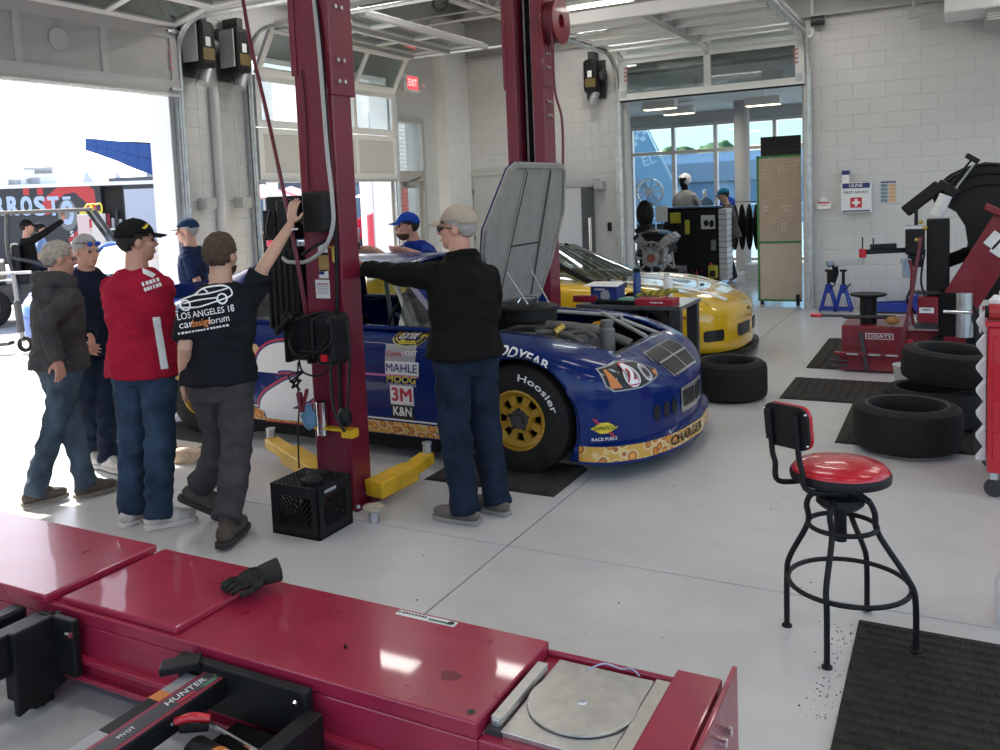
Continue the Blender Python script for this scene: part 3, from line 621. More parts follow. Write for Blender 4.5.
# printed sides: projection frames on the near flank (looking along +y)
SX = lambda px, py, yy=5.015: frame((ony(px, py, yy).x, CY-1.35, ony(px, py, yy).z), (1, 0, 0), (0, 0, 1))
def dec(name, vf, px, py, m, eps=.003, sub=.06, yy=5.015):
    if 394 < px < 413: vf = ([(x*1.1, y*1.08, z) for x, y, z in vf[0]], vf[1])
    return decal(name, vf, SX(px, py, yy), m, car, BV, eps, 1.6, sub)
yd = mat('decal_yellow', (.75, .60, .04), .4); kd = mat('decal_black', (.012, .012, .014), .4); wd = mat('decal_white', (.80, .80, .80), .4); gd = mat('decal_grey', (.36, .36, .37), .4); rdm = mat('decal_red', (.50, .02, .05), .4); bd = mat('decal_navy', (.02, .03, .16), .4)
dec('series_badge', disc(.125, .064), 407, 337, yd, .003); dec('series_badge', disc(.115, .055), 407, 337, kd, .0045); dec('series_badge', disc(.122*.86, .064*.7), 407, 337, yd, .005); dec('series_badge', disc(.1, .041), 407, 337, kd, .006)['kind'] = 'stuff'
dec('badge_lettering', text('Sprint', .05, .01, shear=.2), 405, 337.5, wd, .008); dec('badge_lettering', text('NASCAR', .018, .01, shear=.2), 406, 332, wd, .008); dec('badge_lettering', text('CUP SERIES', .02, .01), 406, 343.3, yd, .008)
dec('beer_plate', rect(.225, .105), 402.5, 352.5, gd); dec('beer_lettering', text('Coors', .045, .02, shear=.3), 396, 353, rdm, .006); dec('beer_lettering', text('LIGHT', .042, .012), 411.5, 353, wd, .006)
dec('sponsor_plate', rect(.25, .088), 405, 367.5, wd); dec('sponsor_lettering', text('MAHLE', .075, .014, width=.23), 405, 367.5, bd, .006)
dec('sponsor_lettering', text('MOOG', .062, .028, shear=.15, width=.22), 405, 378.5, yd, .006); dec('sponsor_lettering', text('CHASSIS PARTS', .02, .01, width=.21), 406, 383.5, wd, .006)
dec('sponsor_plate', rect(.175, .125), 405.5, 394, wd); dec('sponsor_lettering', text('3M', .12, .035, width=.145), 405.5, 394, rdm, .006)
dec('sponsor_plate', rect(.165, .105), 406, 410.5, kd); dec('sponsor_lettering', text('K&N', .085, .03, shear=.1, width=.14), 406, 410.5, wd, .006)
# long stripes and the amber bubble print along the sills and bumper
def bubbles(name):
    m = bpy.data.materials.new(name); m.use_nodes = True; t = m.node_tree; b = t.nodes['Principled BSDF']; tc = t.nodes.new('ShaderNodeTexCoord')
    vo = t.nodes.new('ShaderNodeTexVoronoi'); vo.inputs['Scale'].default_value = 13; vo.inputs['Randomness'].default_value = .9; t.links.new(tc.outputs['Object'], vo.inputs['Vector'])
    cr = t.nodes.new('ShaderNodeValToRGB'); e = cr.color_ramp.elements; e[0].color = (.85, .50, .12, 1); e[0].position = 0; e[1].color = (.66, .36, .06, 1); e[1].position = .62
    for p_, c_ in ((.28, (.70, .27, .03, 1)), (.42, (.32, .08, .01, 1)), (.48, (.80, .62, .30, 1))): x = e.new(p_); x.color = c_
    t.links.new(vo.outputs['Distance'], cr.inputs['Fac']); t.links.new(cr.outputs['Color'], b.inputs['Base Color']); b.inputs['Roughness'].default_value = .25; b.inputs['Coat Weight'].default_value = .5
    return m
amber = bubbles('amber_bubbles')
def band(name, x0, x1, z0, z1, m, eps=.004, n=60, nz=3):
    mb = MB(); g = []
    for i in range(n+1):
        x = x0+(x1-x0)*i/n
        for j in range(nz+1):
            z = z0(x)+(z1(x)-z0(x))*j/nz; h = BV.ray_cast(V(LC(x, -1.6, z)), V((0, 1, 0)), 1.7); g.append((h[0]+h[1]*(eps if h[1].y < 0 else -eps)) if h[0] else None)
    w = nz+1; fs = [(i*w+j, (i+1)*w+j, (i+1)*w+j+1, i*w+j+1) for i in range(n) for j in range(nz)]
    fs = [f for f in fs if all(g[k] for k in f)]; mb.add([p or V((0, 0, 0)) for p in g], fs); return mb.build(name, m, car, smooth=180)
band('bubble_strip', -2.33, -.45, lambda x: .178, lambda x: .278, amber); band('pin_stripe', -2.35, -.45, lambda x: .290, lambda x: .302, wd)
band('pink_stripe', -3.9, -.72, lambda x: .600, lambda x: .615, mat('decal_pink', (.55, .16, .40), .4))
def wrap(name, a0, a1, z0, z1, m, eps=.004, n=70, nz=3):   # around the nose: rays towards a point behind the bumper
    mb = MB(); g = []; C = V(LC(.05, 0, 0))
    for i in range(n+1):
        a = a0+(a1-a0)*i/n; d = V((cos(a), sin(a), 0))
        for j in range(nz+1):
            z = z0+(z1-z0)*j/nz; h = BV.ray_cast(C+d*2+V((0, 0, z)), -d, 2); g.append(h[0]+d*eps if h[0] else None)
    w = nz+1; fs = [f for f in [(i*w+j, (i+1)*w+j, (i+1)*w+j+1, i*w+j+1) for i in range(n) for j in range(nz)] if all(g[k] for k in f)]
    mb.add([p or V((0, 0, 0)) for p in g], fs); return mb.build(name, m, car, smooth=180)
def lip_curve(z, d_, n=72):
    out = []
    for k in range(n+1):
        a = R(-71+142*k/n); d = V((cos(a), sin(a), 0)); h = BV.ray_cast(V(LC(.05, 0, z))+d*2, -d, 2); out.append((h[0] if h[0] else V(LC(.05, 0, z))+d*.8)+d*d_*min(1, (1-abs(2*k/n-1))*6))
    return out
lc = lip_curve(.20, .045); lin = lip_curve(.20, -.02); n_ = len(lc); lb_ = MB(); lb_.add([(p.x, p.y, .115) for p in lc]+[(p.x, p.y, .235) for p in lc]+[(p.x, p.y, .255) for p in lin], [(i, i+1, n_+i+1, n_+i) for i in range(n_-1)]+[(n_+i, n_+i+1, 2*n_+i+1, 2*n_+i) for i in range(n_-1)]); lip = lb_.build('front_lip', blue, car, smooth=40)
st_ = MB(); st_.add([(p.x, p.y, .135) for p in lip_curve(.20, .048)]+[(p.x, p.y, .232) for p in lip_curve(.20, .048)], [(i, i+1, n_+i+1, n_+i) for i in range(n_-1)]); st_.build('bubble_strip', amber, lip, smooth=180)
LIPV = BVHTree.FromPolygons([V(p) for p in lb_.v], lb_.f)
def nose(name, vf, ang, z, m, eps=.006, sub=.05):
    d = V((cos(ang), sin(ang), 0)); h = BV.ray_cast(V(LC(.05, 0, z))+d*2, -d, 2); n = h[1] if h[1].dot(d) > 0 else -h[1]; n = V((n.x, n.y, 0)).normalized()
    return decal(name, vf, frame(h[0]+n*.3, V((0, 0, 1)).cross(n), (0, 0, 1)), m, car, BV, eps, .9, sub)
d_ = V((cos(R(-16)), sin(R(-16)), 0)); hh = LIPV.ray_cast(V(LC(.05, 0, .183))+d_*2, -d_, 2); nn_ = V((hh[1].x, hh[1].y, 0)).normalized(); nn_ = nn_ if nn_.dot(d_) > 0 else -nn_
decal('bumper_lettering', text('CHARGER', .085, .03, spacing=1.05, width=.50), frame(hh[0]+nn_*.3, V((0, 0, 1)).cross(nn_), (0, 0, 1)), kd, lip, LIPV, .007, .9, .04)
nose('fuel_emblem', poly([(-.088, 0), (-.025, .034), (.025, .034), (.088, 0), (.025, -.034), (-.025, -.034)]), R(-60), .345, yd); nose('fuel_emblem', poly([(-.075, .062), (-.056, .062), (-.022, .024), (-.038, .024)]), R(-60), .345, rdm); nose('fuel_emblem', poly([(.038, -.024), (.022, -.024), (.056, -.062), (.075, -.062)]), R(-60), .345, rdm)
nose('fuel_lettering', text('SUNOCO', .035, .02, shear=.2, width=.14), R(-60), .345, kd, .009); nose('fuel_lettering', text('RACE FUELS', .028, .03, width=.16), R(-60), .275, wd, .009)
# head lamp print, grille and intakes
HLp = poly([(-.22, .055), (-.05, .072), (.10, .055), (.25, -.005), (.22, -.035), (.02, -.07), (-.16, -.072), (-.205, -.04)])
nose('headlamp_print', poly([(x*1.05, y*1.12) for x, y, z in HLp[0]]), R(-47), .645, gd, .006); nose('headlamp_print', HLp, R(-47), .645, kd, .008)
def dnose(name, vf, dx, dy, m, eps): nose(name, ([(x+dx, y+dy, z) for x, y, z in vf[0]], vf[1]), R(-47), .645, m, eps, .04)
dnose('headlamp_print', poly([(-.195, .05), (-.175, .05), (-.11, -.06), (-.185, -.06)]), 0, 0, mat('decal_orange', (.65, .22, .05), .4), .010)
for dx, r_ in ((-.02, .062), (.12, .045)):
    dnose('headlamp_print', disc(r_), dx, -.005, wd, .010); dnose('headlamp_print', disc(r_*.85), dx, -.005, gd, .0115); dnose('headlamp_print', disc(r_*.55), dx, -.005, kd, .0125)
dnose('headlamp_print', disc(.022, .014), .215, -.018, MATS['decal_orange'], .010)
dnose('headlamp_number', text('2', .145, .13), -.03, 0, rdm, .0135); dnose('headlamp_number', text('2', .145, .05), -.03, 0, wd, .0165)
NM = frame(LC(1.25, 0, 1.15), (0, 1, 0), (-.72, 0, .69))
# crosshair grille on the nose top
def gtop(name, vf, m, eps): return decal(name, vf, NM, m, car, BV, eps, 2.2, .05)
gpts = [(-.30, .06), (.30, .06), (.34, -.02), (.27, -.20), (-.27, -.20), (-.34, -.02)]; gp2 = [(x*.93, (y+.07)*.88-.07) for x, y in gpts]
GO = .09
sh_ = lambda L: poly([(x, y+GO) for x, y in L])
gtop('grille', sh_(gpts), M_chrome, .004); gtop('grille', sh_(gp2), kd, .007); gtop('grille', ([(x, y+GO-.07, z) for x, y, z in rect(.62, .014)[0]], [(0, 1, 2, 3)]), M_chrome, .010); gtop('grille', ([(x, y+GO-.07, z) for x, y, z in rect(.018, .24)[0]], [(0, 1, 2, 3)]), M_chrome, .010)
for k in range(3): nose('brake_duct', disc(.036, .052), R(-37+k*6.5), .385, kd, .006)
nose('bumper_grille', rrect(.50, .17, .02), R(0), .40, M_alu, .006); 
for s in (-1, 1): nose('bumper_grille', ([(x+s*.115, y, z) for x, y, z in rrect(.20, .11, .01)[0]], rrect(.20, .11, .01)[1]), R(0), .405, kd, .010)
# tyre maker's name on the fender, number on the door
vs, fs = text('GOODYEAR', .07, .035, shear=.15, width=.50)
dec('fender_lettering', ([(x, y-.45*(x+.25)**2+.06*(x+.25)-.0, z) for x, y, z in vs], fs), 512, 352, wd, .008, sub=.02, yy=5.0)
def ribbon(pts, w):
    P = spline([V((*p, 0)) for p in pts], 8); vs = []
    for i, p in enumerate(P):
        d = (P[min(i+1, len(P)-1)]-P[max(i-1, 0)]).normalized(); n_ = V((-d.y, d.x, 0)); vs += [tuple(p+n_*w/2), tuple(p-n_*w/2)]
    return vs, [(2*i, 2*i+1, 2*i+3, 2*i+2) for i in range(len(P)-1)]
tw = [(-.20, .13), (-.19, .21), (-.08, .255), (.10, .25), (.20, .17), (.16, .05), (-.02, -.03), (-.18, -.12), (-.22, -.20)]; tb_ = [(-.25, -.235), (-.05, -.235), (.12, -.235), (.27, -.235)]
for w_, m_, e_ in ((.265, rdm, .003), (.235, bd, .0045), (.205, wd, .006)):
    dec('door_number', ribbon(tw, w_), 293, 390, m_, e_); dec('door_number', ribbon([(-.25-(w_-.15)*.5, -.235)]+tb_[1:3]+[(.27+(w_-.15)*.5, -.235)], w_), 293, 390, m_, e_+.0004)
dec('door_print', poly([(-.2, -.25), (.35, -.28), (.33, .02), (-.1, .10)]), 277, 420, wd, .002)
dec('door_print', poly([(-.15, -.05), (.1, -.09), (.12, -.02), (-.02, .10), (-.15, .12)]), 262, 357, mat('decal_tan', (.60, .38, .20), .5), .002)
# ---- the yellow sports racer behind
YX, YY = -2.87, 9.72
yc = thing('yellow_sports_car', 'yellow sports race car parked behind the steel work table', 'car', (YX, YY, 0))
LY = lambda x, y, z: (YX+x, YY+y, z); yel = mat('car_yellow', (.70, .42, .012), .2, var=.03, coat=.8)
sty = [(.93, .14, .03, .34, .02, .44, .46), (.90, .12, .32, .38, .28, .49, .52), (.84, .12, .55, .40, .5, .53, .57), (.74, .12, .75, .44, .66, .58, .62), (.60, .12, .89, .50, .78, .64, .67), (.42, .12, .96, .56, .86, .70, .71),
       (.15, .12, .985, .62, .90, .765, .745), (-.2, .13, .985, .66, .90, .80, .78), (-.6, .14, .97, .70, .88, .81, .83), (-1.2, .14, .96, .74, .84, .84, .88), (-2.0, .15, .98, .80, .86, .90, .92), (-2.7, .16, 1.0, .82, .88, .93, .95), (-3.3, .2, .98, .82, .86, .93, .94), (-3.55, .3, .92, .80, .8, .90, .92)]
yb = car_body(sty, (0, -2.69), .40, cut=lambda x, y, z: abs(y) < .62 and -2.4 < x < -1.2 and z > .8); yb.v = [LY(*p) for p in yb.v]; ybo = yb.build('body', yel, yc, smooth=50); YB_ = bvh_of(ybo)
iw = MB(); iw.bb(YX-3.3, YX+.6, YY-.52, YY+.52, .14, .2)
for ax in (0, -2.69):
    for s in (-1, 1): iw.grid(lambda u, v, ax=ax, s=s: LY(ax+.41*cos(PI*(u*1.16-.08)), s*(.95-.4*v), .36+.41*sin(PI*(u*1.16-.08))), 12, 1)
iw.build('inner_panels', M_matt, yc)
A2 = (-.62, -.70, .83); D2_ = (-1.42, -.50, 1.17); E2 = (-2.1, -.48, 1.16); F2 = (-3.2, -.50, .95)
g = MB(); g.grid(patch(LY(*A2), LY(*mir(A2)), LY(*mir(D2_)), LY(*D2_), (.30, 0, .03)), 14, 8); g.build('windshield', M_glassd, yc, smooth=180)
g = MB(); g.grid(patch(LY(*D2_), LY(*mir(D2_)), LY(*mir(E2)), LY(*E2), (.04, 0, .05)), 10, 8); g.build('roof', yel, yc, smooth=180)
g = MB(); g.grid(patch(LY(*E2), LY(*mir(E2)), LY(*mir(F2)), LY(*F2), (-.04, 0, .05)), 10, 8); g.build('rear_window', M_glassd, yc, smooth=180)
for s in (1, -1):
    q = lambda p: LY(p[0], p[1]*s, p[2]); g = MB(); g.add([q((-.75, -.74, .84)), q((-2.2, -.78, .91)), q((-2.05, -.5, 1.15)), q((-1.42, -.52, 1.16))], [(0, 1, 2, 3)]); g.build('side_window', M_glassd, yc)
    g = MB(); g.bar(q((-.60, -.72, .82)), q((-1.43, -.51, 1.17)), .04, .05); g.build('pillar', M_matt, yc)
    g = MB(); g.add([q((-2.15, -.80, .90)), q((-3.3, -.75, .94)), q((-2.1, -.49, 1.16))], [(0, 1, 2)]); g.build('pillar', yel, yc)
def stripe(name, pts, m, w=.14, eps=.004, n=60, nj=4):     # a stripe on the top, along plan points (x, y)
    mb = MB(); P = spline([V((*p, 0)) for p in pts], n//max(1, len(pts)-1)); g = []
    for p in P:
        for j in range(nj+1):
            h = YB_.ray_cast(V(LY(p.x, p.y+w*(j/nj-.5), 2)), V((0, 0, -1)), 3); g.append(h[0]+V((0, 0, eps)) if h[0] else None)
    k = nj+1; fs = [f for f in [(i*k+j, (i+1)*k+j, (i+1)*k+j+1, i*k+j+1) for i in range(len(P)-1) for j in range(nj)] if all(g[a] for a in f)]
    mb.add([p or V((0, 0, 0)) for p in g], fs); return mb.build(name, m, yc, smooth=180)
stripe('hood_stripe', [(.74, -.30), (.3, -.34), (-.3, -.36), (-.9, -.36)], wd, .13); stripe('hood_stripe', [(.2, .25), (-.3, .30), (-.8, .30)], mat('decal_slate', (.16, .24, .30), .35), .2)
stripe('hood_stripe', [(.70, .45), (.3, .52), (-.3, .54), (-.9, .54)], wd, .08)
stripe('hood_seam', [(.62, -.10), (.3, -.12), (-.5, -.13)], M_matt, .012); stripe('hood_seam', [(.62, .70), (.5, .5), (.55, .2), (.62, -.1), (.5, -.5), (.3, -.7)], M_matt, .008)
def ydec(name, vf, x, y, m, eps=.004):
    return decal(name, vf, frame(LY(x, y, 1.4), (cos(R(12)), -sin(R(12)), 0), (sin(R(12)), cos(R(12)), 0)), m, yc, YB_, eps, 2.6, .04)
for s in (-1, 1):
    pts = [(-.30, .06), (-.12, .10), (.08, .085), (.26, -.01), (.10, -.045), (-.15, -.05), (-.28, -.02)]; pts = pts if s < 0 else [(x, -y) for x, y in pts][::-1]
    ydec('headlamp', poly([(x*1.04, y*1.1) for x, y in pts]), .40, s*.66, kd, .003); ydec('headlamp', poly(pts), .40, s*.66, mat('lamp_yellow', (.72, .50, .10), .08, coat=.8), .005)
def yn(name, vf, ang, z, m, eps=.005):
    d = V((cos(ang), sin(ang), 0)); h = YB_.ray_cast(V(LY(0, 0, z))+d*2, -d, 2); n = V((h[1].x, h[1].y, 0)); n = n if n.dot(d) > 0 else -n; n.normalize()
    return decal(name, vf, frame(h[0]+n*.3, V((0, 0, 1)).cross(n), (0, 0, 1)), m, yc, YB_, eps, .9, .05)
for s in (-1, 1):
    yn('intake', rrect(.26, .115, .03), s*R(47), .30, kd); yn('intake', rrect(.36, .13, .03), s*R(16), .315, kd)
    yn('side_marker', disc(.10, .018), s*R(66), .50, mat('marker_amber', (.45, .12, .01), .2))
stripe('nose_badge', [(.80, -.03), (.80, .03)], M_chrome, .03); yn('nose_badge', poly([(-.06, 0), (0, .02), (.06, 0), (0, -.015)]), R(-2), .50, M_dark, .006)
spl = MB(); op = []; 
for k in range(41):
    a = R(-75+150*k/40); d = V((cos(a), sin(a), 0)); h = YB_.ray_cast(V(LY(0, 0, .16))+d*2, -d, 2); op.append((h[0] if h[0] else V(LY(.9*cos(a), .9*sin(a), .16)))+d*.05)
spl.add([(p.x, p.y, .06) for p in op]+[(p.x, p.y, .105) for p in op], [tuple(range(40, -1, -1)), tuple(range(41, 82))]+[(i, i+1, 42+i, 41+i) for i in range(40)]+[(40, 0, 41, 81)]); spl.build('front_splitter', M_black, yc)
ms = MB(); ms.lathe([(0, 0), (.03, 0), (.02, .02), (0, .03)], 12, Mrot(LY(.42, -.05, .735))); ms.build('hood_pin', M_dark, yc)
rimd = mat('dark_rim', (.03, .035, .06), .3, metal=.6)
for x, y, s in ((0, -.82, -1), (0, .82, 1), (-2.69, -.83, -1), (-2.69, .83, 1)): wheel(yc, LY(x, y, .345), s, .34, .28, .24, rimd, 10, style=1)
gm = MB(); gm.bb(YX-.95, YX-.70, YY-.65, YY+.65, .74, .82); gm.build('dashboard', M_matt, yc, bev=.02)
# ------------------------------------------------------------- two-post lift
def post(y0, y1, x0, x1, label, slot):
    t = thing('lift_post', label, 'lift post', ((x0+x1)/2, (y0+y1)/2, 0), 0, 'two-post lift columns')
    f = MB()
    if slot:
        w = (x1-x0); f.bb(x0, x0+w*.30, y0, y1, .012, 4.3); f.bb(x1-w*.30, x1, y0, y1, .012, 4.3); f.bb(x0+w*.30, x1-w*.30, y1-.02, y1, .012, 4.3)
    else: f.bb(x0, x1, y0, y1, .012, 4.3)
    c = f.build('column', M_red, t, bev=.008)
    s = MB()
    if slot: s.bb(x0-.012, x0+.02, y0-.01, y1+.01, 2.75, 4.3); s.bb(x1-.02, x1+.014, y0-.01, y1+.01, 2.75, 4.3)
    else: s.bb(x1-.03, x1+.012, y0-.01, y1+.03, 2.42, 4.3); s.bb(x0-.012, x0+.03, y0-.01, y1+.02, 2.55, 4.3)
    sl = s.build('extension_sleeve', M_red, t, bev=.006)
    for z in (2.5, 2.62, 2.92, 3.04):
        yy = y0+.05; xx = x1+(.014 if slot else .012)
        for k in (0, .055): MB().cyl((xx, yy+k, z if slot else z), (xx+.012, yy+k, z), .012, n=8).build('bolt', M_steel, sl)
    MB().bb(x0-.06, x1+.06, y0-.05, y1+.10, 0, .014).build('base_plate', M_red, t)
    for dx in (x0-.035, x1+.035):
        for dy in (y0-.02, y1+.07): MB().lathe([(0, .03), (.014, .03), (.018, .014)], 6, Mrot((dx, dy, 0))).build('anchor_bolt', M_steel, t)
    return t
P0, P1, Q0, Q1 = -3.39, -3.12, 4.10, 4.28
lp = post(Q0, Q1, P0, P1, 'dark red lift column with black power unit and charger hung on it', False)
fp = post(7.22, 7.44, -3.56, -3.18, 'dark red lift column with open slot beside the raised hood', True)
for k in (.40, .58): 
    MB().cyl((-3.56+.38*k, 7.34, .3), (-3.56+.38*k, 7.34, 4.25), .010, n=6).build('lift_chain', M_steel, fp)
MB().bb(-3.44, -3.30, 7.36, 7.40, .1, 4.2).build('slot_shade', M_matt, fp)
# labels on the near post
fc = frame((0, Q0, 0), (1, 0, 0), (0, 0, 1))
def onpost(name, w, h, px, py, m, par=lp, dz=.002, y=Q0): q = ony(px, py, y); return decal(name, rect(w, h), frame((q.x, y, q.z), (1, 0, 0), (0, 0, 1)), m, par, eps=dz)
onpost('sticker', .07, .075, 323, 249, wd); onpost('sticker', .075, .11, 324, 262, mat('sticker_tan', (.42, .27, .10), .5)); onpost('sticker', .07, .05, 324, 274, wd); onpost('sticker', .04, .018, 322, 273, bd, dz=.003)
onpost('sticker', .105, .11, 323, 289, wd); onpost('sticker', .085, .007, 323, 284, rdm, dz=.003)
for k in range(5): onpost('sticker', .085, .004, 323, 286.5+k*1.7, gd, dz=.003)
# power unit: control box, pump and tank
bx = MB(); bx.bb(-3.30, -3.14, 3.99, 4.10, 1.645, 1.875); pb = bx.build('control_box', M_black, lp, bev=.012)
MB().cyl((-3.33, 4.02, 1.71), (-3.30, 4.02, 1.71), .018, n=10).build('control_knob', M_black, pb)
pu = MB(); pu.bb(-3.65, -3.40, 4.08, 4.22, 1.72, 1.86); pu.bb(-3.63, -3.53, 4.02, 4.20, 1.60, 1.78); pu.bb(-3.52, -3.42, 4.02, 4.2, 1.6, 1.84); pu.build('hydraulic_pump', M_black, lp, bev=.01)
rs = MB(); rs.bb(-3.66, -3.42, 4.06, 4.26, 1.06, 1.56)
for k in range(5): rs.bb(-3.645+k*.045, -3.625+k*.045, 4.05, 4.06, 1.07, 1.54)
rs.build('oil_tank', M_black, lp, bev=.012)
MB().bar((-3.42, 4.15, 1.2), (-3.38, 4.15, 1.2), .08, .1).build('tank_bracket', M_red, lp); MB().bar((-3.54, 4.15, 1.55), (-3.54, 4.15, 1.62), .06, .06).build('pump_neck', M_dark, lp)
def hose(name, pts, r, m, par, Y=4.05, sub=6): 
    P = [ony(p[0], p[1], p[2] if len(p) > 2 else Y) for p in pts]; return MB().tube(P, r, 8, sub=sub).build(name, m, par, smooth=60)
ghose = mat('grey_hose', (.40, .40, .39), .5); rhose = mat('burgundy_hose', (.14, .02, .035), .45)
hose('grey_hose', [(314, 0, 4.08), (320, 60), (327, 150), (332, 195, 3.96), (333, 225, 3.95), (325, 247, 3.96), (308, 261, 3.98), (290, 262, 4.0), (283, 258)], .012, ghose, lp)
hose('black_cable', [(316, 0, 4.09), (322, 60, 4.08), (330, 170, 4.07), (336, 240, 4.08), (337, 300, 4.08), (341, 420, 4.08)], .012, M_black, lp)
hose('black_cable', [(303, 255, 4.0), (312, 248, 4.0), (331, 238, 4.06)], .010, M_black, lp); hose('black_cable', [(270, 210, 4.0), (267, 232, 3.99), (276, 242, 4.02)], .007, M_black, lp)
hose('wire', [(302, 70, 4.09), (306, 115, 4.09), (309, 190, 4.09)], .003, M_matt, lp); hose('brass_fitting', [(333, 246, 4.08), (334, 262, 4.08)], .012, MATS['brass'], lp, sub=2); hose('brass_fitting', [(326, 247, 4.06), (334, 247, 4.06)], .008, MATS['brass'], lp, sub=2)
ah = tag(MB().tube([ony(*p) for p in [(243, 0, 4.3), (252, 50, 4.2), (266, 110, 4.05), (280, 175, 3.97), (292, 232, 3.95), (299, 270, 3.95), (304, 300, 3.97), (306, 316, 3.99)]], .012, 8, sub=6).build('air_hose', rhose, smooth=60), 'burgundy air hose dropping from the ceiling beside the near lift column', 'hose')
# yellow arms
def arm(pts, label, w=.11):
    a = MB(); a.bar(pts[0], pts[1], w+.03, .10); t = a.build('swing_arm', M_yel, lp, bev=.008); t['label'] = label
    b = MB(); b.bar(V(pts[1])-(V(pts[1])-V(pts[0])).normalized()*.05, pts[2], w-.01, .07); b.build('inner_tube', M_yel, t, bev=.006)
    c = MB(); e = V(pts[2]); c.cyl(e+V((0, 0, -.05)), e+V((0, 0, .09)), .03, n=14); c.cyl(e+V((0, 0, .09)), e+V((0, 0, .10)), .034, n=14); c.build('lift_pad', M_steel, t, smooth=40); return t
arm([(-3.03, 4.17, .10), (-2.98, 4.50, .12), (-3.0, 4.74, .14)], 'yellow steel lift arm reaching right of the near column')
arm([(-3.46, 4.26, .10), (-3.95, 4.50, .13), (-4.25, 4.66, .14)], 'yellow steel lift arm reaching under the car door')
yb_ = MB(); yb_.bb(-3.40, -3.12, 4.03, 4.09, .475, .49); yb_.bb(-3.14, -3.06, 4.03, 4.10, .44, .49); yb_.build('tool_bracket', M_yel, lp, bev=.005)
bt_ = MB(); q = ony(323, 425, 4.06); bt_.lathe([(.030, 0), (.034, 0), (.034, .20), (.030, .20)], 20, Mrot((q.x, 4.055, .44)), closed=True); tag(bt_.build('chrome_tube', M_chrome, smooth=40), 'chrome lift adapter tube standing in the yellow bracket', 'adapter')
rg = MB(); q = ony(310, 418, 4.05); rg.ell((q.x, 4.05, q.z), .055, .035, .075, 14, 10); o = rg.build('shop_rag', mat('rag_blue', (.16, .30, .48), .9, bump=.4, bscale=30), smooth=180)
for v in o.data.vertices: v.co += V((0, 0, 0))+noise.noise_vector(v.co*28)*.022
tag(o, 'crumpled light blue rag stuffed beside the chrome tube', 'rag')
# jump charger hung on the post
jc = thing('jump_charger', 'black battery charger with coiled cables strapped to the lift column', 'charger', (-3.3, 4.0, .86))
m_ = MB(); m_.bb(-3.41, -3.20, 3.90, 4.07, .91, 1.16); m_.build('case', M_black, jc, bev=.025, seg=3); m_ = MB(); m_.bb(-3.19, -3.06, 3.89, 4.08, .89, 1.18); m_.build('end_case', M_black, jc, bev=.03, seg=3)
m_ = MB(); m_.bb(-3.155, -3.075, 3.883, 3.89, .95, 1.13); m_.build('front_panel', M_matt, jc); m_ = MB(); m_.bb(-3.13, -3.09, 3.875, 3.89, .92, .96); m_.build('red_clip', M_red2, jc)
for x in (-3.39, -3.23): m_ = MB(); m_.bb(x-.012, x+.012, 3.89, 4.08, .90, 1.17); m_.build('strap', M_matt, jc)
def jcab(pts, r=.009): hose('cable', pts, r, M_black, jc, 3.88)
jcab([(293, 330), (290, 345), (300, 356), (318, 350), (328, 338), (335, 318), (325, 312), (305, 317), (292, 322)]); jcab([(300, 350, 3.87), (318, 352, 3.87), (331, 343, 3.87), (331, 322, 3.87)]); jcab([(331, 318), (333, 345), (331, 370), (334, 410), (345, 432)]); jcab([(346, 320), (350, 350), (349, 380), (347, 420)], .007); jcab([(299, 360), (303, 372), (318, 376), (330, 368)], .006); jcab([(298, 362), (298, 385), (299, 410), (298, 430), (299, 468)], .005); jcab([(300, 373), (292, 388), (301, 380), (290, 382), (303, 372), (288, 376), (300, 390)], .006)
cl = MB(); cl.bar(ony(276, 334, 3.88), ony(292, 316, 3.88), .035, .03); cl.bar(ony(284, 322, 3.88), ony(290, 313, 3.88), .02, .06); cl.build('clamp', M_black, jc, bev=.008)
cl = MB(); cl.bar(ony(299, 392, 3.88), ony(302, 412, 3.88), .02, .04); cl.bar(ony(307, 389, 3.88), ony(302, 412, 3.88), .02, .02); cl.build('clamp', rhose, jc, bev=.006)
m_ = MB(); m_.ell(tuple(ony(345, 417, 4.0)), .045, .04, .06); m_.build('cable_plug', M_black, jc, smooth=180)
# milk crate
ck = thing('milk_crate', 'black plastic milk crate on the floor at the lift column foot', 'crate', (-3.15, 3.75, 0)); X0, X1, Y0, Y1, ZH = -3.315, -2.985, 3.60, 3.90, .285
b = MB(); t_ = .012
b.bb(X0, X1, Y0, Y1, 0, .014)
for z0, z1 in ((.0, .06), (.225, ZH)):
    b.bb(X0, X1, Y0, Y0+t_, z0, z1); b.bb(X0, X1, Y1-t_, Y1, z0, z1); b.bb(X0, X0+t_, Y0, Y1, z0, z1); b.bb(X1-t_, X1, Y0, Y1, z0, z1)
for x in (X0, X1-.05):
    b.bb(x, x+.05, Y0, Y0+t_, .06, .225); b.bb(x, x+.05, Y1-t_, Y1, .06, .225)
for y in (Y0, Y1-.05):
    b.bb(X0, X0+t_, y, y+.05, .06, .225); b.bb(X1-t_, X1, y, y+.05, .06, .225)
b.build('shell', M_black, ck, bev=.003)
lt = MB()
for k in range(9):
    for d in (-1, 1):
        a = X0+.05+k*.0285; e = a+d*.13; e2 = min(max(e, X0+.05), X1-.05); h = .165*abs(e2-a)/.13
        for y in (Y0+t_/2, Y1-t_/2): lt.bar((a, y, .06), (e2, y, .06+h), .006, .008)
        a = Y0+.05+k*.025; e = a+d*.11; e2 = min(max(e, Y0+.05), Y1-.05); h = .165*abs(e2-a)/.11
        for x in (X0+t_/2, X1-t_/2): lt.bar((x, a, .06), (x, e2, .06+h), .008, .006)
o = lt.build('side_lattice', M_black, ck); o['kind'] = 'stuff'
lt = MB()
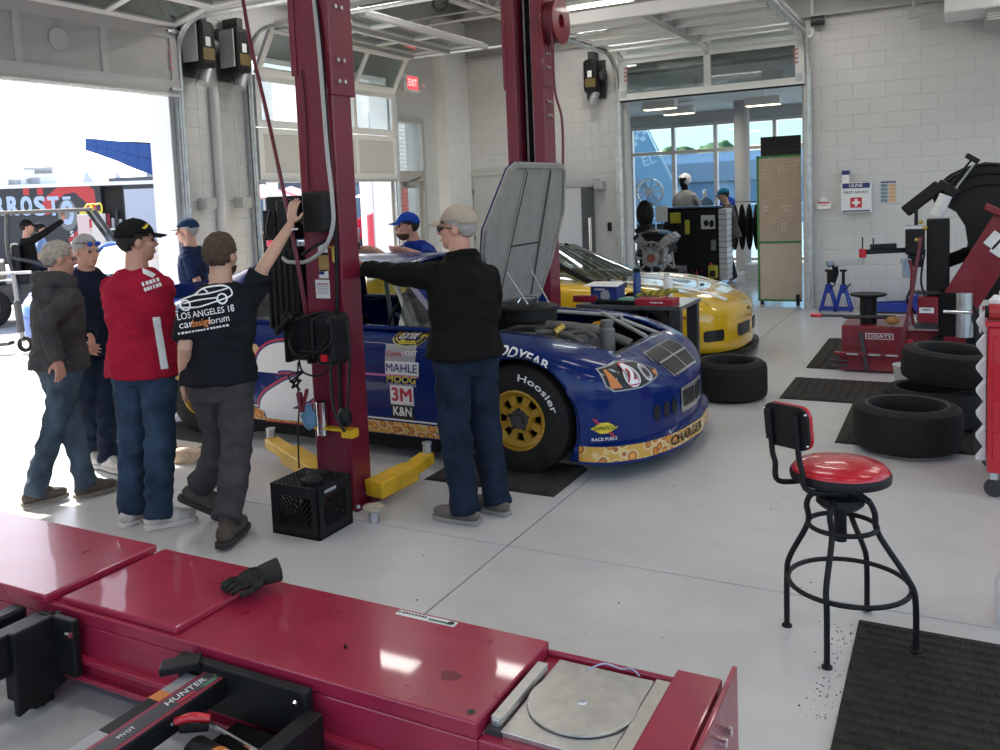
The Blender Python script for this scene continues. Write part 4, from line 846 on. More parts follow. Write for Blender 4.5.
for k in range(-8, 17):
    for d in (-1, 1):
        p = [(X0+k*.03+ (0 if d > 0 else .3), Y0), (X0+k*.03+(.3 if d > 0 else 0), Y1)]
        pts = []
        for tt in (0, 1): pts.append(list(p[tt]))
        (xa, ya), (xb, yb2) = pts; 
        if xa == xb: continue
        def clipx(xv): return ya+(yb2-ya)*(xv-xa)/(xb-xa)
        if xa < X0: ya, xa = clipx(X0), X0
        if xa > X1: ya, xa = clipx(X1), X1
        if xb < X0: yb2, xb = clipx(X0), X0
        if xb > X1: yb2, xb = clipx(X1), X1
        if abs(xa-xb) > .03: lt.bar((xa, ya, ZH-.004), (xb, yb2, ZH-.004), .006, .006)
o = lt.build('top_lattice', M_black, ck); o['kind'] = 'stuff'
m_ = MB(); m_.bb(X1, X1+.001, 3.66, 3.76, .245, .262); m_.build('crate_lettering', gd, ck)
for i, (x, y) in enumerate(((-3.15, 3.80), (-3.10, 3.70))):
    m_ = MB(); m_.lathe([(0, 0), (.055, 0), (.06, .008), (.06, .02), (.045, .026), (0, .026)], 20, Mrot((x, y, ZH))); tag(m_.build('rubber_pad', M_rub, smooth=40), ('round black rubber pad on the crate lid nearer the lift column', 'round black rubber pad on the crate lid nearer the crate front')[i], 'pad')
m_ = MB(); m_.lathe([(0, 0), (.032, 0), (.032, .05), (.036, .052), (.036, .065), (.03, .065), (0, .065)], 20, Mrot((-2.885, 3.96, 0)))
pa = thing('pad_adapter', 'octagonal tan topped steel lift pad on the floor beside the crate', 'adapter', (-2.885, 3.96, 0)); m_.build('stem', M_steel, pa, smooth=40); m_ = MB(); m_.lathe([(0, .065), (.05, .065), (.062, .075), (.062, .09), (0, .092)], 8, Mrot((-2.885, 3.96, 0), rz=.4)); m_.build('pad', mat('tan_pad', (.46, .40, .30), .7), pa)
# ramps and timber
def ramp(x0, x1, y0, y1, h, label): 
    b = MB(); b.add([(x0, y0, 0), (x1, y0, 0), (x1, y1, 0), (x0, y1, 0), (x0+.16, y0+.01, h), (x1-.04, y0+.01, h), (x1-.04, y1-.01, h), (x0+.16, y1-.01, h)], [(3, 2, 1, 0), (4, 5, 6, 7), (0, 1, 5, 4), (1, 2, 6, 5), (2, 3, 7, 6), (3, 0, 4, 7)]); return tag(b.build('wheel_ramp', M_mat, bev=.004), label, 'ramp', 'black wheel ramps')
ramp(-3.02, -2.10, 4.70, 5.28, .026, 'low black rubber ramp under the front wheel of the blue car')
ramp(-5.85, -4.95, 4.62, 5.28, .026, 'low black rubber ramp under the rear wheel of the blue car')
wk = MB(); wk.box(0, 0, .045, .27, .11, .09, Mrot((-4.80, 4.44, 0), rz=.35)); tag(wk.build('wood_block', mat('pine', (.50, .37, .25), .7, var=.2, scale=30), bev=.004), 'short pale timber block on the floor near the rear wheel', 'timber')
wk = MB(); wk.box(0, 0, .05, .30, .16, .10, Mrot((-5.62, 4.50, 0), rz=.2)); tag(wk.build('wood_block', M_galv2, bev=.01), 'grey wheel chock on the floor behind the red shirted man', 'chock')
# ------------------------------------------------------------- alignment rack runway
rk = thing('alignment_runway', 'glossy dark red alignment rack runway with turntable in the foreground', 'alignment rack', (-2.5, 2.27, 0))
RZ = .35
b = MB(); b.bb(-6.2, -1.16, 2.02, 2.52, RZ-.05, RZ); b.bb(-6.2, -1.16, 2.02, 2.06, .10, RZ-.05); b.bb(-6.2, -1.16, 2.48, 2.52, .10, RZ-.05)
b.bb(-1.16, -.58, 2.02, 2.52, .10, RZ-.045); b.bb(-1.16, -.72, 2.50, 2.52, RZ-.045, RZ-.025); b.bb(-.735, -.60, 2.03, 2.515, RZ-.045, RZ+.005); b.build('deck', M_rack, rk, bev=.006)
b = MB(); b.bb(-6.2, -.60, 1.99, 2.02, .165, .185); b.bb(-6.2, -.6, 1.985, 2.025, .10, .12); b.build('side_flange', M_rack, rk, bev=.004)
b = MB(); b.bb(-2.94, -2.34, 2.035, 2.53, RZ, RZ+.026); b.build('slip_plate', M_rack, rk, bev=.008, seg=3)
b = MB(); b.bb(-6.2, -2.99, 2.0, 2.535, RZ, RZ+.034); b.build('slip_plate', M_rack, rk, bev=.008, seg=3)
b = MB(); b.bb(-.585, -.570, 2.0, 2.575, .10, RZ+.02); ep = b.build('end_plate', M_rack, rk, bev=.004)
for y in (2.40, 2.34): MB().cyl((-.57, y, .27), (-.55, y, .27), .014, n=10).build('bolt', M_chrome, ep)
tt_ = MB(); tt_.bb(-1.105, -.795, 2.055, 2.475, RZ-.045, RZ-.028); tt = tt_.build('turntable_base', M_alu, rk, bev=.002)
MB().lathe([(0, 0), (.158, 0), (.160, .002), (.160, .007), (.158, .009), (0, .009)], 64, Mrot((-.945, 2.265, RZ-.026))).build('turntable_plate', M_alu, tt, smooth=35)
MB().lathe([(.006, 0), (.016, 0), (.014, .004), (.007, .004)], 20, Mrot((-.945, 2.265, RZ-.017)), closed=True).build('center_hole', M_alu, tt)
b = MB(); b.bb(-1.145, -1.112, 2.075, 2.40, RZ-.035, RZ-.005); b.bb(-1.14, -1.117, 2.07, 2.076, RZ-.03, RZ-.01); b.build('bridge_bar', M_alu, rk, bev=.002); MB().bb(-1.15, -1.10, 2.05, 2.075, RZ-.045, RZ-.03).build('bar_bracket', M_dark, rk)
b = MB(); b.bb(-.79, -.745, 2.05, 2.48, RZ-.045, RZ-.022); b.build('side_bar', M_alu, rk, bev=.002)
MB().tube([(-1.0, 2.43, RZ-.02), (-.95, 2.46, RZ+.0), (-.90, 2.47, RZ-.01), (-.86, 2.46, RZ+.004), (-.84, 2.47, RZ-.02)], .003, 6, sub=4).build('lock_cord', mat('cord_lilac', (.45, .45, .6), .5), tt)
def flat(name, w, h, x, y, z, m, par, rz=0): return decal(name, rect(w, h), frame((x, y, z), (cos(rz), sin(rz), 0), (-sin(rz), cos(rz), 0)), m, par, eps=.001)
q = onz(428, 617, RZ); flat('warning_sticker', .24, .036, q.x, 2.488, RZ, wd, rk); decal('sticker_lettering', scribble(.12, .012, 9), frame((q.x-.055, 2.492, RZ), (1, 0, 0), (0, 1, 0)), kd, rk, eps=.002); flat('warning_sticker', .085, .012, q.x+.055, 2.484, RZ+.0015, mat('decal_green', (.10, .22, .14), .5), rk); decal('warning_sticker', disc(.012), frame((q.x+.10, 2.488, RZ+.0015), (1, 0, 0), (0, 1, 0)), kd, rk)
decal('deck_plug', disc(.012), frame((-1.20, 2.06, RZ), (1, 0, 0), (0, 1, 0)), M_dark, rk); decal('oil_mark', ([(x*(1+.25*sin(i)), y, z) for i, (x, y, z) in enumerate(disc(.035, .028, 20)[0])], disc(.035, .028, 20)[1]), frame((-1.35, 2.2, RZ), (1, 0, 0), (0, 1, 0)), mat('oil_stain', (.16, .015, .03), .35), rk, eps=.0006)
q = onz(346, 647, RZ); tag(MB().bar((q.x-.006, q.y, RZ+.004), (q.x+.008, q.y-.008, RZ+.004), .006, .008).build('rubber_crumb', M_matt), 'tiny black rubber crumb on the red runway', 'debris')
# swing jacks and black brackets under the runway, towards the camera
jk = thing('swing_jack', 'black swing jack beam with printed label clamped to the red runway', 'jack', (-2.1, 1.9, 0))
b = MB(); b.bb(-2.215, -2.155, .9, 2.0, .235, .285); b.build('side_beam', M_black, jk, bev=.004); b = MB(); b.bb(-2.145, -2.055, .9, 2.01, .23, .30); bm2 = b.build('beam', M_black, jk, bev=.006)
JM = lambda x, y: frame((x, y, .30), (0, 1, 0), (-1, 0, 0))
decal('label_plate', rrect(1.0, .086, .015), JM(-2.10, 1.49), mat('label_maroon', (.30, .03, .06), .35), bm2, eps=.001); decal('label_plate', rrect(.98, .058, .012), JM(-2.10, 1.487), mat('label_charcoal', (.06, .06, .065), .35), bm2, eps=.002)
decal('label_lettering', text('HUNTER', .034, .02, shear=.2, width=.16), JM(-2.105, 1.85), wd, bm2, eps=.003); decal('label_lettering', text('PIVOT', .022, .01, width=.06), JM(-2.10, 1.62), wd, bm2, eps=.003); decal('label_plate', poly([(-.016, -.015), (.016, -.015), (0, .017)]), JM(-2.105, 1.975), yd, bm2, eps=.003)
decal('label_plate', rect(.06, .018), JM(-2.078, 1.925), MATS['decal_green'], bm2, eps=.003); decal('label_plate', rect(.07, .012), JM(-2.080, 1.83), rdm, bm2, eps=.003)
S2 = lambda y: frame((-2.185, y, .285), (0, 1, 0), (-1, 0, 0)); decal('label_plate', rect(.11, .055), S2(1.90), gd, jk, eps=.001); decal('label_plate', rect(.05, .055), S2(1.82), MATS['decal_orange'], jk, eps=.001); decal('label_plate', rect(.12, .055), S2(1.55), gd, jk, eps=.001)
b = MB(); b.bb(-2.27, -1.72, 1.965, 2.0, .17, .33); b.build('runway_bracket', M_black, jk, bev=.006); b = MB(); b.bar((-2.27, 1.9, .315), (-2.17, 1.98, .325), .07, .025); b.build('latch', M_black, jk, bev=.004)
b = MB(); b.bb(-2.02, -1.70, 1.45, 1.97, .10, .16); b.bb(-1.72, -1.66, 1.5, 1.97, .13, .28); b.build('frame', M_black, jk, bev=.005)
for y in (1.86, 1.62): MB().cyl((-2.05, y, .22), (-1.50, y-.10, .22), .008, n=8).build('guide_rod', M_chrome, jk)
b = MB(); b.cyl((-1.98, 1.76, .19), (-1.52, 1.68, .19), .05, n=20); cyl_ = b.build('air_cylinder', M_black, jk, smooth=40)
b = MB(); b.cyl((-1.86, 1.739, .19), (-1.74, 1.718, .19), .0515, n=20, cap=False); b.build('cylinder_label', wd, cyl_, smooth=60); b = MB(); b.cyl((-1.885, 1.7435, .19), (-1.86, 1.739, .19), .0517, n=20, cap=False); b.build('cylinder_label', MATS['decal_orange'], cyl_, smooth=60)
MB().cyl((-1.75, 1.955, .30), (-1.75, 1.94, .30), .008, n=8).build('bolt', M_chrome, jk)
pk = thing('pliers', 'red handled pliers lying across the swing jack', 'pliers', (-2.0, 1.75, .24)); p_, q_ = onz(175, 722, .27), onz(210, 719, .27)
b = MB(); b.tube([p_, p_.lerp(q_, .5)+V((0, 0, .01)), q_], [.012, .016, .014], 8, sub=3); b.build('handle', M_red2, pk, smooth=60); b = MB(); b.tube([onz(180, 729, .262), onz(208, 727, .262)], .013, 8); b.build('handle', M_matt, pk, smooth=60)
b = MB(); b.bar(p_, onz(162, 726, .24), .03, .012); b.build('jaws', M_steel, pk, bev=.003)
j2 = thing('swing_jack', 'black swing jack arm with bolted side plate beyond the label beam', 'jack', (-2.8, 1.8, 0))
b = MB(); b.bb(-3.14, -3.07, .7, 1.98, .25, .34); b.build('side_beam', M_black, j2, bev=.01); b = MB(); b.bb(-2.99, -2.92, .7, 1.98, .19, .34); b.build('beam', M_black, j2, bev=.006)
b = MB(); b.prism([(1.80, .345), (2.0, .345), (2.0, .08), (1.93, .06), (1.90, .03), (1.84, .05), (1.80, .04)], .03, frame((-2.92, 0, 0), (0, 1, 0), (0, 0, 1))); b.build('side_plate', M_black, j2, bev=.006)
b = MB(); b.bb(-2.97, -2.78, 1.955, 1.985, .13, .345); b.build('runway_bracket', M_black, j2, bev=.006); b = MB(); b.bb(-3.12, -2.95, 1.90, 1.98, .0, .25); b.build('support_foot', M_black, j2, bev=.005)
for (x, y, z) in ((-2.915, 1.84, .26), (-2.80, 1.945, .30)): MB().cyl((x, y, z), (x+.02, y, z), .011, n=10).build('bolt', M_chrome, j2)
MB().cyl((-3.03, 1.5, .30), (-3.03, 1.42, .30), .014, n=10).build('bolt', M_chrome, j2)
# glove on the runway
gvm = mat('glove_black', (.010, .010, .009), .9, bump=.5, bscale=70, var2=(.035, .033, .028), scale=30, spec=.2)
gl = thing('work_glove', 'black and grey work glove lying on the red runway', 'glove', (-2.37, 2.45, RZ+.026))
def blob(mb_list, name, m, par, vox=.004, sm=3, dis=0, dsc=20):
    me = bpy.data.meshes.new(name); me.from_pydata(mb_list.v, [], mb_list.f); o = bpy.data.objects.new(name, me); COL.objects.link(o)
    r = o.modifiers.new('r', 'REMESH'); r.mode = 'VOXEL'; r.voxel_size = vox; r.use_smooth_shade = True
    if sm: s = o.modifiers.new('s', 'SMOOTH'); s.factor = .6; s.iterations = sm
    dg = bpy.context.evaluated_depsgraph_get(); nm = bpy.data.meshes.new_from_object(o.evaluated_get(dg)); bpy.data.objects.remove(o); bpy.data.meshes.remove(me)
    if dis:
        no = [v.normal.copy() for v in nm.vertices]
        for v, n_ in zip(nm.vertices, no): v.co += n_*dis*(noise.noise(v.co*dsc)+.5*noise.noise(v.co*dsc*2.3))
    if par is not None:
        nm.transform(TR[par.name].inverted())
    nm.name = name; nm.materials.append(m); nm.polygons.foreach_set('use_smooth', [True]*len(nm.polygons)); q = bpy.data.objects.new(name, nm); COL.objects.link(q)
    if par is not None: q.parent = par; TR[q.name] = TR[par.name]
    else: TR[q.name] = Matrix()
    return q
b = MB(); GM = Mrot(onz(254, 586, RZ+.03), rz=R(-118)) @ Matrix.Scale(1.18, 4)
b.ell((0, 0, .026), .055, .046, .032, M=GM)
for k in range(4): b.tube([GM @ V((.03, -.032+k*.021, .02)), GM @ V((.075-.01*abs(k-1.4), -.042+k*.026, .024)), GM @ V((.105-.012*abs(k-1.4), -.046+k*.029, .012))], [.012, .011, .010], 8)
b.tube([GM @ V((-.01, .04, .016)), GM @ V((.035, .062, .014)), GM @ V((.065, .064, .012))], .012, 8); blob(b, 'glove_hand', gvm, gl, .003)
b = MB(); b.cyl(GM @ V((-.02, 0, .028)), GM @ V((-.085, .004, .034)), .038, .046, n=18); blob(b, 'glove_cuff', mat('glove_grey', (.035, .034, .028), .9, bump=.4, bscale=90, spec=.2), gl, .004)
# ------------------------------------------------------------- mats and tyres
def ribmat(x0, x1, y0, y1, label, across, n):
    t = thing('floor_mat', label, 'mat', ((x0+x1)/2, (y0+y1)/2, 0)); MB().bb(x0, x1, y0, y1, 0, .008).build('base', M_mat, t, bev=.003); b = MB()
    for k in range(n):
        if across: x = x0+.02+(x1-x0-.04)*(k+.5)/n; b.box(x, (y0+y1)/2, .010, (x1-x0)/n*.55, y1-y0-.04, .006)
        else: y = y0+.02+(y1-y0-.04)*(k+.5)/n; b.box((x0+x1)/2, y, .010, x1-x0-.04, (y1-y0)/n*.55, .006)
    o = b.build('rib', M_mat, t); o['kind'] = 'stuff'
ribmat(-1.29, -.2, 9.04, 10.85, 'black rubber mat under the tyre changer pedals', True, 8); ribmat(-1.31, .9, 7.66, 8.55, 'black ribbed rubber mat behind the stacked tyres', True, 30); ribmat(-.735, .9, 6.44, 7.64, 'black ribbed rubber mat under the stacked tyres', True, 22)
bm4 = thing('floor_mat', 'black studded rubber mat under the red seated stool', 'mat', (.5, 3.2, 0)); MB().bb(-.345, 1.5, 1.5, 3.79, 0, .010).build('base', M_mat, bm4, bev=.004); b = MB()
for i in range(34):
    for j in range(38):
        cx_, cy_ = -.315+i*.046+(.0 if j % 2 else .023), 1.53+j*.060
        if cx_ > .55 or cy_ < 2.2: continue
        b.add([(cx_-.019, cy_-.016, .010), (cx_+.019, cy_-.016, .010), (cx_+.019, cy_+.016, .010), (cx_-.019, cy_+.016, .010), (cx_-.015, cy_-.010, .021), (cx_+.015, cy_-.010, .021), (cx_+.012, cy_+.012, .014), (cx_-.012, cy_+.012, .014)], [(0, 1, 5, 4), (1, 2, 6, 5), (2, 3, 7, 6), (3, 0, 4, 7), (4, 5, 6, 7)])
o = b.build('stud', M_mat, bm4); o['kind'] = 'stuff'
def flat_tyre(x, y, z, r, w, label, tilt=0, ri=None):
    t = thing('racing_tyre', label, 'tyre', (x, y, z), 0, 'loose racing tyres'); b = MB(); a = V((sin(tilt), -sin(tilt)*.2, cos(tilt))); tyre(b, (x, y, z+w/2), r, w, ax=a, ri=ri or r*.66, n=56); b.build('carcass', M_rub, t, smooth=40)
    g_ = MB(); M = frame((x, y, z+w/2), a.orthogonal(), a.cross(a.orthogonal())); rr = (ri or r*.66)
    g_.lathe([(rr+.02, w*.484), (rr+.03, w*.492), (rr+.04, w*.490)], 56, M, cap=False); g_.lathe([(r-.06, w*.478), (r-.055, w*.484), (r-.05, w*.476)], 56, M, cap=False); g_.build('sidewall_ring', mat('tyre_ring', (.045, .043, .04), .6), t, smooth=60); return t
flat_tyre(-1.71, 7.60, 0, .315, .33, 'wide black slick tyre lying flat beside the yellow car')
flat_tyre(-.285, 6.46, .014, .335, .30, 'large black tyre lying flat in front of the tyre stack')
flat_tyre(-.16, 7.14, .014, .32, .28, 'lower tyre of the leaning stack behind the large tyre'); flat_tyre(-.04, 7.22, .318, .32, .25, 'upper tilted tyre on top of the leaning stack', .07)
# ------------------------------------------------------------- red stool
stl = thing('shop_stool', 'swivel stool with glossy red round seat and black steel legs', 'stool', (-.385, 3.60, 0)); C0 = V((-.395, 3.62, 0)); ZS = .668
b = MB(); b.lathe([(0, ZS+.055), (.10, ZS+.052), (.162, ZS+.038), (.180, ZS+.02), (.178, ZS+.012)], 48, Mrot((C0.x, C0.y, 0))); b.build('seat', M_red2, stl, smooth=180)
b = MB(); b.lathe([(0, ZS-.022), (.172, ZS-.022), (.184, ZS-.016), (.186, ZS+.008), (.180, ZS+.018), (0, ZS+.018)], 48, Mrot((C0.x, C0.y, 0))); b.build('seat_rim', M_black, stl, smooth=40)
bkM = frame((C0.x-.185, C0.y-.09, .895), V((.45, -.9, 0)), V((-.10, -.02, 1)))
bkM = frame(tuple((ony(768, 402, 3.50)+ony(808, 450, 3.50))/2), tuple(ony(806, 446, 3.44)-ony(772, 438, 3.53)), (-.10, 0, 1))
b = MB(); pts_ = rrect(.215, .170, .045, 6)[0]; b.prism([(x, y) for x, y, z in pts_], .012, bkM); b.build('backrest_board', M_black, stl, bev=.003); b = MB(); b.prism([(x*1.01, y*1.01) for x, y, z in pts_], -.022, bkM); b.build('backrest', M_red2, stl, bev=.012, seg=3)
for s in (-.07, .06):
    p = bkM @ V((s, .06, .02)); q = bkM @ V((s, -.11, .02)); w_ = V((C0.x+(.04 if s > 0 else -.12), C0.y-.13 if s > 0 else C0.y-.02, ZS-.035)); m = V((q.x, q.y, ZS-.01)).lerp(w_, .25)+V((-.01, -.01, -.01))
    MB().tube([p, p.lerp(q, .5), q, V((q.x+.01, q.y, ZS+.05)), m, w_], .011, 10, sub=6).build('back_support', M_black, stl, smooth=60)
for dx, dy in ((-.1, .06), (-.1, -.06), (.1, .06), (.1, -.06)): p = bkM @ V((dx, dy, .014)); MB().ell(tuple(p), .006, .006, .006, 8, 6).build('screw', M_chrome, stl)
MB().cyl((C0.x, C0.y, .52), (C0.x, C0.y, ZS-.02), .017, n=14).build('gas_column', M_chrome, stl, smooth=40); b = MB(); b.lathe([(0, .40), (.024, .40), (.024, .53), (.07, .535), (.09, .555), (.085, .58), (.03, .60), (.03, .62), (0, .62)], 24, Mrot((C0.x, C0.y, 0))); b.build('hub', M_black, stl, smooth=40)
b = MB(); b.tube([C0+V((.02, -.02, ZS-.03)), C0+V((.06, -.04, ZS-.05)), C0+V((.11, -.05, ZS-.085))], [.006, .01, .014], 8); b.build('height_lever', M_black, stl, smooth=60)
feet = [onz(787, 626), onz(827, 668), onz(916, 655), onz(867, 612)]; fc_ = sum(feet, V((0, 0, 0)))/4
for p in feet:
    d = p-fc_; d.z = 0; L = d.length; d.normalize(); c_ = V((C0.x, C0.y, 0))
    MB().tube([c_+d*.05+V((0, 0, .565)), c_+d*.10+V((0, 0, .575)), c_+d*.125+V((0, 0, .53)), c_.lerp(fc_, .3)+d*.13+V((0, 0, .45)), c_.lerp(fc_, .7)+d*(L*.90)+V((0, 0, .30)), fc_+d*(L*.99)+V((0, 0, .22)), p+V((0, 0, .012))], .0115, 10, sub=6).build('leg', M_black, stl, smooth=60)
    MB().lathe([(0, 0), (.02, 0), (.02, .008), (.012, .014), (0, .014)], 14, Mrot(p+(V((0, 0, .0105)) if p.x > -.345 else V((0, 0, 0))))).build('foot', M_black, stl, smooth=40)
for z, r_, cc in ((.465, .126, C0.lerp(fc_, .25)), (.235, .0, fc_)):
    r2 = r_ or (feet[0]-fc_).length*.95
    MB().tube([(cc.x+r2*cos(2*PI*k/40), cc.y+r2*sin(2*PI*k/40), z) for k in range(40)], .010, 8, closed=True).build('foot_ring', M_black, stl, smooth=60)

# rubber crumbs swept out from under the studded mat
rnc = random.Random(4); b = MB()
for k in range(90):
    x = -.40+rnc.gauss(0, .035); y = 3.0+rnc.random()*.75; r_ = rnc.uniform(.0012, .0028); b.box(x, y, r_*.5, r_*2, r_*1.4, r_)
for k in range(40):
    x = rnc.uniform(-2.4, -.2); y = rnc.uniform(3.0, 6.6); r_ = rnc.uniform(.0015, .0035); b.box(x, y, r_*.4, r_*2, r_*1.5, r_*.8)
tag(b.build('rubber_crumbs', M_matt), 'scattered black rubber crumbs on the floor beside the studded mat', 'debris', kind='stuff')
# ------------------------------------------------------------- tyre changer, balancer, tool cart
MR = mat('machine_red', (.20, .010, .022), .32, var=.12, scale=8, coat=.2)
tc_ = thing('tyre_changer', 'dark red tyre changer with black turntable post and swing arm by the wall', 'tyre changer', (-.6, 9.3, 0))
b = MB(); b.bb(-.96, -.40, 9.0, 9.75, .02, .58); b.build('cabinet', MR, tc_, bev=.015); b = MB(); b.bb(-1.02, -.42, 8.93, 9.0, .22, .25); b.bb(-.98, -.40, 8.97, 9.0, .02, .22); b.build('pedal_shelf', MR, tc_, bev=.006)
b = MB(); b.lathe([(0, .58), (.075, .58), (.075, .90), (.16, .93), (.165, .955), (.03, .965), (0, .965)], 28, Mrot((-.74, 9.2, 0))); b.build('turntable_post', M_black, tc_, smooth=35)
q = frame((-.63, 8.999, .455), (1, 0, 0), (0, 0, 1)); decal('brand_plate', rect(.24, .075), q, wd, tc_, eps=.002); decal('brand_plate', rect(.225, .06), q, mat('plate_red', (.24, .01, .02), .4), tc_, eps=.003); decal('brand_lettering', text('COATS', .055, .014, width=.20), q, wd, tc_, eps=.004)
for x in (-.86, -.67, -.52): MB().bb(x-.05, x+.05, 8.925, 8.93, .225, .248).build('pedal_plate', M_galv2, tc_)
b = MB(); b.bar((-.79, 8.96, .52), (-.73, 8.93, .04), .035, .02); b.build('tyre_lever', M_dark, tc_, bev=.004)
for z in (.06, .11): MB().cyl((-1.08, 8.95, z), (-.9, 8.95, z), .012, n=8).build('pedal_bar', M_dark, tc_)
b = MB(); b.cyl((-1.22, 9.05, .69), (-.95, 9.05, .69), .018, n=10); b.build('bead_bar', M_dark, tc_, smooth=40); MB().cyl((-1.24, 9.05, .69), (-1.14, 9.05, .69), .028, n=12).build('red_grip', M_red2, tc_, smooth=40); b = MB(); b.cyl((-.95, 9.05, .68), (-.5, 9.1, .68), .025, n=10); b.build('clamp_arm', M_dark, tc_, smooth=40)
b = MB(); b.ell((-.52, 9.0, .655), .06, .05, .05); b.build('bead_roller', mat('tan_rubber', (.34, .17, .04), .5), tc_, smooth=180); b = MB(); b.ell((-.28, 9.0, .69), .045, .04, .04); b.build('grease_pot', M_galv2, tc_, smooth=180)
b = MB(); b.bb(-.42, .0, 9.1, 9.7, .1, .52); b.build('rear_housing', MR, tc_, bev=.02); b = MB(); b.bb(-.18, .26, 9.0, 9.3, .2, .36); b.build('side_box', M_black, tc_, bev=.01); b = MB(); b.bb(-.10, .08, 8.97, 9.0, .25, .37); b.build('switch_plate', MR, tc_, bev=.005)
# column with arm head
b = MB(); b.bb(-.245, -.055, 9.25, 9.5, .55, 1.42); b.build('column', M_black, tc_, bev=.008); b = MB(); b.bb(-.42, -.26, 9.15, 9.35, 1.10, 1.34); b.bb(-.40, -.28, 9.18, 9.32, .98, 1.10); b.build('arm_head', M_black, tc_, bev=.012); b = MB(); b.bb(-.42, -.26, 9.15, 9.3, 1.34, 1.37); b.build('head_cap', M_steel, tc_); MB().cyl((-.33, 9.22, 1.37), (-.33, 9.22, 1.52), .016, n=10).build('lock_handle', M_black, tc_)
b = MB(); b.bar((-.42, 9.22, 1.14), (-.75, 9.0, 1.14), .05, .045); b.build('swing_arm', M_black, tc_, bev=.004); MB().bar((-.50, 9.15, 1.185), (-.70, 9.02, 1.185), .05, .05).build('arm_cylinder', M_black, tc_, bev=.006)
b = MB(); b.cyl((-.77, 8.98, 1.09), (-.77, 8.98, 1.17), .032, n=12); b.build('red_joint', M_red2, tc_, smooth=40); MB().cyl((-.77, 8.98, 1.17), (-.77, 8.98, 1.28), .007, n=6).build('arm_pin', M_dark, tc_); MB().cyl((-.68, 9.0, 1.2), (-.68, 9.0, 1.27), .007, n=6).build('arm_pin', M_dark, tc_)
b = MB(); b.bar((-.77, 8.98, 1.06), (-1.01, 8.85, 1.04), .05, .055); b.bb(-.79, -.75, 8.95, 9.0, 1.03, 1.09); b.build('mount_arm', M_galv2, tc_, bev=.004); b = MB(); b.bar((-1.0, 8.85, .97), (-1.03, 8.83, .87), .09, .05); b.bar((-1.0, 8.86, 1.03), (-.99, 8.86, .95), .05, .05); b.build('mount_head', M_matt, tc_, bev=.008); MB().cyl((-1.03, 8.84, 1.04), (-1.06, 8.82, 1.04), .028, n=10).build('end_cap', mat('blue_steel', (.2, .26, .34), .4, metal=.6), tc_)
# helper cylinder, red motor box, hoses
b = MB(); b.cyl((.06, 9.0, .50), (.06, 9.0, .90), .075, n=24); b.build('air_cylinder', M_steel, tc_, smooth=40); MB().cyl((.06, 9.0, .9), (.06, 9.0, 1.05), .022, n=12).build('piston_rod', M_chrome, tc_, smooth=40)
b = MB(); b.bb(-.31, -.14, 8.93, 9.15, .62, .86); b.build('motor_box', MR, tc_, bev=.015); decal('motor_label', rect(.12, .05), frame((-.235, 8.93, .74), (1, 0, 0), (0, 0, 1)), wd, tc_, eps=.002); decal('label_lettering', scribble(.07, .014, 5), frame((-.235, 8.93, .745), (1, 0, 0), (0, 0, 1)), kd, tc_, eps=.003)
b = MB(); b.bb(-.14, .02, 8.96, 9.2, .5, .9); b.build('motor_core', M_matt, tc_, bev=.02); MB().cyl((-.10, 8.96, .73), (.12, 8.93, .73), .02, n=10).build('shaft', M_chrome, tc_, smooth=40); b = MB(); b.bb(-.36, .0, 9.0, 9.15, .88, .90); b.bb(-.34, -.05, 8.98, 9.1, .56, .60); b.build('shelf', M_dark, tc_)
H5 = lambda pts, r, m, nm='hose': MB().tube([ony(x, y, Y) for x, y, Y in pts], r, 8, sub=5).build(nm, m, tc_, smooth=60)
H5([(921, 237, 8.95), (915, 275, 8.9), (909, 310, 8.85), (903, 335, 8.8), (897, 353, 8.8)], .016, rhose); H5([(918, 250, 9.0), (914, 280, 9.0), (907, 300, 8.95), (915, 312, 9)], .010, M_black); H5([(925, 250, 9.0), (921, 280, 9.0), (925, 300, 9.0), (918, 318, 9.0)], .009, M_black); H5([(909, 260, 9.0), (912, 270, 9), (911, 300, 9), (913, 325, 9)], .014, MR)
H5([(965, 300, 9.0), (975, 325, 8.95), (978, 352, 8.9)], .012, M_black); H5([(968, 296, 9.0), (980, 320, 8.95), (985, 345, 8.9)], .010, M_black)
for px, py in ((921, 222), (925, 228), (917, 240)): p = ony(px, py, 9.0); MB().ell(tuple(p), .022, .022, .022, 8, 6).build('brass_fitting', MATS['brass'], tc_, smooth=180)
b = MB(); p = ony(906, 268, 9.2); b.cyl(p+V((0, 0, -.09)), p+V((0, 0, .05)), .035, n=14); b.cyl(p+V((0, 0, .05)), p+V((0, 0, .09)), .05, n=14); b.build('air_filter', mat('filter_blue', (.35, .45, .55), .3), tc_, smooth=40)
for ch in tc_.children:                                      # the cabinet stands lower than the arm column
    n_ = ch.name.split('.')[0]
    if n_ in ('cabinet', 'pedal_shelf', 'turntable_post', 'brand_plate', 'brand_lettering', 'pedal_plate', 'tyre_lever', 'bead_bar', 'red_grip', 'clamp_arm', 'bead_roller', 'grease_pot', 'rear_housing'):
        for v in ch.data.vertices: v.co.z *= .76
    elif n_ in ('motor_box', 'motor_label', 'label_lettering', 'motor_core', 'shaft', 'shelf', 'air_cylinder', 'piston_rod'):
        for v in ch.data.vertices: v.co.z -= .13
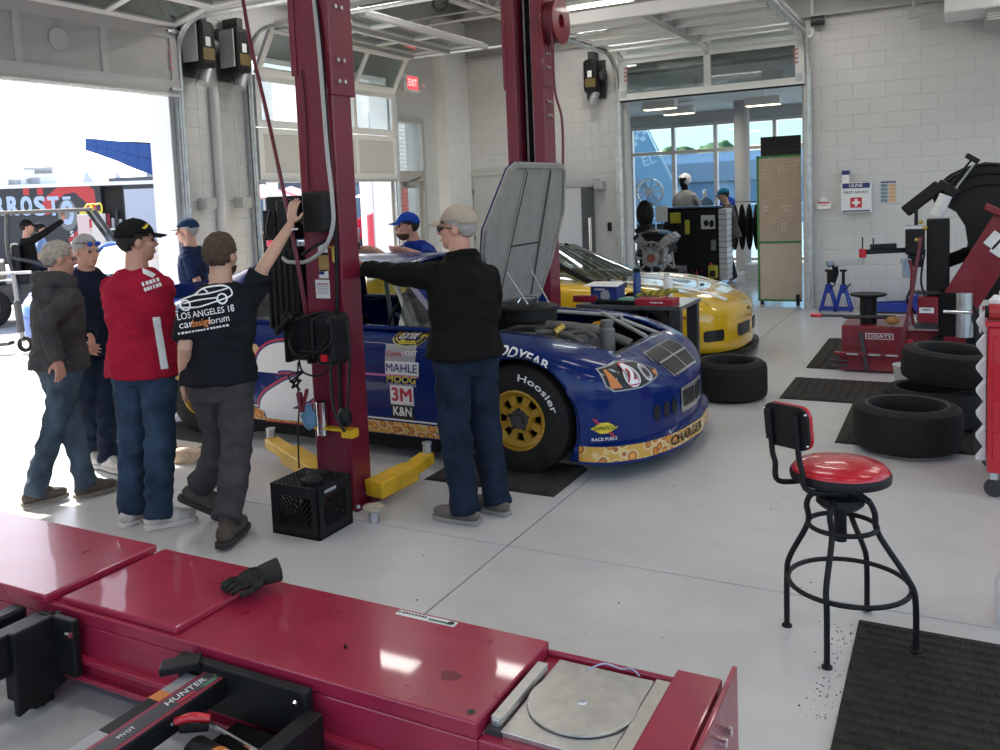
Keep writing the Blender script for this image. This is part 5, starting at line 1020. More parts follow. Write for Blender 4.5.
# wheel balancer behind: black hood, arm and red lift guide
wbn = thing('wheel_balancer', 'black wheel balancer with curved hood and ribbed gauge arm beside the tyre changer', 'wheel balancer', (.2, 10.2, 0))
poly_ = [(930, 194), (938, 184), (950, 174), (965, 167), (985, 162), (1005, 163), (1035, 175), (1060, 200), (1060, 300), (970, 300), (963, 268), (968, 245), (965, 226), (956, 212), (945, 206), (936, 206)]
b = MB(); q_ = [ony(x, y, 9.86) for x, y in poly_]; b.prism([(p.x, p.z) for p in q_][::-1], -.34, frame((0, 9.86, 0), (1, 0, 0), (0, 0, 1))); b.build('hood_side', M_black, wbn, bev=.01)
for o_ in (0, 9, 20): b = MB(); b.tube([ony(x, y+o_, 9.84) for x, y in ((940-o_*.3, 186), (965, 170), (985, 165), (1005, 166), (1035, 178))], .012, 6, sub=3); b.build('hood_rib', M_black, wbn, smooth=60)
b = MB(); b.bb(.30, .95, 9.9, 10.4, .35, 1.12); b.bb(.15, .32, 9.95, 10.3, .7, 1.0); b.build('cabinet', M_black, wbn, bev=.03)
b = MB(); b.bar(ony(905, 212, 9.75), ony(940, 185, 9.75), .16, .12); b.bar(ony(938, 183, 9.75), ony(958, 195, 9.75), .14, .10); b.build('hood_arm', M_black, wbn, bev=.02)
p, q = ony(948, 188, 9.7), ony(973, 158, 9.7); b = MB(); b.bar(p, q, .035, .02); b.build('gauge_arm', M_black, wbn, bev=.004)
p2, q2 = ony(958, 188, 9.69), ony(977, 163, 9.69); b = MB()
for k in range(11): c_ = p2.lerp(q2, k/10); d_ = (q2-p2).normalized(); b.bar(c_-V((.05, 0, .03)), c_+V((.0, 0, .0)), .008, .01)
o = b.build('gauge_coil', M_galv2, wbn); o['kind'] = 'stuff'; MB().bar(p2, q2, .012, .012).build('gauge_rod', M_black, wbn); MB().bar(ony(966, 155, 9.7), ony(979, 162, 9.7), .05, .05).build('arm_tip', M_black, wbn, bev=.008)
b = MB(); b.cyl(ony(936, 216, 9.6), ony(946, 195, 9.6), .058, n=20); b.build('white_canister', M_white, wbn, smooth=40)
b = MB(); b.bar(ony(962, 300, 9.3), ony(1010, 210, 9.3), .05, .30, up=(0, 1, 0)); b.build('red_guide', MR, wbn, bev=.01)
p, q = ony(978, 290, 8.95), ony(1015, 222, 8.95)
b = MB(); b.bar(ony(958, 305, 9.0), ony(1014, 218, 9.0), .30, .05, up=(0, 1, 0)); b.build('red_guide', MR, wbn, bev=.01); b = MB(); b.bar(ony(985, 206, 8.98), ony(1012, 218, 8.98), .06, .16, up=(0, 1, 0)); b.build('guide_head', MR, wbn, bev=.01)
for px, py in ((994, 240), (1000, 248)): decal('guide_label', rect(.14, .10), frame(ony(px, py, 8.96), V((.62, 0, .78)), V((-.78, 0, .62))), wd, wbn, eps=.004)
b = MB(); b.bb(.05, .3, 9.5, 9.8, .75, .95); b.bar(ony(945, 262, 9.5), ony(972, 252, 9.5), .10, .12); b.cyl(ony(963, 255, 9.4), ony(966, 248, 9.4), .035, n=12); b.build('drive_unit', M_matt, wbn, bev=.02)
b = MB(); b.bb(.14, .19, 9.55, 9.6, .0, .9); b.bb(.6, .9, 9.9, 10.3, 0, .4); b.build('leg', M_dark, wbn)
# white pail with a stick
pl_ = thing('paste_pail', 'white paste pail with brush handle in front of the tyre changer', 'pail', (-.36, 8.35, .014)); MB().lathe([(0, 0), (.10, 0), (.12, .19), (.125, .19), (.125, .20), (.112, .20), (.095, .02), (0, .02)], 28, Mrot((-.36, 8.35, .014))).build('bucket', mat('pail_white', (.6, .59, .56), .5), pl_, smooth=35)
b = MB(); b.tube([(-.36, 8.35, .1), (-.345, 8.35, .40)], .018, 8); b.build('brush_handle', M_white, pl_, smooth=60); MB().cyl((-.345, 8.35, .40), (-.344, 8.35, .43), .019, n=8).build('brush_tip', M_red2, pl_)
# tool cart at the right edge
crt = thing('tool_cart', 'red tool cart with rags hanging over its edge beside the studded mat', 'tool cart', (.4, 5.8, 0)); b = MB(); b.bb(.155, .75, 5.60, 6.25, .14, .97); b.build('cabinet', M_red2, crt, bev=.01)
for z in (.3, .48, .66, .84): MB().bb(.18, .73, 5.592, 5.60, z-.075, z+.075).build('drawer', M_red2, crt, bev=.004)
b = MB(); b.bb(.14, .76, 5.58, 6.27, .97, 1.0); b.build('top_tray', M_red2, crt, bev=.006)
for x, y in ((.19, 5.63), (.70, 5.63), (.19, 6.2)):
    b = MB(); b.cyl((x, y-.012, .05), (x, y+.012, .05), .05, n=18); c_ = b.build('caster', M_dark, crt, smooth=40); MB().bar((x, y, .05), (x, y, .14), .035, .02).build('caster_fork', M_steel, c_)
# zigzag fringe of white rags along the cart's left side
b = MB(); zz = [(1.04-.066*k, .145-(.045 if k % 2 else 0)) for k in range(14)]; P_ = []
for k, (z, x) in enumerate(zz): P_.append((x, z))
b.prism(P_+[(.152, z) for z, x in zz[::-1]], .10, frame((0, 5.80, 0), (1, 0, 0), (0, 0, 1)))
tag(b.build('white_rags', mat('rag_white', (.72, .75, .78), .85, bump=.4, bscale=40), bev=.004), 'white zigzag folded paper strip hanging down the red tool cart side', 'paper strip')
for i, (px, py, r_, h_, m__, lb) in enumerate(((990, 292, .035, .13, wd, 'white spray can standing on the red tool cart'), (999, 296, .03, .16, wd, 'white bottle on the tool cart behind the spray can'))):
    p = ony(px, py, 5.75 if not i else 5.95); t = thing('spray_can', lb, 'can', (p.x, p.y, 1.0)); MB().lathe([(0, 0), (r_, 0), (r_, h_*.8), (r_*.6, h_*.9), (r_*.35, h_), (0, h_)], 20, Mrot((p.x+.03, p.y, 1.0))).build('body', m__, t, smooth=35); MB().lathe([(r_*1.02, 0), (r_*1.02, h_*.25)], 20, Mrot((p.x+.03, p.y, 1.0+h_*.25)), cap=False).build('label_band', M_red2, t, smooth=60)
gun = thing('heat_gun', 'red and black power tool lying on the red tool cart', 'power tool', (.25, 5.62, 1.0)); b = MB(); b.cyl((.16, 5.63, 1.05), (.32, 5.63, 1.05), .045, n=20); b.build('barrel', mat('tool_red', (.40, .03, .03), .4), gun, smooth=40); b = MB(); b.bar((.27, 5.63, 1.05), (.30, 5.66, 1.01), .05, .04); b.cyl((.14, 5.63, 1.05), (.165, 5.63, 1.05), .035, n=18); b.build('grip', M_black, gun)
# jug at the right edge
jg = thing('white_jug', 'white plastic jug standing on the floor by the studded mat', 'jug', (.22, 3.98, 0)); b = MB(); p = onz(1003, 628); b.lathe([(0, 0), (.075, 0), (.085, .02), (.085, .17), (.06, .22), (.022, .25), (.022, .27), (0, .27)], 24, Mrot((p.x+.055, p.y+.06, 0))); b.build('body', mat('jug_white', (.75, .75, .76), .35), jg, smooth=40); b = MB(); b.cyl((p.x+.055, p.y+.06, .27), (p.x+.055, p.y+.06, .295), .026, n=16); b.build('cap', M_white, jg, smooth=40)
# ------------------------------------------------------------- wall things
fk = thing('first_aid_kit', 'white metal first aid kit box with red cross on the block wall', 'first aid kit', (-1.225, YB-.1, 1.37)); b = MB(); b.bb(-1.42, -1.03, YB-.135, YB-.012, 1.37, 1.79); b.build('case', mat('kit_white', (.74, .75, .77), .35), fk, bev=.008)
FM = lambda z, x=-1.225: frame((x, YB-.135, z), (1, 0, 0), (0, 0, 1))
decal('blue_band', rect(.35, .07), FM(1.745), bd, fk); decal('kit_lettering', text('ULINE', .06, .03, width=.17), FM(1.745), wd, fk, eps=.003); decal('kit_lettering', text('FIRST AID KIT', .045, .006, width=.31), FM(1.652), kd, fk); decal('blue_band', rect(.35, .018), FM(1.395), bd, fk)
decal('red_square', rect(.15, .14), FM(1.51), mat('cross_red', (.55, .03, .05), .4), fk); decal('white_cross', rect(.10, .034), FM(1.51), wd, fk, eps=.003); decal('white_cross', rect(.036, .10), FM(1.51), wd, fk, eps=.0034)
sb = thing('small_carton', 'small blue and white carton on top of the first aid kit', 'carton', (-1.36, YB-.07, 1.79)); b = MB(); b.bb(-1.405, -1.315, YB-.12, YB-.02, 1.79, 1.90); b.build('box', M_white, sb); b = MB(); b.bb(-1.406, -1.314, YB-.121, YB-.019, 1.90, 1.96); b.build('box_top', bd, sb)
b = MB(); b.bb(-1.28, -1.08, YB-.1, YB-.03, 1.79, 1.80); b.bar((-1.43, YB-.07, 1.81), (-1.3, YB-.05, 1.80), .03, .01); tag(b.build('folded_leaflet', mat('kraft', (.42, .30, .24), .8)), 'brown leaflet lying flat on top of the first aid kit', 'leaflet')
nt_ = thing('wall_notice', 'small printed notice in a clear sleeve on the block wall', 'notice', (-.82, YB-.01, 1.5)); b = MB(); b.bb(-.935, -.72, YB-.014, YB-.008, 1.49, 1.79); b.build('sheet', mat('sheet_grey', (.55, .55, .56), .3), nt_)
for k in range(5):
    for s, cm in ((0, 'decal_slate'), (1, 'decal_tan')): decal('print_block', rect(.085, .042), frame((-.877+.10*s, YB-.014, 1.73-k*.052), (1, 0, 0), (0, 0, 1)), MATS[cm], nt_, eps=.001)
decal('print_block', rect(.19, .02), frame((-.827, YB-.014, 1.775), (1, 0, 0), (0, 0, 1)), bd, nt_, eps=.001)
bh = thing('wall_dispenser', 'small white plastic dispenser with red label on the block wall', 'dispenser', (-1.65, YB-.03, 1.44)); b = MB(); b.prism([(-.095, 0), (.095, 0), (.095, .09), (.055, .11), (.04, .16), (-.04, .16), (-.055, .11), (-.095, .09)], .05, frame((-1.655, YB-.008, 1.43), (1, 0, 0), (0, 0, 1))); b.build('case', M_white, bh, bev=.008); decal('red_label', rect(.16, .022), frame((-1.655, YB-.058, 1.52), (1, 0, 0), (0, 0, 1)), rdm, bh); decal('label_lettering', scribble(.10, .012, 4), frame((-1.655, YB-.058, 1.485), (1, 0, 0), (0, 0, 1)), rdm, bh); MB().tube([(-1.655, YB-.02, 1.59), (-1.655, YB-.02, 1.66)], .008, 6).build('hook', M_white, bh)
# jack stands and trolley jack
JB = mat('jack_blue', (.008, .035, .30), .35, coat=.3)
for i, px in enumerate((829, 844)):
    p = onz(px, 311); p.y = min(p.y, 13.2); t = thing('jack_stand', ('blue jack stand by the wall nearer the showroom door', 'blue jack stand by the wall nearer the trolley jack')[i], 'jack stand', (p.x, p.y, 0), 0, 'pair of jack stands')
    for a in range(4):
        d = V((cos(PI/4+a*PI/2), sin(PI/4+a*PI/2), 0)); MB().bar(p+d*.15+V((0, 0, .012)), p+d*.035+V((0, 0, .34)), .035, .02).build('leg', JB, t)
    b = MB(); b.cyl(p+V((0, 0, .26)), p+V((0, 0, .38)), .045, n=12); b.bar(p+V((-.11, -.11, .04)), p+V((.11, -.11, .04)), .02, .03); b.bar(p+V((-.11, .11, .04)), p+V((.11, .11, .04)), .02, .03); b.build('collar', JB, t); b = MB(); b.bb(p.x-.02, p.x+.02, p.y-.015, p.y+.015, .36, .56); b.bb(p.x-.045, p.x+.045, p.y-.03, p.y+.03, .56, .59); b.build('ratchet_bar', M_black, t)
    MB().bar(p+V((.03, -.04, .32)), p+V((.10, -.06, .40)), .015, .015).build('lever', M_black, t)
tj = thing('trolley_jack', 'long blue trolley jack low on the floor along the block wall', 'trolley jack', (-.6, 13.2, 0)); b = MB(); b.prism([(-1.16, .03), (-.2, .03), (-.2, .26), (-.42, .27), (-.62, .15), (-1.16, .12)], .04, frame((0, 13.1, 0), (1, 0, 0), (0, 0, 1))); b.prism([(-1.16, .03), (-.2, .03), (-.2, .26), (-.42, .27), (-.62, .15), (-1.16, .12)], .04, frame((0, 13.36, 0), (1, 0, 0), (0, 0, 1))); b.build('side_plate', JB, tj); b = MB(); b.bb(-1.1, -.25, 13.1, 13.32, .05, .10); b.build('frame', JB, tj)
for x in (-1.1, -.3): MB().cyl((x, 13.05, .035), (x, 13.36, .035), .035, n=14).build('roller', M_dark, tj)
MB().lathe([(0, .1), (.06, .1), (.06, .16), (0, .16)], 16, Mrot((-1.05, 13.2, 0))).build('saddle', M_dark, tj)
# grey cabinet, steel pole beside it
cb_ = thing('storage_cabinet', 'tall grey steel two door storage cabinet against the back wall', 'cabinet', (-5.75, 13.15, 0)); gc = mat('cabinet_grey', (.42, .43, .46), .4); b = MB(); b.bb(-6.3, -5.10, 12.88, 13.42, .02, 1.90); b.build('body', mat('cabinet_dark', (.09, .09, .095), .45), cb_, bev=.004)
for a, c_, hx_ in ((-6.29, -5.69, -5.74), (-5.685, -5.11, -5.62)):
    d_ = MB().bb(a, c_, 12.865, 12.88, .06, 1.89).build('door', gc, cb_, bev=.003); MB().bb(hx_-.012, hx_+.012, 12.845, 12.865, .98, 1.16).build('handle', M_black, d_)
pst = MB(); p = ony(603, 255, 12.9); pst.cyl((-4.99, 12.9, 0), (-4.99, 12.9, 1.42), .022, n=12); tag(pst.build('steel_bar', M_chrome, smooth=40), 'bright steel bar leaning upright beside the grey cabinet', 'bar')
# door operators (chain hoists) and their hand chains
def operator(x, y, z, rz, label, zc=1.9):
    t = thing('door_operator', label, 'door operator', (x, y, z), rz, 'black door operators'); T_ = TR[t.name]
    B = lambda nm, m, *a, bev=.008: MB().bb(*a).build(nm, m, t, local=True, bev=bev)
    B('housing', M_black, -.12, .12, -.30, -.09, -.22, .30, bev=.05); B('side_plate', M_galv2, -.14, -.12, -.26, -.02, -.15, .28); B('back_plate', M_dark, -.16, .16, -.04, 0, -.3, .3)
    B('label', wd, -.04, .03, -.302, -.30, .02, .12, bev=0); B('rating_plate', mat('plate_brass', (.16, .11, .03), .5), -.085, .085, -.302, -.30, -.13, .0, bev=0)
    b = MB(); b.cyl((-.02, -.2, -.38), (.06, -.2, -.20), .07, n=14); b.build('gear_motor', M_steel, t, smooth=40, local=True); b = MB(); b.cyl((.14, -.16, .05), (.20, -.16, .05), .10, n=24); b.build('chain_wheel', M_dark, t, smooth=40, local=True)
    B('mount_bracket', M_dark, -.05, .05, -.25, -.02, .30, .42)
    for s in (-.07, .06): MB().cyl((s, -.14, -.3), (s, -.14, zc-z), .006, n=5).build('hand_chain', M_steel, t, local=True)
    B('chain_guide', M_galv2, -.05, .10, -.17, -.02, zc-z-.1, zc-z+.03); return t
p = onx(207, 48, XL); operator(XL+.02, 7.36, 3.58, PI/2, 'black chain hoist door operator nearer the wide sunlit bay door'); operator(XL+.02, 7.93, 3.58, PI/2, 'black chain hoist door operator nearer the half raised door')
operator(-5.02, YB-.01, 3.58, 0, 'black chain hoist door operator beside the glazed showroom door', 1.95)
b = MB(); b.cyl((XL+.05, 7.66, 0.0), (XL+.05, 7.66, 3.2), .055, n=16); struct(b.build('trim_2', M_block, smooth=40), 'white painted pipe up the block pier')
b = MB(); b.bb(-4.90, -4.84, YB-.05, YB-.01, 1.18, 1.32); tag(b.build('wall_switch', M_black, bev=.006), 'black push button switch on the wall beside the cabinet', 'switch')
b = MB(); b.bb(-5.12, -5.02, YB-.06, YB-.01, 1.93, 2.03); b.cyl((-5.07, YB-.062, 1.98), (-5.07, YB-.055, 1.98), .025, n=12); tag(b.build('conduit_box', M_galv2, bev=.006), 'small grey junction box above the cabinet end', 'junction box')
# exit sign
ex = thing('exit_sign', 'white exit sign with red letters above the entry door', 'exit sign', (XL+.05, 11.95, 3.5)); p = onx(412, 83, XL+.06); b = MB(); b.bb(XL, XL+.06, p.y-.22, p.y+.20, p.z-.14, p.z+.13); b.build('case', M_white, ex, bev=.006); EM = frame((XL+.06, p.y+.02, p.z), (0, 1, 0), (0, 0, 1))
decal('sign_face', rect(.30, .20), EM, mat('exit_glow', (.75, .05, .06), .5, emis=1.2, ecol=(.9, .06, .08)), ex, eps=.002); decal('sign_lettering', text('EXIT', .16, .02, width=.24), EM, mat('exit_letters', (.9, .4, .4), .5, emis=1, ecol=(1, .55, .5)), ex, eps=.004)
for s in (-1, 1): MB().ell((XL+.1, p.y+s*.27, p.z-.03), .04, .04, .05, 10, 8).build('lamp_head', M_white, ex, smooth=180)
# hose reel on the far post, sensor box, heater unit
hr = thing('hose_reel', 'burgundy hose reel mounted high on the slotted lift column', 'hose reel', (-3.1, 7.4, 3.2)); p = ony(553, 22, 7.33); b = MB(); b.lathe([(.06, -.06), (.20, -.06), (.20, -.05), (.12, -.05), (.12, .05), (.20, .05), (.20, .06), (.06, .06)], 28, Mrot((p.x+.02, 7.33, p.z), ry=PI/2), closed=True); b.build('drum', MR, hr, smooth=35)
b = MB()
for k in range(4): b.tube([(p.x-.04+k*.03, 7.33+.165*cos(a), p.z+.165*sin(a)) for a in [2*PI*i/24 for i in range(24)]], .016, 6, closed=True)
b.build('wound_hose', rhose, hr, smooth=60); b = MB(); b.bb(p.x-.10, p.x-.07, 7.28, 7.38, p.z-.25, p.z+.25); b.build('bracket', MR, hr)
b = MB(); b.tube([(p.x+.04, 7.2, p.z-.1), (p.x+.05, 7.2, p.z-.6), ony(562, 120, 7.2), ony(563, 170, 7.2)], .012, 8, sub=5); b.build('hanging_hose', rhose, hr, smooth=60)
p = ony(914, 14, 13.3); b = MB(); b.bb(p.x-.06, p.x+.06, 13.2, 13.3, p.z-.06, p.z+.04); b.cyl((p.x, 13.25, p.z+.04), (p.x, 13.25, 4.4), .02, n=8); tag(b.build('ceiling_sensor', M_galv2), 'grey sensor box hanging from the ledge over the block wall', 'sensor')
hu_ = thing('unit_heater', 'white ceiling hung heater unit above the block wall', 'heater', (.3, 13.0, 4.0)); a = ony(943, 12, 12.9); b = MB(); b.bb(a.x+.02, 1.6, 12.5, 13.3, a.z-.08, 4.6); b.build('casing', M_white, hu_, bev=.02); c_ = ony(985, 22, 12.9); b = MB(); b.bb(c_.x, 1.5, 12.6, 13.25, c_.z-.03, a.z-.08); hl = b.build('outlet', M_galv2, hu_)
for k in range(3): MB().bb(c_.x+.02, 1.48, 12.59, 12.6, c_.z-.02+k*.03, c_.z-.008+k*.03).build('louvre', M_white, hl)
cf = MB(); p = ony(440, 2, 9.5); b = MB(); b.tube([(p.x+.10*cos(a), 9.5, p.z+.10*sin(a)) for a in [2*PI*i/24 for i in range(24)]], .02, 8, closed=True); tag(b.build('cable_loop', M_black, smooth=60), 'black cable loop hanging from the roof steel', 'cable loop')
# steel work table with things on it
TZ = .79; wt_ = thing('work_table', 'black steel work table between the blue car and the yellow car', 'table', (-2.7, 7.75, 0)); b = MB(); b.bb(-3.05, -2.08, 7.47, 8.15, TZ-.035, TZ); b.build('table_top', mat('table_steel', (.20, .20, .20), .28, metal=.7), wt_, bev=.004)
for x, y in ((-2.14, 7.52), (-2.14, 8.09), (-2.98, 7.52), (-2.98, 8.09)): MB().bb(x-.05, x+.05, y-.04, y+.04, 0, TZ-.035).build('leg', M_dark, wt_, bev=.004)
for y in (7.52, 8.09): MB().bb(-2.95, -2.14, y-.02, y+.02, .25, .33).build('stretcher', M_dark, wt_)
MB().bb(-2.16, -2.12, 7.54, 8.07, .25, .33).build('stretcher', M_dark, wt_)
def ontab(px, py): return onz(px, py, TZ)
p = ony(608, 297, 7.72); bxx = thing('parts_carton', 'blue parts carton with a white lid on the work table', 'carton', (p.x, 7.72, TZ)); b = MB(); b.bb(p.x-.13, p.x+.12, 7.62, 7.85, TZ, TZ+.155); b.build('box', mat('carton_blue', (.02, .04, .20), .45), bxx); b = MB(); b.add([(p.x-.19, 7.57, TZ+.162), (p.x+.13, 7.60, TZ+.158), (p.x+.13, 7.87, TZ+.175), (p.x-.19, 7.87, TZ+.172)], [(0, 1, 2, 3)]); o = b.build('lid', M_white, bxx); o.modifiers.new('s', 'SOLIDIFY').thickness = .006; decal('print', disc(.045, .055), frame((p.x+.01, 7.62, TZ+.07), (1, 0, 0), (0, 0, 1)), gd, bxx); decal('carton_lettering', scribble(.10, .018, 5), frame((p.x-.04, 7.62, TZ+.125), (1, 0, 0), (0, 0, 1)), wd, bxx)
p = ony(637, 285, 7.8); cn = thing('blue_can', 'tall dark blue cleaner can on the work table', 'can', (p.x, 7.8, TZ)); b = MB(); b.lathe([(0, 0), (.036, 0), (.036, .25), (.030, .265), (0, .265)], 20, Mrot((p.x, 7.8, TZ))); b.build('body', mat('can_blue', (.02, .06, .22), .3), cn, smooth=35); b = MB(); b.lathe([(0, .265), (.03, .265), (.03, .30), (0, .30)], 16, Mrot((p.x, 7.8, TZ))); b.build('cap', M_matt, cn, smooth=35)
p = ony(668, 285, 7.95); sp_ = thing('spray_bottle', 'white trigger spray bottle on the work table', 'bottle', (p.x, 7.95, TZ)); b = MB(); b.lathe([(0, 0), (.04, 0), (.042, .15), (.022, .20), (.014, .215), (0, .215)], 18, Mrot((p.x, 7.95, TZ))); b.build('body', M_white, sp_, smooth=40); b = MB(); b.bb(p.x-.035, p.x+.02, 7.94, 7.96, TZ+.215, TZ+.25); b.bar((p.x-.03, 7.95, TZ+.215), (p.x-.04, 7.95, TZ+.17), .012, .012); b.build('trigger', M_white, sp_, bev=.004)
p = ontab(660, 304); tr_ = thing('red_tray', 'shallow red cardboard box holding gloves on the work table', 'box', (p.x, 7.6, TZ)); b = MB(); b.bb(-2.50, -2.16, 7.50, 7.72, TZ, TZ+.055); b.build('box', mat('box_red', (.36, .015, .03), .5), tr_, bev=.004); decal('box_lettering', scribble(.12, .012, 6), frame((-2.30, 7.50, TZ+.028), (1, 0, 0), (0, 0, 1)), wd, tr_)
b = MB(); random.seed(3)
for k in range(9): x = -2.48+k*.033; b.tube([(x-.03, 7.56+.02*(k % 3), TZ+.075), (x+.02, 7.60, TZ+.09+.012*(k % 2)+.004*k), (x+.07, 7.64-.02*(k % 2), TZ+.085+.004*k)], [.014, .02, .015], 8, sub=3)
o = blob(b, 'yellow_gloves', mat('glove_yellow', (.42, .36, .04), .8, var2=(.10, .09, .03), scale=28), None, .006, 2); tag(o, 'pair of yellow work gloves heaped on the red box', 'gloves')
b = MB()
for k in range(5): b.tube([(-2.68+k*.03, 7.56, TZ+.015), (-2.66+k*.033, 7.61, TZ+.04), (-2.60+k*.026, 7.67, TZ+.02)], .02, 8, sub=3)
o = blob(b, 'green_cloth', mat('cloth_green', (.10, .28, .20), .85, bump=.3, bscale=50), None, .006, 2); tag(o, 'crumpled green cloth on the work table beside the red box', 'cloth')
b = MB(); b.tube([(-2.78+.05*cos(a), 7.60+.04*sin(a), TZ+.016) for a in [2*PI*i/20 for i in range(20)]], .014, 8, closed=True); tag(b.build('tape_roll', mat('tape_blue', (.05, .30, .62), .5), smooth=60), 'blue tape roll lying on the work table', 'tape')
b = MB(); b.bb(-2.95, -2.80, 7.88, 8.0, TZ, TZ+.10); b.bar((-2.98, 7.92, TZ+.12), (-2.72, 7.92, TZ+.14), .08, .06); b.bar((-2.75, 7.92, TZ+.14), (-2.72, 7.92, TZ+.22), .06, .03); b.bar((-2.9, 7.92, TZ+.10), (-2.88, 7.92, TZ+.22), .03, .03); tag(b.build('bench_vise', M_dark, bev=.008), 'dark iron bench vise on the far end of the work table', 'vise')
ph_ = thing('pry_bar', 'long lift handle with burgundy socket lying over the work table', 'handle', (-2.95, 7.5, TZ)); b = MB(); b.bar((-3.08, 7.50, TZ+.05), (-2.86, 7.52, TZ+.05), .06, .06); b.build('socket', MR, ph_, bev=.006); b = MB(); b.tube([(-2.86, 7.50, TZ+.03), (-2.50, 7.49, TZ+.022)], .022, 8); b.build('grip', M_matt, ph_, smooth=60)
# ------------------------------------------------------------- people
SKIN = mat('skin', (.55, .32, .23), .5, var=.06, scale=14); SKIN2 = mat('skin_ruddy', (.56, .29, .21), .5, var=.08, scale=14)
LIP = mat('lips', (.42, .18, .15), .5); EYE = mat('eye_dark', (.03, .025, .02), .2); 
def cloth(name, c, v=.14, sc=9): return mat(name, c, .92, var=v, scale=sc, bump=.12, bscale=120, spec=.15)
def ik(a, b, l1, l2, hint):
    d = b-a; L = min(d.length, (l1+l2)*.999); u = d.normalized(); x = (l1*l1-l2*l2+L*L)/(2*L); h = math.sqrt(max(0, l1*l1-x*x)); hn = hint-u*hint.dot(u)
    return a+u*x+(hn.normalized() if hn.length > 1e-6 else V((0, 0, 1)))*h
def loft(mb, rings, n=20):
    vs = []
    for c, X, Y, a, b in rings: vs += [V(c)+V(X)*(a*cos(2*PI*k/n))+V(Y)*(b*sin(2*PI*k/n)) for k in range(n)]
    N = len(rings); fs = [(i*n+k, i*n+(k+1) % n, (i+1)*n+(k+1) % n, (i+1)*n+k) for i in range(N-1) for k in range(n)]+[tuple(range(n-1, -1, -1)), tuple(range((N-1)*n, N*n))]
    mb.add(vs, fs)
def remesh(mb, name, m, par, vox, sm=2, dec=0, wr=0, wsc=(9, 9, 16), seed=0):
    o = blob(mb, name, m, par, vox, sm)
    if wr:
        me = o.data; no = [v.normal.copy() for v in me.vertices]; S_ = V((seed*3.1, seed*1.7, seed))
        for v, n_ in zip(me.vertices, no):
            p = V((v.co.x*wsc[0], v.co.y*wsc[1], v.co.z*wsc[2]))+S_; a = noise.noise(p); v.co += n_*wr*(1-2.2*abs(a)+.5*noise.noise(p*2.1))
    if dec:
        d = o.modifiers.new('d', 'DECIMATE'); d.ratio = dec
        dg = bpy.context.evaluated_depsgraph_get(); nm = bpy.data.meshes.new_from_object(o.evaluated_get(dg)); o.modifiers.clear(); old = o.data; o.data = nm; bpy.data.meshes.remove(old)
    return o
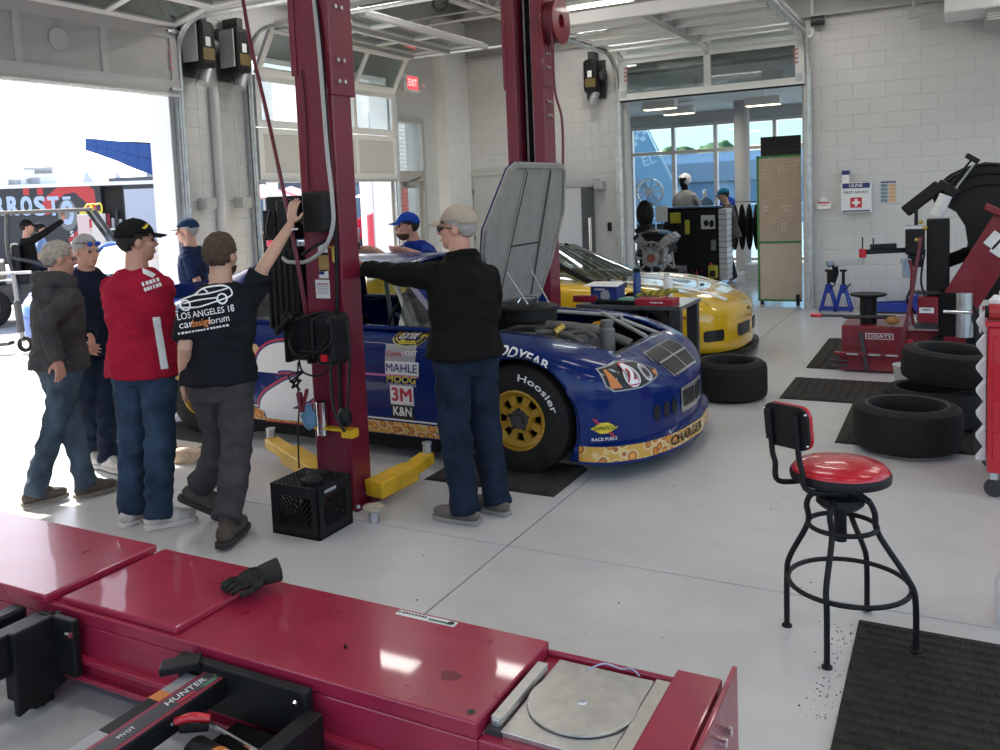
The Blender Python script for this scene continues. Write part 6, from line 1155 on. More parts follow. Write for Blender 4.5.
def person(label, base, phi, H, J=None, top=None, legs=None, hair=None, cap=None, sleeve='short', skin=SKIN, turn=0, nod=0, lean=(0, 0), bulk=1.0, shoes=((.08, .07, .06), (.3, .3, .28)), hood=False, beard=None, lod=1, hemz=.80, glasses=None, collar=None, hem=-.20, boot=1., grp=None, seated=False):
    k = H/1.78; t = thing('person', label, 'person', (base[0], base[1], base[2] if len(base) > 2 else 0), phi-PI/2, grp); T_ = TR[t.name]; iv = T_.inverted(); J = J or {}
    g = lambda n, d: (iv @ V(J[n])) if n in J else V(d)*k
    lx, ly = lean; X = V((1, 0, 0)); Y = V((0, 1, 0)); Z = V((0, 0, 1))
    pel = g('pel', (0, 0, .95)); ch = g('chest', (lx*.5, ly*.5, 1.28)); nk = g('neck', (lx, ly, 1.485)); hd = g('head', (lx*1.2, ly*1.2+.03, 1.648))
    up = (nk-pel).normalized(); B = bulk
    HM = Matrix.Translation(hd) @ Matrix.Rotation(turn, 4, 'Z') @ Matrix.Rotation(nod, 4, 'X') @ Matrix.Scale(k*1.06, 4)
    body = MB(); shirt = MB(); pants = MB(); so = .016*k+.004; sl = {}
    # torso rings
    def tor(o, zlo=None):
        r = []
        for f, a, b in ((hem, .196*B, .146*B), (hem*.3, .192*B, .140*B), (.10, .178*B, .128*B), (.26, .160*B, .115*B), (.46, .172*B, .122*B), (.66, .190, .122), (.80, .186, .108), (.90, .140, .092), (1.0, .078, .072)):
            c = pel.lerp(nk, f) if f >= 0 else pel+(pel-nk)*(-f)
            if zlo is not None and f < zlo: continue
            r.append((c, X, Y, (a+o)*k, (b+o)*k))
        return r
    loft(body, [(c, x_, y_, a*(.86 if i < 2 else .97), b*(.82 if i < 2 else .97)) for i, (c, x_, y_, a, b) in enumerate(tor(0))]); loft(shirt, tor(so, -.3))
    hipw = .092*k; LTH, LSH, LUA, LFA = .43*k, .43*k, .29*k, .27*k; hands = []
    for s, nme in ((-1, 'L'), (1, 'R')):
        hip = pel+X*(s*hipw)-Z*.03*k; an = g(nme+'A', (s*.10, -.02, .085)); kn = g(nme+'K', (0, 0, 0)) if nme+'K' in J else ik(hip, an, LTH, LSH, Y+X*(.15*s))
        body.tube([hip+Z*.04*k, hip.lerp(kn, .45), kn, kn.lerp(an, .35), an], [.088*k, .075*k, .055*k, .055*k, .038*k], 12)
        ex = legs.get('wide', 0) if legs else 0
        pants.tube([hip+Z*.06*k, hip.lerp(kn, .35), kn.lerp(hip, .1), kn.lerp(an, .25), kn.lerp(an, .7), an+Z*(.05 if boot > 1 else -.03)*k], [.108*k*B, .098*k, .080*k+ex, .077*k+ex, .070*k+ex, .072*k+ex], 14)
        sh = nk+X*(s*.172*k)-Z*.098*k; wr = g(nme+'W', (s*.26, .06, .90)); el = g(nme+'E', (0, 0, 0)) if nme+'E' in J else ik(sh, wr, LUA, LFA, g(nme+'H', (s*.4, -1, -.2))/k if False else V((s*.5, -1, -.3)) if nme+'H' not in J else (iv.to_3x3() @ V(J[nme+'H'])))
        body.tube([sh, sh.lerp(el, .4), el, el.lerp(wr, .4), wr], [.056*k, .049*k, .040*k, .039*k, .027*k], 12)
        if sleeve == 'short': shirt.tube([sh-X*s*.02*k, sh.lerp(el, .35), sh.lerp(el, .82)], [.070*k, .070*k, .074*k], 14)
        elif sleeve == 'long': shirt.tube([sh-X*s*.02*k, sh.lerp(el, .5), el, el.lerp(wr, .5), wr.lerp(el, .02)], [.076*k, .072*k, .064*k, .054*k, .046*k], 14)
        # hand
        hdv = (iv.to_3x3() @ V(J[nme+'D'])).normalized() if nme+'D' in J else (wr-el).normalized(); pn = (iv.to_3x3() @ V(J[nme+'N'])).normalized() if nme+'N' in J else V((-s, 0, 0)); pn = (pn-hdv*pn.dot(hdv)).normalized(); sd = hdv.cross(pn)*s
        Mh = Matrix(((hdv.x, sd.x, pn.x, wr.x), (hdv.y, sd.y, pn.y, wr.y), (hdv.z, sd.z, pn.z, wr.z), (0, 0, 0, 1))) @ Matrix.Scale(k, 4)
        body.ell((.05, 0, 0), .058, .042, .019, 12, 8, Mh); cu = J.get('curl', .5)
        for q in range(4):
            y0 = -.034+q*.0228; L = (.066, .078, .074, .058)[q]; c1, c2 = cu*.6, cu*1.5
            p0 = V((.088, y0*.95, 0)); p1 = p0+V((cos(c1)*L*.5, y0*.10, sin(c1)*L*.5)); p2 = p1+V((cos(c2)*L*.5, y0*.06, sin(c2)*L*.5))
            body.tube([Mh @ V((.06, y0*.8, 0)), Mh @ p0, Mh @ p1, Mh @ p2], [.010*k, .0098*k, .009*k, .0075*k], 8)
        body.tube([Mh @ V((.02, -.028, .004)), Mh @ V((.045, -.060, .014)), Mh @ V((.075, -.072, .022))], [.013*k, .011*k, .008*k], 8)
        # shoe
        toe = (iv.to_3x3() @ V(J[nme+'T'])).normalized() if nme+'T' in J else V((s*.12, 1, 0)).normalized(); sx = toe.cross(Z).normalized(); sz = sx.cross(toe); so_ = an-sz*.085*k
        Ms = Matrix(((sx.x, toe.x, sz.x, so_.x), (sx.y, toe.y, sz.y, so_.y), (sx.z, toe.z, sz.z, so_.z), (0, 0, 0, 1))) @ Matrix.Scale(k*boot, 4); f_ = MB()
        body.ell((0, .05, .045), .030, .09, .028, 12, 8, Ms)
        if lod:
            f_.ell((0, .10, .046), .050, .122, .042, 14, 8, Ms); f_.ell((0, -.015, .055), .045, .072, .054, 14, 8, Ms); f_.ell((0, .05, .06), .045, .09, .055, 14, 8, Ms); f_.tube([Ms @ V((0, .02, .06)), Ms @ V((0, -.005, .12 if boot <= 1 else .17))], [.05*k, .050*k], 12)
            f_.v = [T_ @ V(p) for p in f_.v]; shoe = remesh(f_, 'shoe', shoes[2] if len(shoes) > 2 else mat('shoe_%d' % (int(shoes[0][0]*1000)), shoes[0], .75, var=.2, scale=20), t, .010, 2)
            ol = [(-.040, -.06), (-.03, -.085), (.03, -.085), (.040, -.06), (.046, .05), (.052, .13), (.04, .20), (.015, .222), (-.015, .222), (-.04, .20), (-.052, .13), (-.046, .05)]
            b_ = MB(); b_.prism(ol, .026, T_ @ Ms); b_.build('sole', mat('sole_%d' % (int(shoes[1][0]*1000)), shoes[1], .8), shoe, bev=.004)
    # neck and head
    body.tube([nk-Z*.06*k, nk.lerp(hd, .5), hd-Z*.03*k], [.072*k, .063*k, .064*k], 14)
    body.ell((0, -.012, .028), .074, .095, .090, 18, 12, HM); body.ell((0, .030, -.045), .058, .066, .070, 16, 10, HM); body.ell((0, .055, -.085), .034, .034, .026, 12, 8, HM); body.ell((0, .078, .022), .052, .016, .014, 12, 8, HM)
    body.tube([HM @ V((0, .083, .018)), HM @ V((0, .102, -.012)), HM @ V((0, .112, -.028))], [.009*k, .012*k, .014*k], 8)
    for s in (-1, 1): body.ell((s*.076, -.010, -.008), .010, .022, .032, 8, 8, HM); body.ell((s*.040, .055, -.02), .022, .028, .026, 10, 8, HM)
    body.ell((0, .088, -.060), .024, .012, .010, 10, 6, HM)
    W_ = lambda mb: setattr(mb, 'v', [T_ @ V(p) for p in mb.v]) or mb
    bo = remesh(W_(body), 'body', skin, t, .0055 if lod else .014, 2, .30 if lod else 0)
    sd_ = int(abs(base[0]*100)) % 17
    if top:
        if hood: shirt.tube([nk+V((-.10, .05, -.02))*k, nk+V((-.10, -.06, .03))*k, nk+V((0, -.115, .035))*k, nk+V((.10, -.06, .03))*k, nk+V((.10, .05, -.02))*k], .052*k, 12, sub=3); shirt.ell((nk.x, nk.y-.11*k, nk.z-.08*k), .10*k, .05*k, .12*k)
        if collar: shirt.tube([nk+V((.080*cos(a), .074*sin(a), -.012+.020*(1-sin(a))))*k for a in [2*PI*i/16 for i in range(16)]], .020*k, 8, closed=True)
        so2 = remesh(W_(shirt), 'shirt', top, t, .010 if lod else .016, 3, 0, .010 if lod else 0, (8, 8, 13), sd_); t_shirt = so2
    if legs:
        loft(pants, [(pel+Z*z*k, X, Y, a*k*B, b*k*B) for z, a, b in ((.09, .160, .116), (.0, .176, .126), (-.08, .172, .124), (-.14, .15, .10))])
        remesh(W_(pants), 'trousers', legs['m'], t, .010 if lod else .016, 3, 0, .010 if lod else 0, (8, 8, 11), sd_+3)
    WM = T_ @ HM
    if lod:
        for s in (-1, 1): b_ = MB(); b_.ell((s*.031, .0755, .004), .0115, .010, .0075, 10, 8, WM); b_.build('eye', EYE, bo, smooth=180)
        b_ = MB(); b_.ell((0, .0955, -.060), .021, .006, .0065, 10, 6, WM); b_.build('mouth', LIP, bo, smooth=180)
        for s in (-1, 1): b_ = MB(); b_.tube([WM @ V((s*.014, .091, .022)), WM @ V((s*.034, .089, .028)), WM @ V((s*.05, .078, .020))], .005, 6); b_.build('eyebrow', hair['m'] if hair else MATS['eye_dark'], bo, smooth=180)
    def shell(name, m, sc, keep, ns=0, par=t, th=.008):
        b_ = MB(); n, mm = 28, 18; b_.ell((0, -.012, .028), .074*sc, .095*sc, .090*sc, n, mm); vs = b_.v
        fs = [f for f in b_.f if all(keep(*vs[i]) for i in f)]; use = sorted({i for f in fs for i in f}); ix = {i: j for j, i in enumerate(use)}
        pts = []
        for i in use:
            p = V(vs[i]); 
            if ns: p = V((0, -.012, .028))+(p-V((0, -.012, .028)))*(1+ns*noise.noise(p*55+V((sd_, 0, 0))))
            pts.append(WM @ p)
        c_ = MB(); c_.add(pts, [tuple(ix[i] for i in f) for f in fs]); o = c_.build(name, m, par, smooth=180); md = o.modifiers.new('s', 'SOLIDIFY'); md.thickness = th; md.offset = 0; return o
    if hair:
        hl = hair.get('line', .0); shell('hair', hair['m'], hair.get('vol', 1.10), lambda x, y, z: (z > .075 if y > .055 else z > .02 if y > .02 else z > -.005+hl if y > -.03 else z > -.055+hl), hair.get('ns', .10))
    if beard: shell('beard', beard, 1.02, lambda x, y, z: False) if False else None
    if beard:
        b_ = MB(); b_.ell((0, .034, -.062), .061, .068, .062, 16, 10, WM); fs = [f for f in b_.f if all((WM.inverted() @ V(b_.v[i])).z < -.05 and (WM.inverted() @ V(b_.v[i])).y > -.03 for i in f)]; b_.f = fs; b_.m = [0]*len(fs); b_.build('beard', beard, t, smooth=180)
    if cap:
        o = shell('cap', cap['m'], 1.13, lambda x, y, z: z > .045 or (y < -.02 and z > .02), 0, t, .006); bs = -1 if cap.get('back') else 1
        b_ = MB(); b_.grid(lambda u, v: WM @ V(((u-.5)*.150*(1-.35*v*v*abs(u-.5)*2), (.070+.012*(1-(2*u-1)**2)*1+v*.085*math.sqrt(max(0, 1-(2*u-1)**2*.75)))*bs, .050-.018*(2*u-1)**2-.018*v)), 14, 6); br = b_.build('brim', cap.get('brim', cap['m']), o, smooth=180); md = br.modifiers.new('s', 'SOLIDIFY'); md.thickness = .006
        b_ = MB(); b_.ell((0, -.012, .131), .009, .009, .005, 8, 6, WM); b_.build('cap_button', cap['m'], o, smooth=180)
        if 'logo' in cap:
            bv = bvh_of(o); lm, lv, dirn = cap['logo']; d = V(dirn).normalized(); sxv = V((0, 0, 1)).cross(d).normalized()
            decal('cap_emblem', lv, frame(WM @ V((d.x*.2, d.y*.2, .082)), (WM.to_3x3() @ sxv), (0, 0, 1)), lm, o, bv, .006, .5, .01)
    if glasses:
        m_, where = glasses; dz, dy = (.062, -.012) if where == 'top' else (.004, .002)
        for s in (-1, 1):
            b_ = MB(); b_.ell((s*.034, .094+dy, dz), .028, .006, .018, 14, 8, WM); b_.build('sunglass_lens' if where == 'top' else 'spectacle_lens', m_, t, smooth=180); b_ = MB(); b_.tube([WM @ V((s*.062, .088+dy, dz+.006)), WM @ V((s*.082, .03, dz+.006)), WM @ V((s*.080, -.02, dz-.004))], .003, 6); b_.build('spectacle_arm', M_black, t, smooth=180)
    t['_shirt'] = so2.name if top else ''
    return t, WM
DEN = cloth('denim_blue', (.028, .048, .082), .35, 7); DEN2 = cloth('denim_navy', (.012, .019, .035), .3, 7); DEN3 = cloth('denim_light', (.055, .078, .105), .4, 7); CHAR = cloth('charcoal_cotton', (.055, .050, .054), .15); BLKT = cloth('black_cotton', (.012, .013, .017), .15); JKT = cloth('black_jacket', (.009, .008, .0075), .2); HOOD = cloth('hoodie_grey', (.062, .056, .058), .2); NAVY = cloth('navy_knit', (.010, .014, .030), .2); REDT = cloth('red_polo', (.36, .012, .035), .12); BLUT = cloth('blue_crew', (.012, .035, .22), .2); NAVT = cloth('navy_polo', (.010, .018, .05), .2)
HG = mat('hair_grey', (.40, .35, .29), .8, var=.25, scale=40, bump=.5, bscale=120); HB = mat('hair_brown', (.075, .045, .03), .8, var=.3, scale=40, bump=.5, bscale=120); HD = mat('hair_dark', (.02, .016, .014), .8, bump=.5, bscale=120); HS = mat('hair_silver', (.38, .35, .33), .8, bump=.5, bscale=120)
aw = lambda x, y: math.atan2(y, x)
def fdir(phi): return V((cos(phi), sin(phi), 0))
# 1 grey hoodie, walking
b0 = (-5.13, 3.68); ph1 = aw(b0[1]*0+b0[0], b0[1])-R(52); f1 = fdir(ph1)
A1 = onz(34, 492, .09); A2 = onz(86, 484, .09)
person('person in grey hooded sweatshirt and faded jeans walking past the red runway', b0, ph1, 1.64, {'LA': A2+V((0, 0, 0)), 'RA': A1, 'LT': fdir(ph1-.3), 'RT': fdir(ph1-.35), 'RW': ony(57, 360, 3.52), 'LW': ony(80, 345, 3.95), 'RH': -f1}, HOOD, {'m': DEN3}, {'m': HG, 'vol': 1.07, 'ns': .06}, None, 'long', SKIN2, hem=-.12, turn=R(-28), nod=R(-8), hood=True, bulk=1.10, shoes=((.085, .07, .055), (.20, .18, .15)), lean=(0, .03))
# 2 sunglasses on forehead, facing the camera
b0 = tuple(onz(101, 458).xy); ph2 = aw(*b0)-R(158); p2_, _ = person('person with blue sunglasses pushed up and navy zip sweater', b0, ph2, 1.66, {'LW': ony(90, 336, b0[1]-.15), 'LD': V((.8, -.3, -.6)), 'RA': onz(92, 452, .085), 'LA': onz(108, 458, .085)}, NAVY, {'m': DEN2}, {'m': HS, 'vol': 1.06, 'ns': .05}, None, 'long', SKIN2, turn=R(18), nod=R(-6), glasses=(mat('lens_blue', (.02, .08, .45), .1, coat=.6), 'top'), collar=True, bulk=1.12, shoes=((.5, .49, .47), (.6, .6, .58)))
# 3 red polo
b0 = (-4.20, 3.56); ph3 = aw(*b0)-R(28); pr_, WM3 = person('person in red polo shirt, black cap and blue jeans standing back turned', b0, ph3, 1.76, {'LA': onz(131, 509, .085), 'RA': onz(158, 513, .085), 'RT': fdir(ph3-.9), 'LT': fdir(ph3-.3), 'RW': ony(152, 330, 3.85), 'LW': ony(135, 330, 3.95), 'RH': V((.7, -.4, -.3))}, REDT, {'m': DEN, 'wide': .006}, {'m': HD, 'vol': 1.05, 'ns': .03}, {'m': cloth('cap_black', (.012, .012, .013), .1), 'logo': (yd, poly([(-.03, -.008), (-.005, .004), (.02, .016), (.03, .010), (.008, -.006), (-.012, -.014)]), (.85, .5, 0))}, 'short', SKIN2, hem=-.17, turn=R(-48), bulk=1.06, shoes=((.62, .60, .57), (.70, .69, .66)))
def shirt_dec(t, name, vf, px, py, Y, m, eps=.006, sub=.03, tilt=0):
    o = bpy.data.objects[t['_shirt']]; bv = bvh_of(o); p = ony(px, py, Y); d = (p-V((0, 0, HC))).normalized(); n_ = -d; ux = V((0, 0, 1)).cross(n_).normalized(); uy = n_.cross(ux); ux2 = ux*cos(tilt)+uy*sin(tilt); uy2 = uy*cos(tilt)-ux*sin(tilt)
    e = decal(name, vf, frame(p+n_*.35, ux2, uy2), m, t, bv, eps, 1.4, sub)
    return e
shirt_dec(pr_, 'shirt_emblem', poly([(-.022, .02), (-.012, .008), (.0, .012), (.02, .024), (.012, .004), (.004, -.026), (-.004, -.02), (-.002, -.004), (-.016, .0)]), 117, 268, 3.45, wd)
shirt_dec(pr_, 'shoulder_panel', poly([(-.07, .030), (-.02, .025), (.02, .005), (.0, -.018), (-.05, .0)]), 140, 267, 3.5, wd, tilt=-.1); shirt_dec(pr_, 'shoulder_panel', poly([(-.01, .02), (.04, -.0), (.065, -.015), (.045, -.035), (-.005, -.01)]), 144, 272, 3.5, wd, tilt=-.1); shirt_dec(pr_, 'sleeve_lettering', scribble(.10, .022, 5), 151, 282, 3.45, wd, tilt=.25); shirt_dec(pr_, 'sleeve_lettering', scribble(.10, .020, 6, 2), 153, 287, 3.45, wd, tilt=.25)
shirt_dec(pr_, 'side_panel', poly([(-.02, .16), (.02, .16), (.045, -.14), (.005, -.14)]), 158, 345, 3.5, wd)
# 4 black T-shirt, leaning on the post
b0 = (-3.54, 3.50); ph4 = aw(*b0)-R(12); rw = ony(291, 224, 3.90)
pk_, WM4 = person('person in black printed t-shirt and charcoal trousers resting a hand on the lift column', b0, ph4, 1.67, {'RA': onz(227, 528, .10), 'LA': onz(199, 493, .17), 'LT': V(fdir(ph4-1.3))*.8+V((0, 0, -.50)), 'LK': ony(222, 440, 3.62), 'RT': fdir(ph4-.2), 'RW': rw, 'RD': V((.12, .10, .98)), 'RN': V((.2, 1, 0)), 'RE': ony(263, 268, 3.66), 'LW': ony(184, 381, 3.42), 'LH': V((.7, -.8, 0)), 'curl': .35}, BLKT, {'m': CHAR, 'wide': .008}, {'m': HB, 'vol': 1.12, 'ns': .10, 'line': .0}, None, 'short', SKIN, hem=-.06, boot=1.18, turn=R(-22), bulk=1.06, shoes=((.075, .06, .045), (.04, .036, .03)), beard=HB, lean=(.04, .02))
shirt_dec(pk_, 'shirt_lettering', text('LOS ANGELES 18', .050, .006, width=.29), 206, 313, 3.35, wd, tilt=.10); shirt_dec(pk_, 'shirt_lettering', text('car', .055, .004), 186, 325, 3.35, wd, tilt=.10); shirt_dec(pk_, 'shirt_lettering', text('design', .055, .02, width=.105), 201, 322.5, 3.35, MATS['decal_orange'], tilt=.10); shirt_dec(pk_, 'shirt_lettering', text('forum', .055, .004, width=.105), 219, 319.5, 3.35, wd, tilt=.10); shirt_dec(pk_, 'shirt_lettering', scribble(.26, .010, 16), 204, 329.5, 3.35, wd, tilt=.10)
ln = lambda pts: ribbon([(x*.9, y*.75) for x, y in pts], .008)
for pts in ([(-.15, -.03), (-.14, .02), (-.06, .04), (.0, .075), (.09, .075), (.14, .05), (.15, .0), (.12, -.02)], [(-.15, -.03), (-.05, -.045), (.04, -.035), (.12, -.02)], [(-.06, .04), (.03, .035), (.14, .05)], [(-.13, -.005), (-.03, .0), (.06, -.005)], [(.0, .07), (.02, .04)]): shirt_dec(pk_, 'shirt_drawing', ln(pts), 206, 299, 3.35, wd, .006, .02, .12)
for cx_ in (.09, -.12): shirt_dec(pk_, 'shirt_drawing', ribbon([(cx_*.9+.024*cos(2*PI*i/10), -.015+.026*sin(2*PI*i/10)) for i in range(11)], .009), 206, 299, 3.35, wd, .006, .02, .12)
wb_ = MB(); wb_.tube([rw+V((.034*cos(a), .034*sin(a), -.03)) for a in [2*PI*i/16 for i in range(16)]], .006, 6, closed=True); wb_.build('bracelet', M_white, pk_, smooth=180)
lw = ony(184, 381, 3.42); wb_ = MB(); wb_.tube([lw+V((.038*cos(a), .036*sin(a), .02)) for a in [2*PI*i/16 for i in range(16)]], .009, 6, closed=True); wb_.build('bracelet', MATS['brass'], pk_, smooth=180)
# 5 black jacket, tan cap
b0 = (-2.47, 4.36); ph5 = aw(*b0)+R(28); TAN = cloth('cap_tan', (.42, .34, .27), .1)
pj_, WM5 = person('person in black jacket, tan cap and jeans reaching for the lift column beside the fender', b0, ph5, 1.76, {'LA': onz(466, 508, .085), 'RA': onz(497, 499, .085), 'LT': fdir(ph5+.55), 'RT': fdir(ph5+.35), 'LW': ony(364, 268, 4.33), 'LH': V((.2, -.4, -.8)), 'LD': V((-.9, .1, .25)), 'LN': V((0, 1, 0)), 'RW': ony(478, 335, 4.75), 'RH': V((.8, -.3, -.4))}, JKT, {'m': DEN2, 'wide': .010}, {'m': HS, 'vol': 1.03, 'ns': .02, 'line': .01}, {'m': TAN}, 'long', SKIN2, turn=R(42), hem=-.07, bulk=1.12, shoes=((.14, .12, .10), (.30, .28, .25)), collar=True, glasses=(M_glassd, 'eyes'), hemz=.8)
# 6 blue cap, leaning on the roof from the far side
p6 = ony(412, 240, 7.2); b0 = (p6.x+.05, 7.38); ph6 = aw(*b0)+R(140)
person('person in blue cap and blue crew shirt resting arms on the car roof', b0, ph6, 1.76, {'pel': V((b0[0]+.02, b0[1]+.0, .92)), 'RW': ony(374, 249, 6.72), 'LW': ony(402, 249, 6.62), 'RD': V((-1, 0, -.05)), 'LD': V((-1, -.05, -.1)), 'RH': V((.5, .6, -.6)), 'LH': V((1, -.2, -.6)), 'neck': ony(415, 241, 7.10), 'head': ony(407, 226.5, 7.03)}, BLUT, {'m': DEN2}, {'m': HD, 'vol': 1.05, 'ns': .04}, {'m': cloth('cap_blue', (.015, .06, .35), .1), 'logo': (wd, disc(.02), (0, 1, 0))}, 'short', SKIN2, turn=R(-38), bulk=1.1, beard=HB)
# 7 navy cap behind the trunk
b0 = (-6.75, 6.42); ph7 = aw(*b0)+R(80)
person('person in navy cap and navy polo standing behind the blue car trunk', b0, ph7, 1.72, {}, NAVT, {'m': DEN2}, {'m': HS, 'vol': 1.03, 'ns': .03}, {'m': cloth('cap_navy', (.015, .035, .08), .1), 'brim': mat('brim_pale', (.35, .33, .32), .8)}, 'short', SKIN2, nod=R(-4))
# ------------------------------------------------------------- showroom
def face(px, py, Y): p = ony(px, py, Y); return frame(p, (1, 0, 0), (0, 0, 1))
pgb = thing('pegboard_panel', 'tall tan pegboard partition with green edges and black top beside the showroom opening', 'partition', (-2.3, 13.85, 0)); PY0 = 13.82; xa, xb = ony(759, 200, PY0).x, ony(801, 200, PY0).x; z1, z2 = ony(780, 157, PY0).z, ony(780, 136, PY0).z; zm = ony(780, 243, PY0).z
tanp = mat('peg_tan', (.42, .33, .25), .75, var=.06); tanl = mat('panel_tan', (.47, .39, .31), .7, var=.04); grn = mat('edge_green', (.05, .20, .06), .5); b = MB(); b.bb(xa, xb, PY0, PY0+.05, zm+.03, z1); b.build('pegboard', tanp, pgb); b = MB(); b.bb(xa, xb, PY0, PY0+.05, .08, zm); b.build('lower_panel', tanl, pgb); b = MB(); b.bb(xa+.03, xb, PY0+.02, PY0+.07, z1+.02, z2); b.build('top_screen', M_black, pgb)
for z in (zm, z1-.005, .05): MB().bb(xa-.02, xb, PY0-.01, PY0+.06, z, z+.03).build('edge_strip', grn, pgb)
MB().bb(xa-.03, xa, PY0-.01, PY0+.30, .05, z1+.03).build('edge_strip', grn, pgb); MB().bb(xa-.02, xa-.005, PY0+.06, PY0+.28, .1, z1).build('side_panel', M_matt, pgb); MB().bb(xb-.08, xb-.03, PY0-.03, PY0+.02, 0, .16).build('corner_foot', M_black, pgb); MB().bb(xa, xa+.05, PY0, PY0+.05, 0, .08).build('corner_foot', M_black, pgb)
b = MB()
for i in range(15):
    for j in range(26): b.add([(xa+.04+i*.042+a*.005, PY0-.0005, zm+.08+j*.052+c*.005) for a, c in ((-1, -1), (1, -1), (1, 1), (-1, 1))], [(0, 1, 2, 3)])
o = b.build('peg_hole', mat('hole_dark', (.16, .12, .09), .9), pgb); o['kind'] = 'stuff'
random.seed(5); b = MB()
for i, j in [(1, 8), (1, 9), (2, 9), (2, 8), (7, 9), (8, 9), (9, 9), (9, 8), (8, 8), (10, 9), (7, 3), (7, 4), (8, 4), (8, 3), (7, 2), (8, 2), (7, 5), (6, 20), (3, 23), (6, 19), (13, 22), (12, 22)]: b.box(xa+.04+i*.042, PY0-.008, zm+.08+j*.052, .012, .016, .014)
o = b.build('lit_hole', wd, pgb); o['kind'] = 'stuff'  # white dots on the board: lit peg holes put in as colour
# slat wall display
SY = 16.6; sw = thing('slatwall_display', 'black slatwall display stand with white slatted end in the showroom', 'display stand', (-3.4, SY, 0)); x0, x1, xe = ony(664, 240, SY).x, ony(719, 240, SY).x, ony(727, 240, SY).x; zt_ = ony(700, 208, SY).z
b = MB(); b.bb(x0, x1, SY+.05, SY+.45, .05, zt_); b.build('back_board', M_matt, sw)
for k in range(12): z = .12+k*(zt_-.15)/12; MB().bb(x0, x1, SY+.035, SY+.05, z, z+(zt_-.15)/12-.012).build('slat', M_black, sw)
for k in range(13): z = .08+k*(zt_-.1)/13; MB().bb(x1, xe, SY-.0, SY+.45, z, z+(zt_-.1)/13-.012).build('end_slat', mat('slat_white', (.62, .63, .64), .4), sw)
MB().bb(x0-.05, x1, SY-.0, SY+.5, zt_, zt_+.03).build('top_board', mat('top_blue', (.05, .10, .22), .3), sw)
def hang(name, lab, cat, px, py, w, h, m, d=.05, print_=None):
    p = ony(px, py, SY); o = MB().bb(p.x-w/2, p.x+w/2, SY-.02-d, SY-.02, p.z-h/2, p.z+h/2).build(name, m, bev=.015); return tag(o, lab, cat)
yp = mat('pack_yellow', (.50, .45, .04), .5); hang('tool_pouch', 'yellow pouch hanging at the top of the slatwall', 'pouch', 676, 218, .20, .20, yp); hang('glove_pack', 'narrow yellow pack hanging on the slatwall', 'pack', 688, 227, .09, .27, yp)
t = thing('parts_bag', 'clear bag with dark gloves hanging on the slatwall', 'bag', (ony(709, 222, SY).x, SY, 1)); p = ony(709, 222, SY); MB().bb(p.x-.14, p.x+.12, SY-.05, SY-.02, p.z-.13, p.z+.13).build('bag', mat('bag_white', (.60, .60, .56), .4), t, bev=.01); b = MB(); b.ell((p.x-.04, SY-.055, p.z-.02), .05, .015, .06); b.ell((p.x+.06, SY-.055, p.z-.03), .045, .015, .07); b.build('glove_pair', M_black, t, smooth=180)
hang('small_pack', 'small grey blister pack low on the slatwall', 'pack', 714, 245, .09, .20, mat('pack_grey', (.22, .22, .22), .5))
t = thing('oil_jug', 'yellow oil jug standing on the floor before the slatwall', 'jug', (ony(713, 272, SY-.1).x, SY-.12, 0)); p = ony(713, 272, SY-.12); MB().bb(p.x-.08, p.x+.08, SY-.18, SY-.04, .12, .37).build('body', yp, t, bev=.03); MB().bb(p.x-.05, p.x+.06, SY-.185, SY-.18, .16, .27).build('label', kd, t); MB().cyl((p.x-.04, SY-.11, .37), (p.x-.04, SY-.11, .41), .025, n=12).build('cap', M_red2, t)
MB().bb(x0, x1, SY-.25, SY+.05, .08, .12).build('bottom_shelf', M_matt, sw)
for i, px in enumerate((682, 687, 692, 697, 702)):
    p = ony(px, 272, SY-.12); t = thing('small_bottle', 'small dark bottle on the bottom shelf of the slatwall', 'bottle', (p.x, SY-.12, .12), 0, 'bottles on the slatwall shelf'); MB().lathe([(0, 0), (.03, 0), (.03, .09), (.012, .12), (0, .12)], 12, Mrot((p.x, SY-.12, .12))).build('body', (M_black, MATS['tool_red'])[i % 2], t, smooth=40); MB().lathe([(0, .12), (.013, .12), (.013, .15), (0, .15)], 10, Mrot((p.x, SY-.12, .12))).build('cap', MATS['tool_red'], t)
t = thing('paper_stand', 'white sheet of paper on a stand above the bare engine', 'sheet', (ony(661, 214, 15.5).x, 15.5, 0)); p = ony(661.5, 214, 15.5); b = MB(); b.bb(p.x-.11, p.x+.11, 15.5, 15.505, p.z-.14, p.z+.14); b.build('sheet', mat('paper', (.66, .66, .65), .7), t); MB().cyl((p.x, 15.52, 0), (p.x, 15.52, p.z), .012, n=8).build('pole', M_dark, t); MB().lathe([(0, 0), (.15, 0), (.15, .01), (0, .012)], 20, Mrot((p.x, 15.52, 0))).build('base', M_dark, t)
# racing seat behind the engine
p = ony(645, 215, 15.8); t = thing('seat_exhibit', 'dark racing seat on show behind the bare engine', 'seat', (p.x, 15.8, 0)); b = MB(); b.ell((p.x, 15.8, p.z+.02), .17, .12, .26); b.ell((p.x+.05, 15.65, p.z-.28), .2, .22, .1); b.bb(p.x-.1, p.x+.1, 15.7, 15.95, 0, p.z-.3); blob(b, 'shell', M_black, t, .02, 3)
